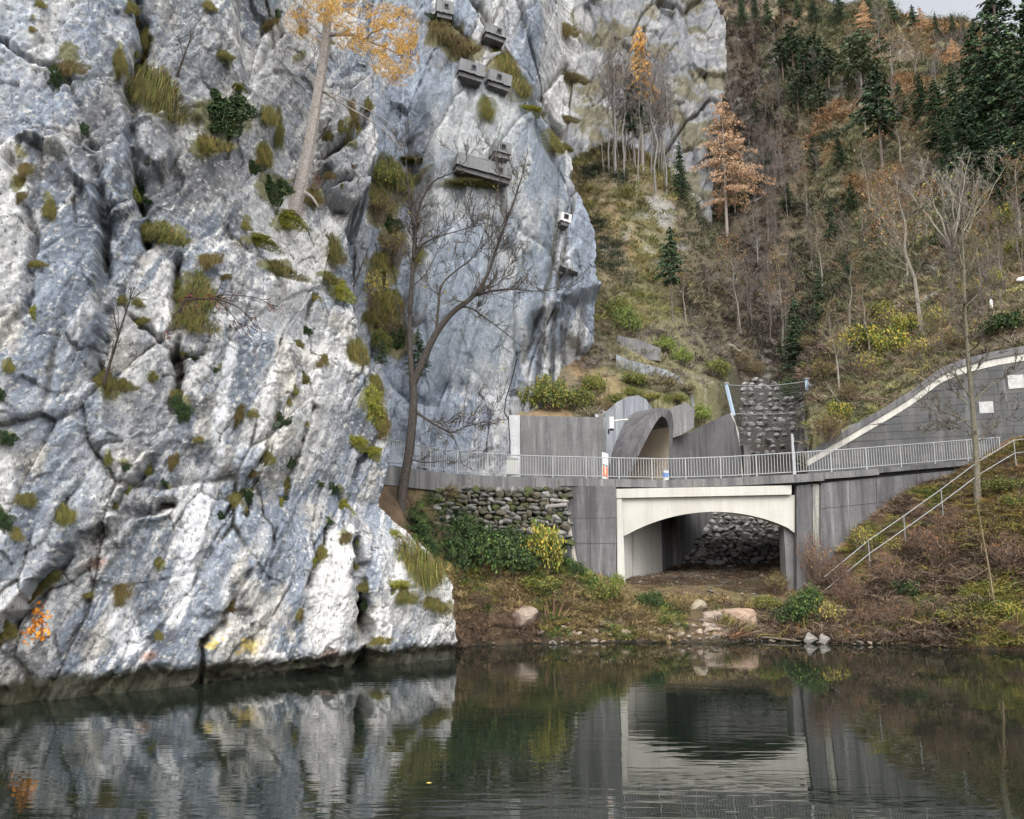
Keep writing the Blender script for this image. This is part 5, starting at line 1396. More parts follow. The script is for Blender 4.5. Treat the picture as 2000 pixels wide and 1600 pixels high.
for i in range(90):                                    # little plants rooted along the joints
    x, y = CRK[int(G.integers(0, len(CRK)))]
    p = surf_at(VA, x, y, 4); k = 'gbgyd'[int(G.integers(0, 5))]; sc = float(G.uniform(0.10, 0.34))
    o = link('crack_plant', TUFT[k][int(G.integers(0, len(TUFT[k])))]); o.location = p; o.scale = (sc * G.uniform(0.7, 1.4), sc, sc * G.uniform(0.7, 1.5)); o.rotation_euler = (0, G.uniform(-.8, .8), G.uniform(-.4, .6))
    tag(o, 'tiny plant rooted in a joint of the near cliff', 'plant', 'plants in the joints of the near cliff')

# ---- trees
def conifer(name, pal, n_wh=26, per=7, width=0.17, sparse=0.0, base=0.12, droop=0.35, leaf=0.013, density=1.0, tr=0.012, bark=(0.16,0.13,0.11), tip=0.0, power=0.85, hang=0.0):
    """unit-height conifer: tapering trunk with whorled limbs (one mesh), needle sprays (another)"""
    mb = MB(); c = bark
    mb.tube([(0, 0, -0.03), (0.002, 0, 0.3), (-0.002, 0.002, 0.7), (0, 0, 1.0)], [tr, tr * 0.8, tr * 0.4, 0.001], 6, False, c)
    cen, dr = [], []
    for i in range(n_wh):
        z = base + (1 - base) * (i + G.uniform(-.3, .3)) / n_wh
        rel = (z - base) / (1 - base)
        for k in range(per):
            if G.uniform() < sparse: continue
            a = G.uniform(0, 2 * math.pi)
            L = width * max(0.03, (1 - rel)) ** power * G.uniform(0.55, 1.15) * (0.55 + 0.45 * min(1, rel * 6))
            dv = np.array((math.cos(a), math.sin(a), 0))
            e = np.array((0, 0, z)) + dv * L + np.array((0, 0, -droop * L + 0.25 * L * rel))
            m_ = np.array((0, 0, z)) + dv * L * 0.55 + np.array((0, 0, -droop * 0.35 * L + 0.1 * L))
            if L > 0.03: mb.tube([(0, 0, z), tuple(m_), tuple(e)], [tr * 0.16, tr * 0.1, tr * 0.03], 3, False, tuple(x * 0.8 for x in c))
            n = int(max(3, L / leaf * 2.2 * density))
            t = G.uniform(0.12, 1.05, n)[:, None]
            pt = np.array((0, 0, z)) * (1 - t) ** 2 + 2 * t * (1 - t) * m_ + t * t * e
            side = np.array((-dv[1], dv[0], 0))
            pt = pt + side * G.uniform(-1, 1, (n, 1)) * L * 0.26 * (1.15 - t) + np.array((0, 0, 1)) * G.uniform(-0.9 - hang, 0.25, (n, 1)) * leaf * 1.2
            cen.append(pt); dr.append(np.broadcast_to(dv * 0.7 + np.array((0, 0, -0.35 - hang)), (n, 3)) + side * G.uniform(-1, 1, (n, 1)))
    cen = np.concatenate(cen); dr = np.concatenate(dr)
    V, f, cc = leafcloud(cen, leaf, pick(pal, len(cen), 0.25), 2.3, dr)
    tm = mb.mesh(name + '_trunk', True); tm.materials.append(M['bark'])
    cm = np_mesh(name + '_crown', V, f, cc); cm.materials.append(M['leaf'])
    return tm, cm
def bare(name, pal=((0.24,0.215,0.19),), nbr=16, start=0.4, ang=0.6, width=0.2, lev=(6, 4), tr=0.013, bark=(0.27,0.25,0.225), sides=4, stems=1, leafpal=None, nleaf=0, leaf=0.012, curve=0.02, twr=1.0):
    """unit-height leafless tree: trunk mesh and a mesh of branches and twigs"""
    tm, bm_ = MB(), MB(); tips = []
    def br(p, d, L, r, l):
        d = d / np.linalg.norm(d)
        q1 = p + d * L * 0.5 + G.standard_normal(3) * L * 0.06; q2 = q1 + (d + np.array((0, 0, 0.25)) + G.standard_normal(3) * 0.18) * L * 0.5
        bm_.tube([tuple(p), tuple(q1), tuple(q2)], [r, r * 0.65, r * 0.18], 3, False, tuple(np.array(pal[0]) * G.uniform(0.75, 1.2)))
        tips.append(q2)
        if l < len(lev):
            for _ in range(lev[l]):
                t = G.uniform(0.25, 1.0)
                o = p + (q1 - p) * t * 2 if t < 0.5 else q1 + (q2 - q1) * (t - 0.5) * 2
                nd = d + G.standard_normal(3) * 0.55 + np.array((0, 0, 0.25))
                br(o, nd, L * G.uniform(0.35, 0.6), max(r * 0.5, 0.0011 * twr), l + 1)
    for s in range(stems):
        ln_ = G.standard_normal(2) * (0.02 if stems == 1 else 0.36)
        h = 1.0 if s == 0 else G.uniform(0.75, 1.0)
        pts = [np.array((0, 0, -0.03))]
        for k in range(1, 7):
            pts.append(np.array((ln_[0] * (k / 6) ** 0.9, ln_[1] * (k / 6) ** 0.9, h * k / 6)) + np.append(G.standard_normal(2) * curve * 0.5, 0))
        rad = [tr * (1 - 0.93 * k / 6) for k in range(7)]
        tm.tube([tuple(p) for p in pts], rad, sides + 1, False, bark)
        for i in range(nbr):
            z = start + (1 - start) * (i + G.uniform()) / nbr
            k = min(5, int(z * 6)); b0 = pts[k] + (pts[k + 1] - pts[k]) * (z * 6 - k)
            a = G.uniform(0, 2 * math.pi)
            dv = np.array((math.cos(a) * math.sin(ang), math.sin(a) * math.sin(ang), math.cos(ang)))
            br(b0, dv, width * (1.15 - 0.75 * (z - start) / (1 - start)) * G.uniform(0.6, 1.15), tr * 0.34 * (1.2 - z * 0.8), 0)
    t_ = tm.mesh(name + '_trunk', True); t_.materials.append(M['bark'])
    b_ = bm_.mesh(name + '_branches', True); b_.materials.append(M['bark'])
    lm = None
    if nleaf:
        tips = np.array(tips); c = tips[G.integers(0, len(tips), nleaf)] + G.standard_normal((nleaf, 3)) * 0.02
        V, f, cc = leafcloud(c, leaf, pick(leafpal, nleaf)); lm = np_mesh(name + '_leaves', V, f, cc); lm.materials.append(M['leaf'])
    return t_, b_, lm
SPR = [conifer('spruce_%d' % k, SPRUCE, 32, 8, 0.19 + 0.02 * k, 0.12, 0.10, 0.35, 0.010, 1.2) for k in range(3)]
SPB = [conifer('bare_stem_spruce_%d' % k, SPRUCE, 20, 7, 0.22, 0.1, 0.42, 0.25, 0.0145, 1.0, 0.011) for k in range(2)]
PIN = [conifer('pine_%d' % k, PINE, 14, 7, 0.26, 0.15, 0.38, -0.1, 0.017, 1.0, 0.013, (0.20,0.15,0.12), power=0.5) for k in range(2)]
PINL = conifer('soft_pine', [(0.13,0.17,0.10),(0.16,0.20,0.12),(0.10,0.14,0.085)], 14, 8, 0.30, 0.1, 0.35, -0.2, 0.018, 1.1, 0.013, (0.24,0.21,0.18), power=0.45)
LAR1 = conifer('narrow_larch', LARCH, 17, 8, 0.125, 0.2, 0.52, 0.9, 0.0058, 1.6, 0.010, (0.33,0.29,0.26), power=0.55, hang=2.0)
LAR2 = conifer('broad_larch', LARCHD, 21, 8, 0.31, 0.24, 0.28, 0.32, 0.0062, 1.35, 0.0105, (0.33,0.29,0.26), power=0.8, hang=1.6)
BAR = [bare('grove_tree_%d' % k, ((0.20,0.175,0.16),), 20, 0.42, 0.55, 0.17, (6, 4), 0.0075, (0.24,0.225,0.21), twr=1.1) for k in range(3)]
BRO = [bare('slope_tree_%d' % k, ((0.22,0.19,0.155),), 18, 0.3, 0.75, 0.26, (6, 4), 0.013, (0.27,0.245,0.205), leafpal=RUST + YGREEN[:1], nleaf=500 + 250 * k, leaf=0.009, twr=1.3) for k in range(3)]
FAN = bare('fan_tree', ((0.33,0.30,0.25),), 10, 0.3, 0.55, 0.26, (5, 4), 0.0085, (0.36,0.335,0.28), stems=9, leafpal=YGREEN, nleaf=60, leaf=0.016, twr=1.3)
SNAG = bare('dead_snag', ((0.38,0.36,0.33),), 4, 0.3, 0.9, 0.08, (1,), 0.012, (0.42,0.40,0.37))
def tree(kind, proto, base, height, label, cat='tree', group=None, lean=(0, 0), sx=1.0):
    t = empty(kind, base)
    t.scale = (height * sx, height * sx, height); t.rotation_euler = (lean[0], lean[1], G.uniform(0, 6.28))
    names = ('trunk', 'crown') if len(proto) == 2 else ('trunk', 'branches', 'leaves')
    for nm, me in zip(names, proto):
        if me is not None:
            o = bpy.data.objects.new(nm, me); col.objects.link(o); o.parent = t
    return tag(t, label, cat, group)
def htree(kind, proto, px, py, ptop, label, **kw):
    b = hit(px, py); h = (py - ptop) * b.y / F / 0.92
    return tree(kind, proto, b, h, label, **kw)
# conifers
htree('larch', LAR1, 1256, 338, 26, 'tall slim larch with golden crown high above its pale trunk', cat='larch')
htree('larch', LAR2, 1421, 474, 163, 'broad orange larch standing in front of the far rock wall edge', cat='larch')
htree('spruce', SPB[0], 1313, 628, 440, 'dark spruce alone on the grassy slope between grove and channel', cat='spruce')
htree('spruce', SPB[1], 1352, 345, 100, 'tall dark spruce at the right side of the bare grove', cat='spruce')
htree('spruce', SPB[0], 1238, 330, 130, 'dark spruce among the bare trunks below the golden larch', cat='spruce')
htree('spruce', SPR[0], 1330, 400, 270, 'low dark spruce beside the broad larch trunk, left side', cat='spruce')
htree('spruce', SPR[1], 1440, 420, 270, 'low dark spruce beside the broad larch trunk, right side', cat='spruce')
htree('spruce', SPR[2], 1560, 745, 585, 'dark green young spruce right above the rockfall net', cat='spruce', sx=1.3)
htree('spruce', SPR[0], 1605, 640, 525, 'dark young spruce uphill from the rockfall net', cat='spruce', sx=1.2)
htree('spruce', SPR[1], 1625, 480, 385, 'small dark spruce on the lower mountainside above the young spruces', cat='spruce')
htree('spruce', SPB[1], 1725, 345, 110, 'tall spruce with a bare lower stem on the middle of the mountainside', cat='spruce', sx=1.25)
htree('pine', PINL, 1684, 190, 55, 'pale blue green round pine on the upper mountainside', cat='pine', sx=1.5)
T_PINE = ((1530,160,70),(1550,140,40),(1575,200,100),(1590,170,60),(1560,230,150),(1600,240,160),(1620,180,90))
for i, (x, y, t_) in enumerate(T_PINE):
    htree('pine', PIN[i % 2], x, y, t_, 'dark mountain pine in the band left of the pale pine, ' + nth(T_PINE, i), cat='pine', group='mountain pine band', sx=1.5)
T_SKY = ((1450,55,-30),(1475,45,-25),(1500,60,-15),(1530,45,-40),(1560,60,-10),(1590,50,-30),(1640,60,-40),(1700,60,-20),(1745,70,-15),(1785,75,0),(1830,80,15),(1862,75,20),(1885,92,40),(1905,100,30))
for i, (x, y, t_) in enumerate(T_SKY):
    htree('spruce', (SPR + SPB)[i % 5], x, y, t_, 'small far conifer along the top of the mountainside, ' + nth(T_SKY, i), cat='conifer', group='skyline conifers')
for i, (x, y, t_, lab) in enumerate(((1975,330,-140,'largest dark spruce at the upper right corner'),(1915,300,35,'dark spruce left of the largest corner spruce'),(2040,360,-40,'dark spruce cut by the right edge of the picture'),
   (1868,260,110,'medium spruce in front of the sky gap'),(1835,300,140,'bushy spruce above the pale stones on the right slope'),(1900,380,170,'bright green spruce under the corner spruces'),(1965,400,205,'low wide green spruce near the right edge'),
   (1800,250,130,'soft green spruce left of the corner group'),(2010,420,240,'green spruce bough at the right edge above the fan shaped tree'),(1855,370,225,'dark low spruce behind the fan shaped tree'),(1945,350,90,'slim spruce between the two corner spruces'))):
    htree('spruce', SPR[i % 3], x, y, t_, lab, cat='spruce', sx=1.35 if i else 1.1)
htree('larch', LAR2, 1690, 75, -10, 'orange larch on the ridge right of the far valley', cat='larch')
htree('larch', LAR2, 1800, 70, 5, 'golden larch just left of the sky gap', cat='larch')
htree('larch', LAR2, 1865, 140, 70, 'short orange larch bush below the sky gap', cat='larch', sx=1.4)
T_CON = ((1640,330,255),(1500,330,280),(1540,420,350),(1665,420,350),(1590,330,262),(1475,250,190),(1760,240,150),(1655,560,490))
for i, (x, y, t_) in enumerate(T_CON):
    htree('spruce', SPR[i % 3], x, y, t_, 'small dark conifer scattered on the brown mountainside, ' + nth(T_CON, i), cat='conifer', group='scattered slope conifers', sx=1.4)
# leafless trees
T_GROVE = ((1189, 338, 93), (1201, 348, 59), (1204, 339, 67), (1218, 350, 67), (1222, 327, 116), (1241, 335, 125), (1245, 366, 133), (1272, 347, 103), (1281, 380, 64), (1286, 342, 179), (1296, 358, 127), (1301, 380, 87), (1312, 360, 169), (1326, 327, 82), (1330, 351, 125), (1338, 378, 100), (1360, 344, 137), (1375, 383, 185), (1179, 336, 174), (1292, 341, 87), (1382, 377, 219))
for i, (x, y, t_) in enumerate(T_GROVE):
    htree('bare_tree', BAR[i % 3], x, y, t_, 'slender leafless grey tree in the grove below the far rock wall, ' + nth(T_GROVE, i), cat='tree', group='bare grove trees')
for i, (x, y, t_, lab) in enumerate(((1340,630,490,'thin leaning pale tree right of the lone dark spruce'),(1446,655,470,'thin leafless tree above the left fence post'),(1534,710,505,'crooked pale leafless tree right of the ravine'),(1605,585,415,'pale leafless tree left of the small dark spruce'),
   (1800,652,330,'tall leafless tree with a leaning dark trunk above the block wall'),(1745,500,330,'leafless tree with brown leaves left of the fan shaped tree'),(1700,420,270,'pale leafless tree below the bare stemmed spruce'),(1660,650,500,'leafless tree above the yellow green bushes'),
   (1770,560,400,'twiggy tree behind the leaning dark trunk'),(1960,560,420,'leafless tree behind the street lamp'),(1995,480,300,'leafless tree near the right edge above the lamp'),(1575,440,330,'slim leafless tree on the orange grass slope'),
   (1640,780,600,'leaning multi stemmed tree above the guy cable'),(1700,700,560,'leafless tree rising from the brambles above the coping'),(1920,600,450,'small leafless tree above the white marker post'),(1480,520,400,'thin leafless tree at the ravine bend'))):
    htree('bare_tree', BRO[i % 3], x, y, t_, lab, cat='tree', lean=(0, -0.12 if i % 3 == 0 else 0.06))
rt = random.Random(77)
BTW = [bare('wood_tree_%d' % k, ((0.175,0.15,0.135),), 22, 0.25, 0.6, 0.2, (6, 4), 0.0075, (0.19,0.17,0.155), twr=1.4) for k in range(2)]
WT = []
for i in range(64):
    x = rt.uniform(1440, 2010); y = rt.uniform(90, 690)
    if x < 1500 and y > 500: continue
    WT.append((x, y, y - np.interp(y, [90, 400, 690], [70, 110, 150]) * rt.uniform(0.7, 1.2)))
band = lambda y: 'upper' if y < 290 else 'middle' if y < 490 else 'lower'
for i, (x, y, t_) in enumerate(WT):
    sib = [w for w in WT if band(w[1]) == band(y)]
    htree('bare_tree', BTW[i % 2], x, y, t_, 'thin leafless tree on the %s brown mountainside, %s of its kind' % (band(y), nth(sib, sib.index((x, y, t_)))), cat='tree', group='open wood of bare trees', lean=(0, rt.uniform(-.12, .08)))
RT = []
for i in range(22):
    y = rt.uniform(240, 690); RT.append((np.interp(y, [200, 300, 420, 560, 650, 760], [1442, 1455, 1472, 1490, 1500, 1492]) + rt.gauss(15, 38), y, rt.uniform(90, 170)))
for i, (x, y, hh_) in enumerate(RT):
    htree('ravine_tree', BTW[i % 2], x, y, y - hh_, 'thin dark leafless tree crowding the ravine, ' + nth(RT, i), cat='tree', group='ravine trees', lean=(0, rt.uniform(-.2, .15)))
GT = []                                               # grey thicket of bare trees against the far rock wall
for i in range(16):
    x = rt.uniform(1180, 1400); GT.append((x, np.interp(x, [1180, 1280, 1400], [338, 335, 365]) - rt.uniform(0, 8), rt.uniform(120, 260)))
for i, (x, y, hh_) in enumerate(GT):
    htree('bare_tree', BTW[i % 2], x, y, y - hh_, 'twiggy leafless tree at the back of the grove, ' + nth(GT, i), cat='tree', group='back row of the grove')
htree('fan_tree', FAN, 1862, 490, 285, 'pale fan shaped leafless tree with many stems on the right slope', cat='tree', sx=1.1)
T_BARE = ((1745,160,20),(1720,110,-10),(1660,140,40),(1690,260,150),(1790,170,60),(1830,200,100),(1760,330,190),(1650,230,150),(1510,240,160),(1610,130,60),(1420,560,480),(1385,600,520),(1500,470,390),(1560,350,270),(1720,480,360),(1890,470,340),(1930,520,380))
for i, (x, y, t_) in enumerate(T_BARE):
    htree('bare_tree', BAR[i % 3] if i % 2 else BRO[i % 3], x, y, t_, 'far leafless tree scattered over the mountainside, ' + nth(T_BARE, i), cat='tree', group='scattered bare trees')
for x, y, t_, lab in ((1245,405,340,'short dead snag on the grassy crest'),(1387,680,648,'broken pale stump on the slope above the sloping slab')):
    htree('dead_snag', SNAG, x, y, t_, lab, cat='snag')
for (x0, y0), (x1, y1), r_, lab in (((1425,682),(1462,706),0.16,'pale fallen log lying across the slope above the net'),((1470,404),(1540,360),0.20,'long pale fallen trunk leaning across the ravine'),((1640,800),(1590,715),0.06,'thin leaning dead stem above the guy cable')):
    a, b = hit(x0, y0), hit(x1, y1); m = MB(); n_ = 6
    m.tube([a + (b - a) * i / n_ + Vector((0, -0.1, 0.25 + 0.05 * math.sin(i * 2.1))) for i in range(n_ + 1)], [r_ * (1 - 0.08 * i) for i in range(n_ + 1)], 7, True, (0.36, 0.33, 0.29))
    tag(wpart(m, 'fallen_log', M['bark'], None, True), lab, 'log')

# ---- hand placed trees of the foreground
def limb_tree(name, label, limbs, Y, bark, twig, cat='tree', twigs=(5, 4), tl=1.0, dens=1.0, leafpal=None, nleaf=0, leafsize=0.06, up=0.35, base=None, seed=0, minr=0.012):
    g = np.random.default_rng(seed + 100)
    t = empty(name, base or P(limbs[0][0][0][0], limbs[0][0][0][1], Y)); tag(t, label, cat)
    tm, bm_ = MB(), MB(); tips = []
    def br(p, d, L, r, l):
        d = d / np.linalg.norm(d)
        q1 = p + d * L * 0.5 + g.standard_normal(3) * L * 0.07; q2 = q1 + (d + np.array((0, 0, up)) + g.standard_normal(3) * 0.2) * L * 0.5
        bm_.tube([tuple(p), tuple(q1), tuple(q2)], [r, max(r * 0.7, minr * 0.8), max(r * 0.3, minr * 0.55)], 3, False, tuple(np.array(twig) * g.uniform(0.8, 1.2)))
        tips.append(q2)
        if l < len(twigs):
            for _ in range(twigs[l]):
                k = g.uniform(0.2, 1)
                o = p + (q1 - p) * k * 2 if k < 0.5 else q1 + (q2 - q1) * (k - 0.5) * 2
                br(o, d + g.standard_normal(3) * 0.6 + np.array((0, 0, up * 0.6)), L * g.uniform(0.35, 0.65), max(r * 0.55, minr), l + 1)
    for pts, r0, r1, *dy in limbs:
        dY = dy[0] if dy else 0.0
        d0, dY = dY if isinstance(dY, tuple) else (0.0, dY)
        n = len(pts)
        # smooth the polyline
        tt = np.linspace(0, n - 1, (n - 1) * 4 + 1)
        xs = np.interp(tt, range(n), [p[0] for p in pts]); ys = np.interp(tt, range(n), [p[1] for p in pts])
        for _ in range(2):
            xs[1:-1] = (xs[:-2] + 2 * xs[1:-1] + xs[2:]) / 4; ys[1:-1] = (ys[:-2] + 2 * ys[1:-1] + ys[2:]) / 4
        W = [P(x, y, Y + d0 + (dY - d0) * k / (len(xs) - 1)) for k, (x, y) in enumerate(zip(xs, ys))]
        rad = [r0 + (r1 - r0) * k / (len(W) - 1) for k in range(len(W))]
        (tm if r0 > 0.09 else bm_).tube([tuple(w) for w in W], rad, 8 if r0 > 0.09 else 5, True, bark)
        for k in range(1, len(W)):
            if rad[k] > 0.115: continue
            d = np.array(W[k] - W[k - 1]); ln_ = np.linalg.norm(d)
            for _ in range(int(g.poisson(ln_ * 2.6 * dens))):
                nd = d / ln_ + g.standard_normal(3) * 0.75 + np.array((0, 0, up))
                br(np.array(W[k]), nd, tl * g.uniform(0.35, 1.1), max(rad[k] * 0.35, minr * 1.2), 0)
    if tm.v: wpart(tm, 'trunk', M['bark'], t, True)
    if bm_.v: wpart(bm_, 'branches', M['bark'], t, True)
    if nleaf:
        tp = np.array(tips); c = tp[g.integers(0, len(tp), nleaf)] + g.standard_normal((nleaf, 3)) * 0.08
        V, f, cc = leafcloud(c - np.array(t.location), leafsize, pick(leafpal, nleaf)); o = link('leaves', np_mesh('leaves', V, f, cc), M['leaf'], t)
    return t
limb_tree('bare_tree', 'forked leafless tree in front of the netted cliff beside the path railing', [
  ([(780,1012),(788,950),(800,880),(807,810),(808,770),(806,745)], 0.215, 0.165), ([(806,750),(801,690),(800,640),(803,560),(808,500),(809,450),(799,400),(796,340),(790,290)], 0.14, 0.02, 0.4),
  ([(808,505),(814,430),(822,392),(845,352),(890,336),(910,315)], 0.075, 0.015, -0.6), ([(806,750),(822,715),(848,655),(880,612),(925,580),(952,540),(975,470),(1002,400),(1022,335)], 0.19, 0.018, -0.5),
  ([(922,580),(960,568),(1005,564),(1050,571),(1105,556)], 0.065, 0.012, -0.8), ([(925,578),(945,566),(975,556),(990,522),(1018,500)], 0.04, 0.01, 0.6), ([(852,648),(856,600),(860,556),(888,530),(930,500),(946,448)], 0.075, 0.01, 0.8),
  ([(895,600),(920,600),(960,630),(1000,660),(1027,687)], 0.05, 0.01, -0.7), ([(811,502),(825,475),(862,460),(950,436)], 0.065, 0.01, -0.5), ([(814,806),(850,830),(882,848),(912,832),(955,822)], 0.065, 0.01, -0.9),
  ([(882,848),(892,868),(900,888)], 0.035, 0.01, -0.5), ([(800,645),(784,605),(768,580)], 0.035, 0.008), ([(960,480),(962,420),(975,360),(978,330)], 0.03, 0.007), ([(804,560),(830,540),(860,480),(880,440)], 0.03, 0.007, -0.4), ([(795,895),(830,905),(870,900)], 0.04, 0.01, -0.5)],
  37.2, (0.075, 0.065, 0.058), (0.095, 0.08, 0.07), twigs=(5, 3), tl=1.35, dens=1.2, leafpal=YELLOW, nleaf=120, leafsize=0.07, seed=1)
limb_tree('young_tree', 'slender leafless tree on the right bank in front of the block wall', [
  ([(1911,1015),(1908,950),(1906,880),(1900,800),(1892,720),(1884,600),(1882,500),(1878,440)], 0.19, 0.03), ([(1880,520),(1868,470),(1850,440)], 0.04, 0.01),
  ([(1894,775),(1870,740),(1845,715)], 0.045, 0.008, -0.6), ([(1890,790),(1860,760),(1815,745)], 0.04, 0.007, 0.6), ([(1898,790),(1925,760),(1965,735),(1985,720)], 0.05, 0.008, -0.6), ([(1898,835),(1870,812),(1830,800),(1815,770)], 0.045, 0.008),
  ([(1892,820),(1850,830),(1810,790)], 0.03, 0.007, -0.5), ([(1902,860),(1880,830),(1830,838)], 0.03, 0.007), ([(1905,870),(1935,835),(1965,820)], 0.035, 0.007, 0.5), ([(1885,620),(1860,580),(1835,560)], 0.03, 0.006), ([(1885,600),(1915,570),(1950,560)], 0.03, 0.006, 0.5),
  ([(1884,650),(1850,620),(1815,600)], 0.03, 0.006, -0.5), ([(1886,680),(1910,650),(1945,630)], 0.03, 0.006), ([(1888,700),(1865,680),(1840,670)], 0.025, 0.006), ([(1883,540),(1905,500),(1915,450)], 0.03, 0.006), ([(1893,740),(1925,700),(1950,690)], 0.03, 0.006, -0.5)],
  bank_hit(1910, 985).y - 0.1, (0.17, 0.155, 0.115), (0.12, 0.105, 0.085), twigs=(4, 3), tl=1.0, dens=1.2, minr=0.014, seed=2, leafpal=YGREEN, nleaf=40, leafsize=0.06)
limb_tree('sapling', 'thin crooked sapling on the lower right bank near the water', [([(1953,1245),(1942,1180),(1930,1100),(1916,1030),(1910,985)], 0.06, 0.02), ([(1930,1110),(1890,1135),(1858,1120)], 0.02, 0.006)], bank_hit(1950, 1215).y - 0.05, (0.22, 0.18, 0.11), (0.2, 0.16, 0.1), twigs=(2,), tl=0.5, dens=0.5, seed=3)
pL = surf_at(VA, 583, 405, 6)
limb_tree('larch', 'old larch with a pale trunk and golden boughs growing from the near cliff', [
  ([(572,418),(588,360),(601,302),(612,240),(622,180),(633,110),(640,40),(648,-60),(655,-170)], 0.29, 0.15), ([(585,372),(610,385),(622,405)], 0.12, 0.03), ([(578,395),(560,412)], 0.1, 0.03), ([(612,240),(628,232)], 0.03, 0.012), ([(621,190),(606,182)], 0.03, 0.01), ([(605,290),(592,282)], 0.025, 0.01), ([(640,68),(690,66),(712,80),(725,62),(745,58),(765,45)], 0.10, 0.02, -1.0), ([(690,67),(740,88),(790,110),(810,118)], 0.05, 0.012, (-0.4, -1.3)),
  ([(690,67),(720,103),(738,150),(750,200)], 0.03, 0.008, (-0.4, -0.8)), ([(636,75),(620,60),(600,40),(585,20)], 0.04, 0.01, -0.8), ([(633,70),(612,115),(606,130),(590,128)], 0.03, 0.008), ([(625,176),(680,210),(720,232),(760,262),(785,290)], 0.05, 0.01, -0.9),
  ([(624,176),(670,190),(730,220),(770,245)], 0.03, 0.008, -1.5), ([(645,0),(690,-10),(740,15),(790,40)], 0.06, 0.012, -1.2), ([(646,-20),(600,-30),(570,0)], 0.05, 0.01, -0.8), ([(650,-70),(720,-60),(800,-20)], 0.06, 0.012, -1.5), ([(650,-70),(600,-60),(560,-40)], 0.05, 0.01, -1.0)],
  pL.y - 0.3, (0.33, 0.30, 0.275), (0.13, 0.105, 0.085), cat='larch', twigs=(2,), tl=0.6, dens=0.8, up=0.0, seed=4)
# golden needles of that larch as a crown of its own
lt = [o for o in col.objects if o.get('label', '').startswith('old larch')][0]
cl_, dd_ = [], []
for x, y, rx, ry, n, dz in ((745,70,72,46,13000,-1.1),(770,118,50,36,8000,-1.4),(700,30,84,36,9000,-1.0),(790,60,30,50,5000,-1.2),(610,20,44,32,3600,-0.8),(650,10,50,20,2600,-0.5),(580,40,26,28,1500,-0.8),(775,152,40,18,1600,-1.2),(600,75,30,18,1000,-0.8),(690,80,40,20,1500,-0.9)):
    a = G.uniform(0, 2 * math.pi, n); q = np.sqrt(G.uniform(0, 1, n)); xx, yy = x + rx * q * np.cos(a), y + ry * q * np.sin(a)
    k = fbm2(xx / 15.0, yy / 10.0, 4, 701, 0.6) + 0.25 * G.standard_normal(n) > 0.0
    xx, yy = xx[k], yy[k]
    Yd = pL.y - 0.3 + dz + G.uniform(-0.9, 0.9, len(xx))
    u, v = (xx - 1000) / F, (800 - yy) / F; t_ = Yd / (CP - v * SP)
    cl_.append(np.stack([u * t_, Yd, CH + t_ * (SP + v * CP)], -1))
cl_ = np.concatenate(cl_)
dd_ = np.broadcast_to(np.array((0.1, -0.1, -0.8)), cl_.shape) + 0.5 * G.standard_normal(cl_.shape)
V, f, c = leafcloud(cl_ - np.array(lt.location), 0.024, pick([(0.50,0.29,0.055),(0.58,0.36,0.08),(0.36,0.20,0.045),(0.54,0.34,0.11)], len(cl_), 0.25), 2.6, dd_)
link('crown', np_mesh('crown', V, f, c), M['leaf'], lt)
for (x0, y0, x1, y1, lab, sd) in ((203,748,262,560,'thin dark leaning sapling in the cleft of the near cliff',5),(345,150,378,60,'small leafless shrub on the top ledge of the near cliff',6),(690,560,722,480,'thin leafless shrub on the right corner of the near cliff',9)):
    p = surf_at(VA, x0, y0, 5)
    limb_tree('cliff_sapling', lab, [([(x0, y0), ((x0 + x1) / 2 - 4, (y0 + y1) / 2 + 10), (x1, y1)], 0.05, 0.012), ([((x0 + x1) / 2 - 3, (y0 + y1) / 2 + 8), (x1 - 30, (y0 + y1) / 2 - 40)], 0.02, 0.006)], p.y - 0.35, (0.06, 0.05, 0.045), (0.07, 0.06, 0.05), cat='sapling', twigs=(2,), tl=0.6, dens=1.0, seed=sd)
p = surf_at(VA, 352, 612, 5)
limb_tree('berry_shrub', 'leafless shrub with small red berries on the near cliff', [([(350,612),(358,590),(372,585),(420,583),(470,600),(500,640)], 0.05, 0.01, -0.5), ([(362,588),(376,570),(378,560)], 0.03, 0.01), ([(420,583),(450,610),(480,650),(500,680)], 0.02, 0.006, -0.3), ([(400,584),(440,575),(500,580),(540,600)], 0.02, 0.006, -0.4), ([(355,600),(335,620),(340,650)], 0.02, 0.006, -0.2)],
  p.y - 0.4, (0.06, 0.045, 0.04), (0.08, 0.055, 0.05), cat='shrub', twigs=(3,), tl=0.55, dens=1.6, up=-0.05, leafpal=[(0.30,0.05,0.05),(0.22,0.05,0.05)], nleaf=260, leafsize=0.035, seed=7)
p = surf_at(VA, 62, 1215, 6)
limb_tree('orange_sprig', 'small sprig of bright orange leaves at the foot of the near cliff', [([(90,1175),(75,1195),(62,1215),(50,1235)], 0.02, 0.006, -0.4), ([(75,1195),(85,1215),(80,1238)], 0.012, 0.005, -0.4)], p.y - 0.5, (0.16, 0.09, 0.06), (0.16, 0.1, 0.06), cat='sprig', twigs=(1,), tl=0.25, dens=4, up=-0.3, leafpal=[(0.75,0.30,0.04),(0.65,0.22,0.03)], nleaf=110, leafsize=0.085, seed=8)

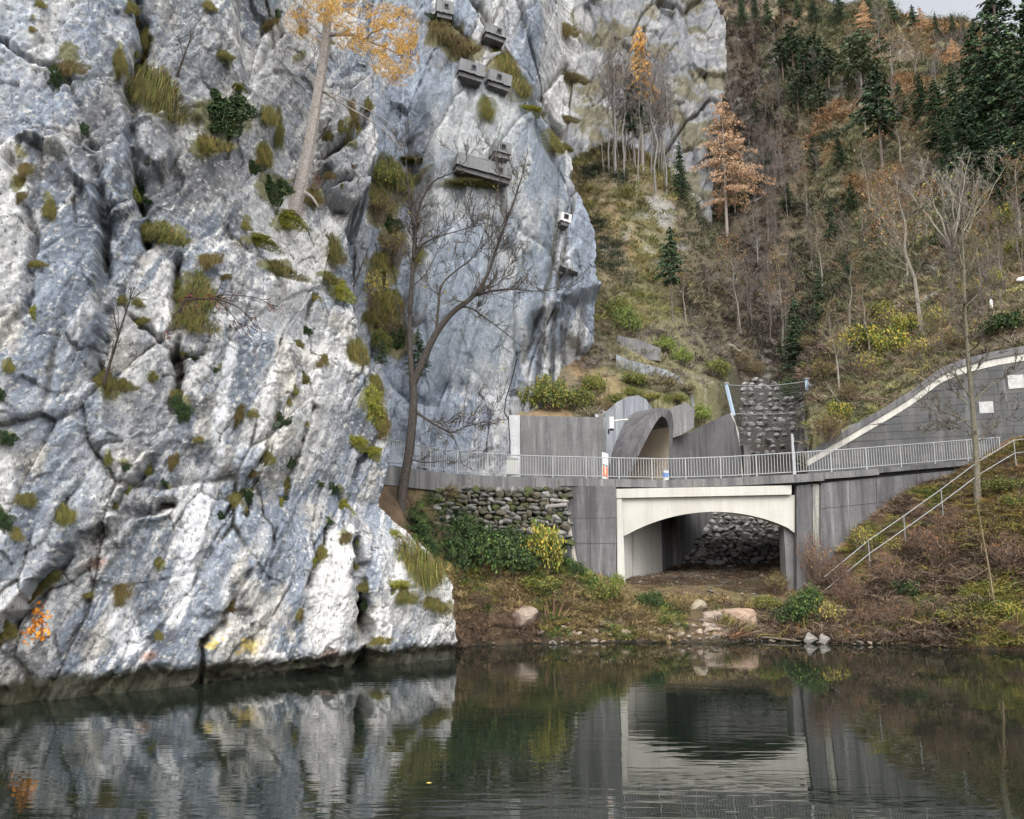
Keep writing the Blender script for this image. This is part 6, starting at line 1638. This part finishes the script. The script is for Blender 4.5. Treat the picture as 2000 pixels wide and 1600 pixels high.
# ---- bushes
def bush_mesh(name, leafpal, nleaf, leaf, nst=26, bark=(0.14,0.11,0.08), core=0.75):
    mb = MB(); tips = []
    for i in range(nst):
        a = G.uniform(0, 6.28); rr_ = math.sqrt(G.uniform(0, 1)) * 0.95; h = G.uniform(0.5, 1.0) * (1.1 - 0.45 * rr_)
        p0 = np.array((math.cos(a) * rr_ * 0.35, math.sin(a) * rr_ * 0.35, -0.05)); p2 = np.array((math.cos(a) * rr_, math.sin(a) * rr_, h)); p1 = (p0 + p2) / 2 + np.array((0, 0, 0.12)) + G.standard_normal(3) * 0.05
        mb.tube([tuple(p0), tuple(p1), tuple(p2)], [0.014, 0.01, 0.004], 3, False, bark); tips += [p1, p2, (p1 + p2) / 2]
        for _ in range(5):
            q = p1 + (p2 - p1) * G.uniform(0, 1); e = q + unit(G.standard_normal(3) + np.array((0, 0, 0.3))) * 0.28
            mb.tube([tuple(q), tuple(e)], [0.006, 0.002], 3, False, bark); tips += [e, (q + e) / 2]
    tips = np.array(tips)
    c = tips[G.integers(0, len(tips), nleaf)] + G.standard_normal((nleaf, 3)) * 0.085
    c[:, 2] = np.abs(c[:, 2])
    V, f, cc = leafcloud(c, leaf, pick(leafpal, nleaf, 0.22), 1.5)
    sm = mb.mesh(name + '_stems', True); sm.materials.append(M['bark'])
    lm = np_mesh(name + '_leaves', V, f, cc); lm.materials.append(M['leaf'])
    return sm, lm
BU = {'olive': bush_mesh('olive_bush', OLIVE + GREEN + YELLOW[2:] + YGREEN[:1], 3000, 0.055), 'ygreen': bush_mesh('yellow_green_bush', YGREEN + GREEN[:2] + YELLOW[:1], 1900, 0.065),
      'dgreen': bush_mesh('dark_bush', DKGREEN + GREEN, 2600, 0.065), 'twiggy': bush_mesh('red_twig_bush', RUST, 380, 0.04, 80, (0.19,0.135,0.105)), 'sparse': bush_mesh('sparse_bush', YGREEN + YELLOW, 420, 0.06, 40, (0.20,0.16,0.12)),
      'brown': bush_mesh('brown_bush', BROWN + OLIVE[:2], 1100, 0.05, 50, (0.17,0.13,0.10)), 'lime': bush_mesh('light_green_bush', [(0.17,0.22,0.05),(0.12,0.18,0.04),(0.22,0.26,0.07)], 2200, 0.06)}
def bush(kind, base, w, h, label, group=None, dep=None):
    t = empty('bush', base); tag(t, label, 'bush', group)
    t.scale = (w / 2, dep or w / 2, h); t.rotation_euler = (0, 0, G.uniform(0, 6.28) if dep is None else 0)
    for nm, me in zip(('stems', 'leaves'), BU[kind]):
        o = bpy.data.objects.new(nm, me); col.objects.link(o); o.parent = t
    return t
def pbush(kind, px, py, w, h, base, label, group=None):
    s = base.y / F
    return bush(kind, base, w * s, h * s, label, group)
for x, y, w, h, k, lab in ((1025,812,64,52,'olive','leafy bush at the left end on top of the back wall'),(1078,812,84,70,'olive','tallest leafy bush on top of the back wall'),(1130,812,70,56,'olive','yellowing bush right of the tallest one on the back wall'),(1176,806,46,44,'brown','brown twiggy bush beside the tunnel collar'),
   (1055,770,60,40,'ygreen','yellow green bush at the cliff foot behind the wall bushes'),(1160,770,60,44,'olive','bush at the cliff foot left of the sloping slab')):
    b = P(x, y, 49.0) if y > 800 else hit(x, y, 48); b.z = float(terr(b.x, b.y)) - 0.05
    pbush(k, x, y, w, h, b, lab)
for x, y, w, h, k, lab in ((1062,1118,88,100,'ygreen','yellow green bush leaning on the left abutment'),(960,1122,120,84,'dgreen','dark green ivy mound under the dry stone wall'),(895,1118,80,66,'dgreen','dark green ivy mound beside the outer boulder'),(1015,1122,70,56,'dgreen','low green ivy patch left of the yellow bush'),
   (1205,1152,34,28,'lime','small bright bush at the foot of the left jamb'),(1120,1125,46,30,'dgreen','low green plants at the abutment foot'),(1575,1215,84,66,'dgreen','bluish green bramble mound right of the boulders'),(1530,1222,56,40,'dgreen','smaller bramble mound beside the boulders'),(1520,1160,60,44,'brown','brown weeds under the right pier'),
   (1592,1140,76,100,'twiggy','reddish twiggy bush against the right wing wall'),(1640,1150,60,60,'twiggy','reddish twigs at the foot of the stair handrail'),(1620,1225,70,50,'sparse','pale yellow weeds by the shore stones'),(1270,1190,60,34,'dgreen','green weeds left of the stream mouth'),(1330,1200,50,34,'brown','brown grass clump beside the boulders'),
   (1745,1085,60,34,'sparse','yellow leaved weeds below the handrail'),(1770,1170,70,40,'dgreen','dark ivy patch on the right bank'),(1955,965,90,34,'olive','yellow green hedge at the top of the right bank'),(1985,1000,60,36,'olive','olive bush on the right bank near the edge'),(1690,1085,50,60,'sparse','sparse leafy shrub against the wing wall'),(1665,1020,40,80,'sparse','thin shrub with few green leaves on the wing wall'),
   (1870,1225,60,34,'ygreen','yellow green weeds at the right shore'),(1800,1215,70,40,'twiggy','tangled red brown brambles at the right shore'),(1700,1225,90,50,'twiggy','tangled brown brambles right of the shore stones'),(1880,1150,80,40,'twiggy','brown brambles beside the thin sapling'),(1960,1210,70,36,'ygreen','weeds at the right edge of the shore'),
   (1735,1150,90,70,'twiggy','tall tangled brambles beside the middle of the stair handrail'),(1800,1085,90,55,'twiggy','tall tangled brambles above the middle of the stair handrail'),(1860,1045,90,50,'twiggy','reddish brambles under the upper stair handrail'),(1840,1110,100,80,'twiggy','widest bramble thicket in the middle of the right bank'),(1925,1075,90,55,'brown','brown thicket right of the slender leafless tree'),(1970,1120,100,80,'twiggy','tall brambles at the right edge of the bank'),(1760,1230,110,60,'twiggy','low brambles hanging over the right shore'),(1660,1190,80,70,'twiggy','brambles above the grey shore rocks'),(1900,1240,100,50,'brown','brown brambles hanging over the water at the right'),(1990,1250,80,50,'twiggy','brambles over the water at the right edge'),(1230,1215,80,34,'brown','dry grass clump at the shore left of the boulders'),(1180,1180,80,40,'olive','olive grass clump below the left abutment'),(1050,1160,80,36,'olive','olive grass clump under the yellow green bush'),(1300,1225,50,24,'olive','short grass left of the waterline boulders'),(1500,1200,60,36,'olive','grass between the boulders and the bramble mound'),
   (870,985,60,40,'brown','leafless brown shrub over the left end of the dry stone wall'),(950,1020,60,30,'olive','grass growing out of the middle of the dry stone wall'),(1010,1000,70,34,'brown','brown shrub hanging over the dry stone wall'),(1068,1010,50,30,'sparse','thin shrub before the right end of the dry stone wall'),(905,1060,70,50,'dgreen','dark ivy climbing the left part of the dry stone wall'),(985,1070,80,40,'dgreen','green ivy along the foot of the dry stone wall'),
   (1160,1205,50,30,'brown','dry weeds in the middle of the left bank'),(1090,1190,70,30,'brown','dry grass beside the broken stems'),(940,1195,70,40,'twiggy','tangle of dead twigs beside the outer boulder'),(990,1225,60,24,'twiggy','dead twigs overhanging the water')):
    pbush(k, x, y, w, h, bank_hit(x, y), lab)
for x, y, w, h, k, lab in ((1225,660,60,60,'lime','light green bush at the right foot of the netted cliff'),(1205,625,50,50,'olive','olive bush against the cliff corner'),(1300,690,50,34,'lime','bright green bush above the upper slab'),(1330,715,50,34,'lime','bright green creeper above the sloping slab'),(1370,830,50,34,'lime','green ferns on top of the triangular wing wall'),(1345,770,40,22,'brown','brown weeds behind the sloping slab'),
   (1300,762,60,26,'brown','rusty grass between slab and tunnel'),(1240,755,60,30,'olive','weeds above the tunnel collar'),(1270,785,44,16,'ygreen','yellow moss on the tunnel roof edge'),(1720,620,56,36,'olive','round olive bush on the right slope'),(1745,700,70,60,'ygreen','yellow green bush above the bend of the coping'),(1700,740,60,60,'sparse','sparse yellow bush left of the yellow green one'),
   (1770,660,60,50,'ygreen','light yellow bush under the leaning dark tree'),(1660,790,60,50,'brown','brown thicket above the lower coping'),(1620,860,70,60,'brown','rusty shrub between channel wall and block wall'),(1945,565,46,40,'ygreen','bright yellow bush left of the street lamp'),(1960,655,110,46,'dgreen','green hedge above the upper coping'),(1860,690,90,46,'brown','brown brambles above the coping behind the young tree'),
   (1800,700,80,44,'sparse','yellow speckled brambles above the coping'),(1985,500,50,40,'ygreen','pale yellow bush at the right edge'),(1480,740,60,34,'brown','rusty weeds above the net'),(1400,740,60,40,'olive','olive weeds left of the net post'),(1650,700,70,60,'sparse','thin orange leaved shrub above the spruces'),(1580,690,50,40,'brown','brown scrub beside the young spruce'),
   (1690,690,90,60,'ygreen','wide yellow green bush above the middle coping'),(1740,650,80,60,'sparse','sparse yellow bush uphill of the wide yellow green bush'),(1830,650,80,60,'sparse','speckled yellow shrub left of the green hedge'),(1900,590,70,50,'sparse','yellow leaved shrub left of the white marker post'),(1640,830,60,50,'ygreen','small yellow bush at the low end of the coping'),(1960,450,70,50,'ygreen','pale yellow bush above the street lamp'),(1605,750,60,60,'brown','rusty bush right of the young spruce'),
   (1330,560,50,40,'brown','brown scrub on the slope right of the cliff'),(1440,720,60,40,'brown','brown brush at the ravine mouth'),(1545,790,50,50,'dgreen','dark green boughs behind the right fence post')):
    pbush(k, x, y, w, h, hit(x, y, 47.5), lab)
for i, (x, y, w, h, k) in enumerate(((745,430,70,70,'brown'),(770,520,70,80,'brown'),(730,600,60,90,'sparse'),(770,660,60,60,'brown'),(760,370,80,50,'olive'),(745,690,50,60,'olive'))):
    p = surf_at(VB, x, y, 6)
    pbush(k, x, y, w, h, p, 'scrub in the gully between the two cliffs, %s from the top' % ORD[sorted(range(6), key=lambda q: (370, 430, 520, 600, 660, 690).index((430, 520, 600, 660, 370, 690)[q])).index(i)], 'gully scrub')
for x, y, Yq, w, h, k, lab in ((1200,792,50.9,44,26,'olive','weeds growing over the top of the portal wall'),(1232,779,52.4,50,26,'olive','mossy weeds on the crown of the portal wall'),(1262,786,53.8,46,22,'brown','rusty weeds behind the tunnel crown'),(1296,792,55.0,44,24,'olive','weeds between the tunnel crown and the rough block'),(1325,786,55.2,40,18,'olive','grass on top of the rough concrete block')):
    pbush(k, x, y, w, h, P(x, y, Yq), lab)
tree('young_fir', SPR[1], P(815, 740, 37.9), 2.4, 'small green fir sprig behind the fork of the leafless tree', cat='fir', sx=1.6)
tree('young_fir', SPR[2], P(745, 715, 37.0), 1.3, 'tiny dark fir on the cliff edge left of the leafless tree', cat='fir', sx=1.5)
# ================================================================== GROUND COVER (uncountable) AND SMALL THINGS
def proto(name, V, f, c):
    me = np_mesh(name, V, f, c); me.materials.append(M['icol'])
    return bpy.data.objects.new(name, me)
def g_grass(n, ln, wd):
    a = G.uniform(0, 6.28, n); q = np.sqrt(G.uniform(0, 1, n)) * 0.5
    root = np.stack([q * np.cos(a), q * np.sin(a), np.full(n, -0.05)], -1)
    d = np.stack([np.cos(a) * 0.6 + 0.3 * G.standard_normal(n), np.sin(a) * 0.6 + 0.3 * G.standard_normal(n), G.uniform(0.4, 1.2, n)], -1)
    return blades(root, d, G.uniform(ln * 0.5, ln * 1.2, n), np.full(n, wd), G.uniform(0.6, 1.35, (n, 1)) * np.ones((1, 3)), 0.8)
def g_twig(n, ln):
    a = G.uniform(0, 6.28, n); q = np.sqrt(G.uniform(0, 1, n)) * 0.6
    root = np.stack([q * np.cos(a), q * np.sin(a), G.uniform(-0.05, 0.3, n)], -1)
    d = G.standard_normal((n, 3)); d[:, 2] = np.abs(d[:, 2]) * 0.8 + 0.1
    return blades(root, d, G.uniform(ln * 0.5, ln * 1.2, n), np.full(n, 0.028), G.uniform(0.55, 1.5, (n, 1)) * np.ones((1, 3)), 0.5)
def g_leaf(n, size, h):
    c = G.standard_normal((n, 3)) * np.array((0.4, 0.4, h * 0.5)); c[:, 2] = np.abs(c[:, 2])
    return leafcloud(c, size, G.uniform(0.5, 1.5, (n, 1)) * np.ones((1, 3)), 1.4)
PR = [proto('grass_clump', *g_grass(60, 0.85, 0.04)), proto('twig_clump', *join([g_twig(60, 0.9), g_leaf(14, 0.06, 0.6)])), proto('leaf_clump', *join([g_leaf(80, 0.08, 0.55), g_twig(20, 0.7)])), proto('litter', *g_leaf(46, 0.075, 0.06))]
pcol = bpy.data.collections.new('ground_cover_pieces')
for o in PR: pcol.objects.link(o)
def gn_group():
    ng = bpy.data.node_groups.new('scatter', 'GeometryNodeTree')
    ng.interface.new_socket('Geometry', in_out='INPUT', socket_type='NodeSocketGeometry'); ng.interface.new_socket('Geometry', in_out='OUTPUT', socket_type='NodeSocketGeometry')
    gi, go = ng.nodes.new('NodeGroupInput'), ng.nodes.new('NodeGroupOutput')
    ci = ng.nodes.new('GeometryNodeCollectionInfo'); ci.inputs['Collection'].default_value = pcol; ci.inputs['Separate Children'].default_value = True; ci.inputs['Reset Children'].default_value = True
    ip = ng.nodes.new('GeometryNodeInstanceOnPoints'); ip.inputs['Pick Instance'].default_value = True
    def attr(nm, ty):
        a = ng.nodes.new('GeometryNodeInputNamedAttribute'); a.data_type = ty; a.inputs['Name'].default_value = nm; return a.outputs['Attribute']
    ng.links.new(gi.outputs[0], ip.inputs['Points']); ng.links.new(ci.outputs[0], ip.inputs['Instance'])
    ng.links.new(attr('pid', 'INT'), ip.inputs['Instance Index'])
    er = ng.nodes.new('FunctionNodeEulerToRotation'); ng.links.new(attr('rot', 'FLOAT_VECTOR'), er.inputs[0]); ng.links.new(er.outputs[0], ip.inputs['Rotation'])
    ng.links.new(attr('scl', 'FLOAT_VECTOR'), ip.inputs['Scale'])
    ng.links.new(ip.outputs[0], go.inputs[0])
    return ng
NG = gn_group()
ORDER = sorted(o.name for o in PR)                     # collection children come in name order
PID = {n: ORDER.index(n) for n in ORDER}
def scatter(name, label, pts, colr, scl, pid, tilt=None):
    n = len(pts); me = bpy.data.meshes.new(name)
    me.vertices.add(n); me.vertices.foreach_set('co', np.asarray(pts, np.float32).ravel())
    rot = np.stack([G.normal(0, 0.15, n), G.normal(0, 0.15, n), G.uniform(0, 6.28, n)], -1)
    if tilt is not None: rot[:, 0:2] += tilt
    a = me.attributes.new('rot', 'FLOAT_VECTOR', 'POINT'); a.data.foreach_set('vector', rot.astype(np.float32).ravel())
    a = me.attributes.new('scl', 'FLOAT_VECTOR', 'POINT'); a.data.foreach_set('vector', np.asarray(scl, np.float32).ravel())
    a = me.attributes.new('pid', 'INT', 'POINT'); a.data.foreach_set('value', np.asarray(pid, np.int32))
    a = me.attributes.new('icol', 'FLOAT_COLOR', 'POINT'); c4 = np.ones((n, 4), np.float32); c4[:, :3] = colr; a.data.foreach_set('color', c4.ravel())
    o = link(name, me); md = o.modifiers.new('scatter', 'NODES'); md.node_group = NG
    tag(o, label, 'undergrowth', kind='stuff'); return o
def slope_points(n, y0, y1, px0=1130, px1=2120):
    Y = np.exp(G.uniform(math.log(y0), math.log(y1), n)); s = G.uniform((px0 - 1000) / F, (px1 - 1000) / F, n)
    X = Y * s
    k = Y > front_y(X) + 0.25
    cl, cw = cl_x(np.clip(Y, 50, 72)); k &= ~((X > cl) & (X < cw) & (Y < 67))
    X, Y = X[k], Y[k]
    return np.stack([X, Y, terr(X, Y)], -1)
pts = slope_points(36000, 47.5, 230)
X, Y = pts[:, 0], pts[:, 1]; px, py = proj(X, Y, pts[:, 2])
n1 = fbm2(X * 0.06, Y * 0.045, 4, 801); n2 = fbm2(X * 0.3, Y * 0.2, 4, 802); n3 = fbm2((X - 0.25 * Y) * 0.22, (Y + X) * 0.03, 4, 803)
n = len(pts); V_ = 0.13
def setc(k, pal): colr[k] = pick(pal, int(k.sum()), V_)
colr = pick([(0.19,0.165,0.095),(0.17,0.155,0.085),(0.21,0.175,0.10)], n, V_)
setc((n3 + 0.25 * n2 > 0.0) & (px > 1430), [(0.30,0.175,0.075),(0.27,0.16,0.07),(0.25,0.16,0.08)])
setc((n1 + 0.3 * n2 < -0.12), [(0.17,0.14,0.12),(0.19,0.155,0.13),(0.15,0.125,0.11)])
setc((n1 - 0.3 * n2 > 0.16), [(0.14,0.145,0.075),(0.12,0.13,0.065),(0.16,0.16,0.08)])
setc((n2 > 0.40) | (G.uniform(size=n) < 0.03), [(0.055,0.07,0.04),(0.07,0.085,0.045),(0.05,0.055,0.038)])
setc((px < 1330) & (py > 300) & (py < 640) & (n2 < 0.25), OLIVE + [(0.19,0.17,0.075)])
setc((px > 1560) & (Y < 66) & (G.uniform(size=n) < 0.5), [(0.19,0.125,0.09),(0.23,0.15,0.10),(0.15,0.11,0.08),(0.30,0.25,0.13)])
setc((px > 1560) & (Y < 62) & (G.uniform(size=n) < 0.10), YGREEN)
dr_ = seg_dist(X, Y, RAV); k = np.exp(-(dr_ / (4.0 + 0.05 * Y)) ** 2) > G.uniform(0.25, 1.0, n); colr[k] = pick([(0.085,0.07,0.055),(0.11,0.085,0.065),(0.07,0.06,0.045)], int(k.sum()), V_)
colr = np.clip((0.82 * colr + 0.18 * colr.mean(1, keepdims=True)) * 1.3, 0.01, 0.6)
keepm = G.uniform(size=n) < np.clip(0.75 + 0.9 * n2 + 0.4 * n1, 0.25, 1)
u = G.uniform(size=n)
near = Y < 66
pid = np.where(u < np.where(near, 0.4, 0.72), PID['grass_clump'], np.where(u < 0.93, PID['twig_clump'], PID['leaf_clump']))
s = (0.45 + 0.8 * G.uniform(size=n) ** 2) * np.clip(Y / 66, 0.7, 2.2)
scl = np.stack([s, s, s * np.where(pid == PID['grass_clump'], 0.8, 1.0)], -1)
scatter('hillside_undergrowth', 'brown and olive autumn brush covering the mountainside', pts[keepm], colr[keepm], scl[keepm], pid[keepm])
def bank_points(n, x0, x1, y0, y1):
    X = G.uniform(x0, x1, n); Y = G.uniform(y0, y1, n)
    ryy = np.interp(X, [v.x for v in RAIL], [v.y for v in RAIL])
    Z = bank(X, Y); k = (Y < ryy - 0.15) & (Z > 0.08)
    return np.stack([X[k], Y[k], Z[k]], -1)
pts = bank_points(14000, 9.8, 27, 34, 44.5); px, py = proj(pts[:, 0], pts[:, 1], pts[:, 2]); n = len(pts); n2 = fbm2(pts[:, 0] * 0.7, pts[:, 1] * 0.7, 4, 811)
k = ~((px < 1560) & (py < 1190)); pts, px, py, n2 = pts[k], px[k], py[k], n2[k]; n = len(pts)
colr = pick([(0.185,0.135,0.10),(0.145,0.105,0.078),(0.23,0.165,0.12),(0.11,0.085,0.062)], n, 0.25)
k = n2 > 0.25; colr[k] = pick(OLIVE + GREEN[:1], k.sum(), 0.2)
k = (px > 1850) & (py < 1080) & (G.uniform(size=n) < 0.5); colr[k] = pick([(0.20,0.16,0.05),(0.26,0.20,0.06),(0.15,0.13,0.045)], k.sum(), 0.2)
k = G.uniform(size=n) < 0.05; colr[k] = pick(YGREEN + [(0.32,0.16,0.08)], k.sum(), 0.2)
u = G.uniform(size=n); pid = np.where(u < 0.5, PID['twig_clump'], np.where(u < 0.75, PID['litter'], np.where(u < 0.9, PID['leaf_clump'], PID['grass_clump'])))
s = G.uniform(0.3, 0.95, n) * np.where(pid == PID['twig_clump'], 1.1, 0.8) * np.where((py < np.interp(px, [1600, 1900, 2000], [1190, 1010, 970])), 0.6, 1.0); scatter('bank_brambles', 'red brown brambles and fallen leaves on the right bank', pts, colr, np.stack([s, s, s * 0.75], -1), pid)
pts = bank_points(9000, -4.5, 10.4, 35, 44); px, py = proj(pts[:, 0], pts[:, 1], pts[:, 2])
k = ~((px > 1210) & (px < 1545) & (py < 1165)) & ~((px > 1330) & (px < 1480) & (py > 1180)); pts, px, py = pts[k], px[k], py[k]; n = len(pts); n2 = fbm2(pts[:, 0] * 0.6, pts[:, 1] * 0.6, 4, 821)
colr = pick([(0.26,0.20,0.10),(0.21,0.165,0.08),(0.30,0.215,0.11),(0.17,0.14,0.07)], n, 0.22)
k = n2 > 0.02; colr[k] = pick(OLIVE + GREEN, k.sum(), 0.2)
k = (py > 1195) & (px < 1060); colr[k] = pick([(0.16,0.11,0.075),(0.11,0.08,0.06),(0.21,0.14,0.09)], k.sum(), 0.2)
colr *= 1.2
k = (py < 1100) & (px < 1110); colr[k] = pick(DKGREEN + GREEN, k.sum(), 0.2)
u = G.uniform(size=n); pid = np.where(u < 0.55, PID['grass_clump'], np.where(u < 0.75, PID['litter'], np.where(u < 0.9, PID['leaf_clump'], PID['twig_clump'])))
s = G.uniform(0.25, 0.7, n); scatter('bank_grass', 'dry grass and weeds on the bank left of the bridge opening', pts, colr, np.stack([s, s, s * 0.8], -1), pid)
# leaves on the stream bed under the bridge
X = G.uniform(6, 16, 2600); Y = G.uniform(40, 53, 2600); k = (X > 5.6 + (Y - 44) * 0.5) & (X < 14.3 + (Y - 44) * 0.45); X, Y = X[k], Y[k]; n = len(X)
s = G.uniform(0.15, 0.5, n); scatter('stream_bed_litter', 'brown leaves and small stones on the dry stream bed', np.stack([X, Y, bank(X, Y) + 0.02], -1), pick([(0.10,0.065,0.045),(0.16,0.10,0.06),(0.07,0.05,0.035),(0.25,0.22,0.19)], n, 0.3), np.stack([s, s, s], -1), np.full(n, PID['litter']))

# ---- boulders and shore stones
BOULD = [rock_mesh('boulder_%d' % k, 90 + k, (1, 0.8, 0.75), 3, 0.16, 14, (0.52, 0.85)) for k in range(4)]
BC_ = [(0.36,0.26,0.195),(0.31,0.245,0.20),(0.38,0.33,0.25),(0.24,0.22,0.20)]
for k, (me, c) in enumerate(zip(BOULD, BC_)): tint_mesh(me, c, k, 0.06); me.materials.append(M['stone'])
for x, y, w, h, k, lab in ((1438,1206,70,42,0,'largest reddish boulder at the stream mouth'),(1388,1210,36,30,1,'tan boulder left of the largest boulder'),(1352,1236,40,26,0,'reddish boulder furthest left at the waterline'),(1386,1238,30,22,1,'small tan boulder between two waterline boulders'),(1415,1237,40,28,2,'pale yellow boulder at the waterline'),
    (1022,1212,46,40,1,'tan rock sticking out of the left bank'),(1140,1232,24,18,1,'small pinkish rock at the left shore'),(1160,1234,20,14,0,'small reddish rock right of the pinkish one'),(1585,1246,24,20,3,'grey rock at the right shore, left of two'),(1612,1247,22,20,3,'grey rock at the right shore, right of two'),(1365,1185,30,20,2,'half buried stone behind the boulders'),(1480,1226,30,16,1,'flat stone right of the largest boulder')):
    b = PZ(x, y + h * 0.5, 0.02) if y > 1228 else bank_hit(x, y + h * 0.35); s = b.y / F
    o = link('boulder', BOULD[k]); o.location = b + Vector((0, 0.1, h * s * 0.35)); o.scale = (w * s * 0.72, w * s * 0.6, h * s * 0.85); o.rotation_euler = (G.uniform(-.3, .3), G.uniform(-.2, .2), G.uniform(-.5, .5)); tag(o, lab, 'boulder')
PEB = stone_set([(0.20,0.175,0.15),(0.26,0.21,0.17),(0.13,0.115,0.10),(0.28,0.20,0.15),(0.17,0.14,0.11),(0.09,0.08,0.07)])
RUB = stone_set([(0.36,0.30,0.25),(0.42,0.34,0.28),(0.30,0.26,0.22),(0.45,0.35,0.28),(0.33,0.27,0.22),(0.25,0.21,0.18)])
rr = random.Random(31)
for i in range(300):
    if i < 130:
        x = rr.uniform(890, 2000); b = PZ(x, np.interp(x, [880, 1400, 2000], [1258, 1249, 1264]) - rr.uniform(-3, 9) ** 1.0, 0.05); sc = rr.uniform(0.06, 0.2)
        lab, grp = 'small stone along the waterline of the far shore', 'shore stones'
    elif i >= 170:
        x = rr.gauss(1385, 130); b = bank_hit(x, rr.uniform(1215, 1250)); sc = rr.uniform(0.08, 0.3); lab, grp = 'pale rubble stone along the shore below the bridge', 'shore rubble'
    else:
        x = rr.uniform(1240, 1540); b = bank_hit(x, rr.uniform(1125, 1200)); sc = rr.uniform(0.07, 0.2); lab, grp = 'small stone on the dry stream bed at the bridge', 'stream bed stones'
    o = link('shore_stone' if i < 130 or i >= 170 else 'stream_stone', (PEB if i < 170 else RUB)[rr.randrange(6)]); o.location = b + Vector((0, 0, sc * 0.2)); o.scale = (sc * 1.2, sc, sc * 0.7); o.rotation_euler = (rr.uniform(-.4, .4), rr.uniform(-.4, .4), rr.uniform(0, 6.28)); tag(o, lab, 'stone', grp)
def log(name, label, pts, r0, r1, c, cat='log'):
    m = MB(); n = len(pts); m.tube(pts, [r0 + (r1 - r0) * k / (n - 1) for k in range(n)], 8, True, c)
    tag(wpart(m, name, M['bark'], None, True), label, cat)
log('leaning_pole', 'pale wooden pole leaning beside the left abutment', [P(1101, 975, 43.2), P(1108, 1010, 43.2), P(1118, 1070, 43.0), P(1127, 1122, 42.7)], 0.10, 0.12, (0.38, 0.35, 0.31), 'pole')
log('short_beam', 'grey beam end poking out of the dry stone wall', [P(1068, 990, 43.2), P(1108, 986, 42.9)], 0.11, 0.11, (0.34, 0.32, 0.30), 'beam')
log('upper_beam_end', 'upper grey beam end on the dry stone wall', [P(1075, 977, 43.2), P(1110, 980, 42.9)], 0.09, 0.08, (0.32, 0.30, 0.28), 'beam')
log('driftwood', 'dark rotten log on the bank left of the bridge opening', [P(1126, 1120, 42.6), P(1146, 1138, 42.2), P(1165, 1147, 42.0), P(1184, 1160, 41.7)], 0.16, 0.20, (0.08, 0.06, 0.05))
for i, (x0, y0, x1, y1, lab) in enumerate(((1165,1240,1260,1244,'thin branch along the shore left of the boulders'),(1440,1240,1560,1246,'pale branch along the shore right of the boulders'),(1640,1243,1760,1241,'long thin branch along the right shore'),(1060,1235,1140,1240,'dark branch along the left shore'),(1260,1243,1335,1238,'short branch touching the waterline boulders'))):
    a, b = PZ(x0, y0 + 6, 0.06), PZ(x1, y1 + 6, 0.10); log('shore_branch', lab, [a, (a + b) / 2 + Vector((0, 0.1, 0.08)), b], 0.07, 0.035, (0.20, 0.165, 0.13) if i != 3 else (0.07, 0.055, 0.045), 'branch')
b = bank_hit(1080, 1222)
m = MB()
for dx, hh, le in ((-0.15, 1.2, -0.2), (0, 1.5, 0.1), (0.15, 1.0, 0.35), (0.3, 0.8, 0.5), (-0.3, 0.9, -0.1)):
    m.tube([b + Vector((dx * 0.5, 0, -0.1)), b + Vector((dx + le * 0.4, -0.1, hh * 0.5)), b + Vector((dx + le, -0.1, hh))], [0.07, 0.055, 0.02], 5, False, (0.20, 0.12, 0.085))
tag(wpart(m, 'broken_stems', M['bark'], None, True), 'clump of broken reddish brown stems on the left shore', 'stump')
p = PZ(838, 1529, 0.012); V, f, c = leafcloud(np.array([tuple(p)]), 0.10, np.array([(0.65, 0.5, 0.12)]), 1.5, np.array([(1.0, 0.1, 0)]), 30.0)
V[:, 2] = 0.012
tag(link('floating_leaf', np_mesh('floating_leaf', V, f, c), M['leaf']), 'single yellow leaf floating on the water', 'leaf')
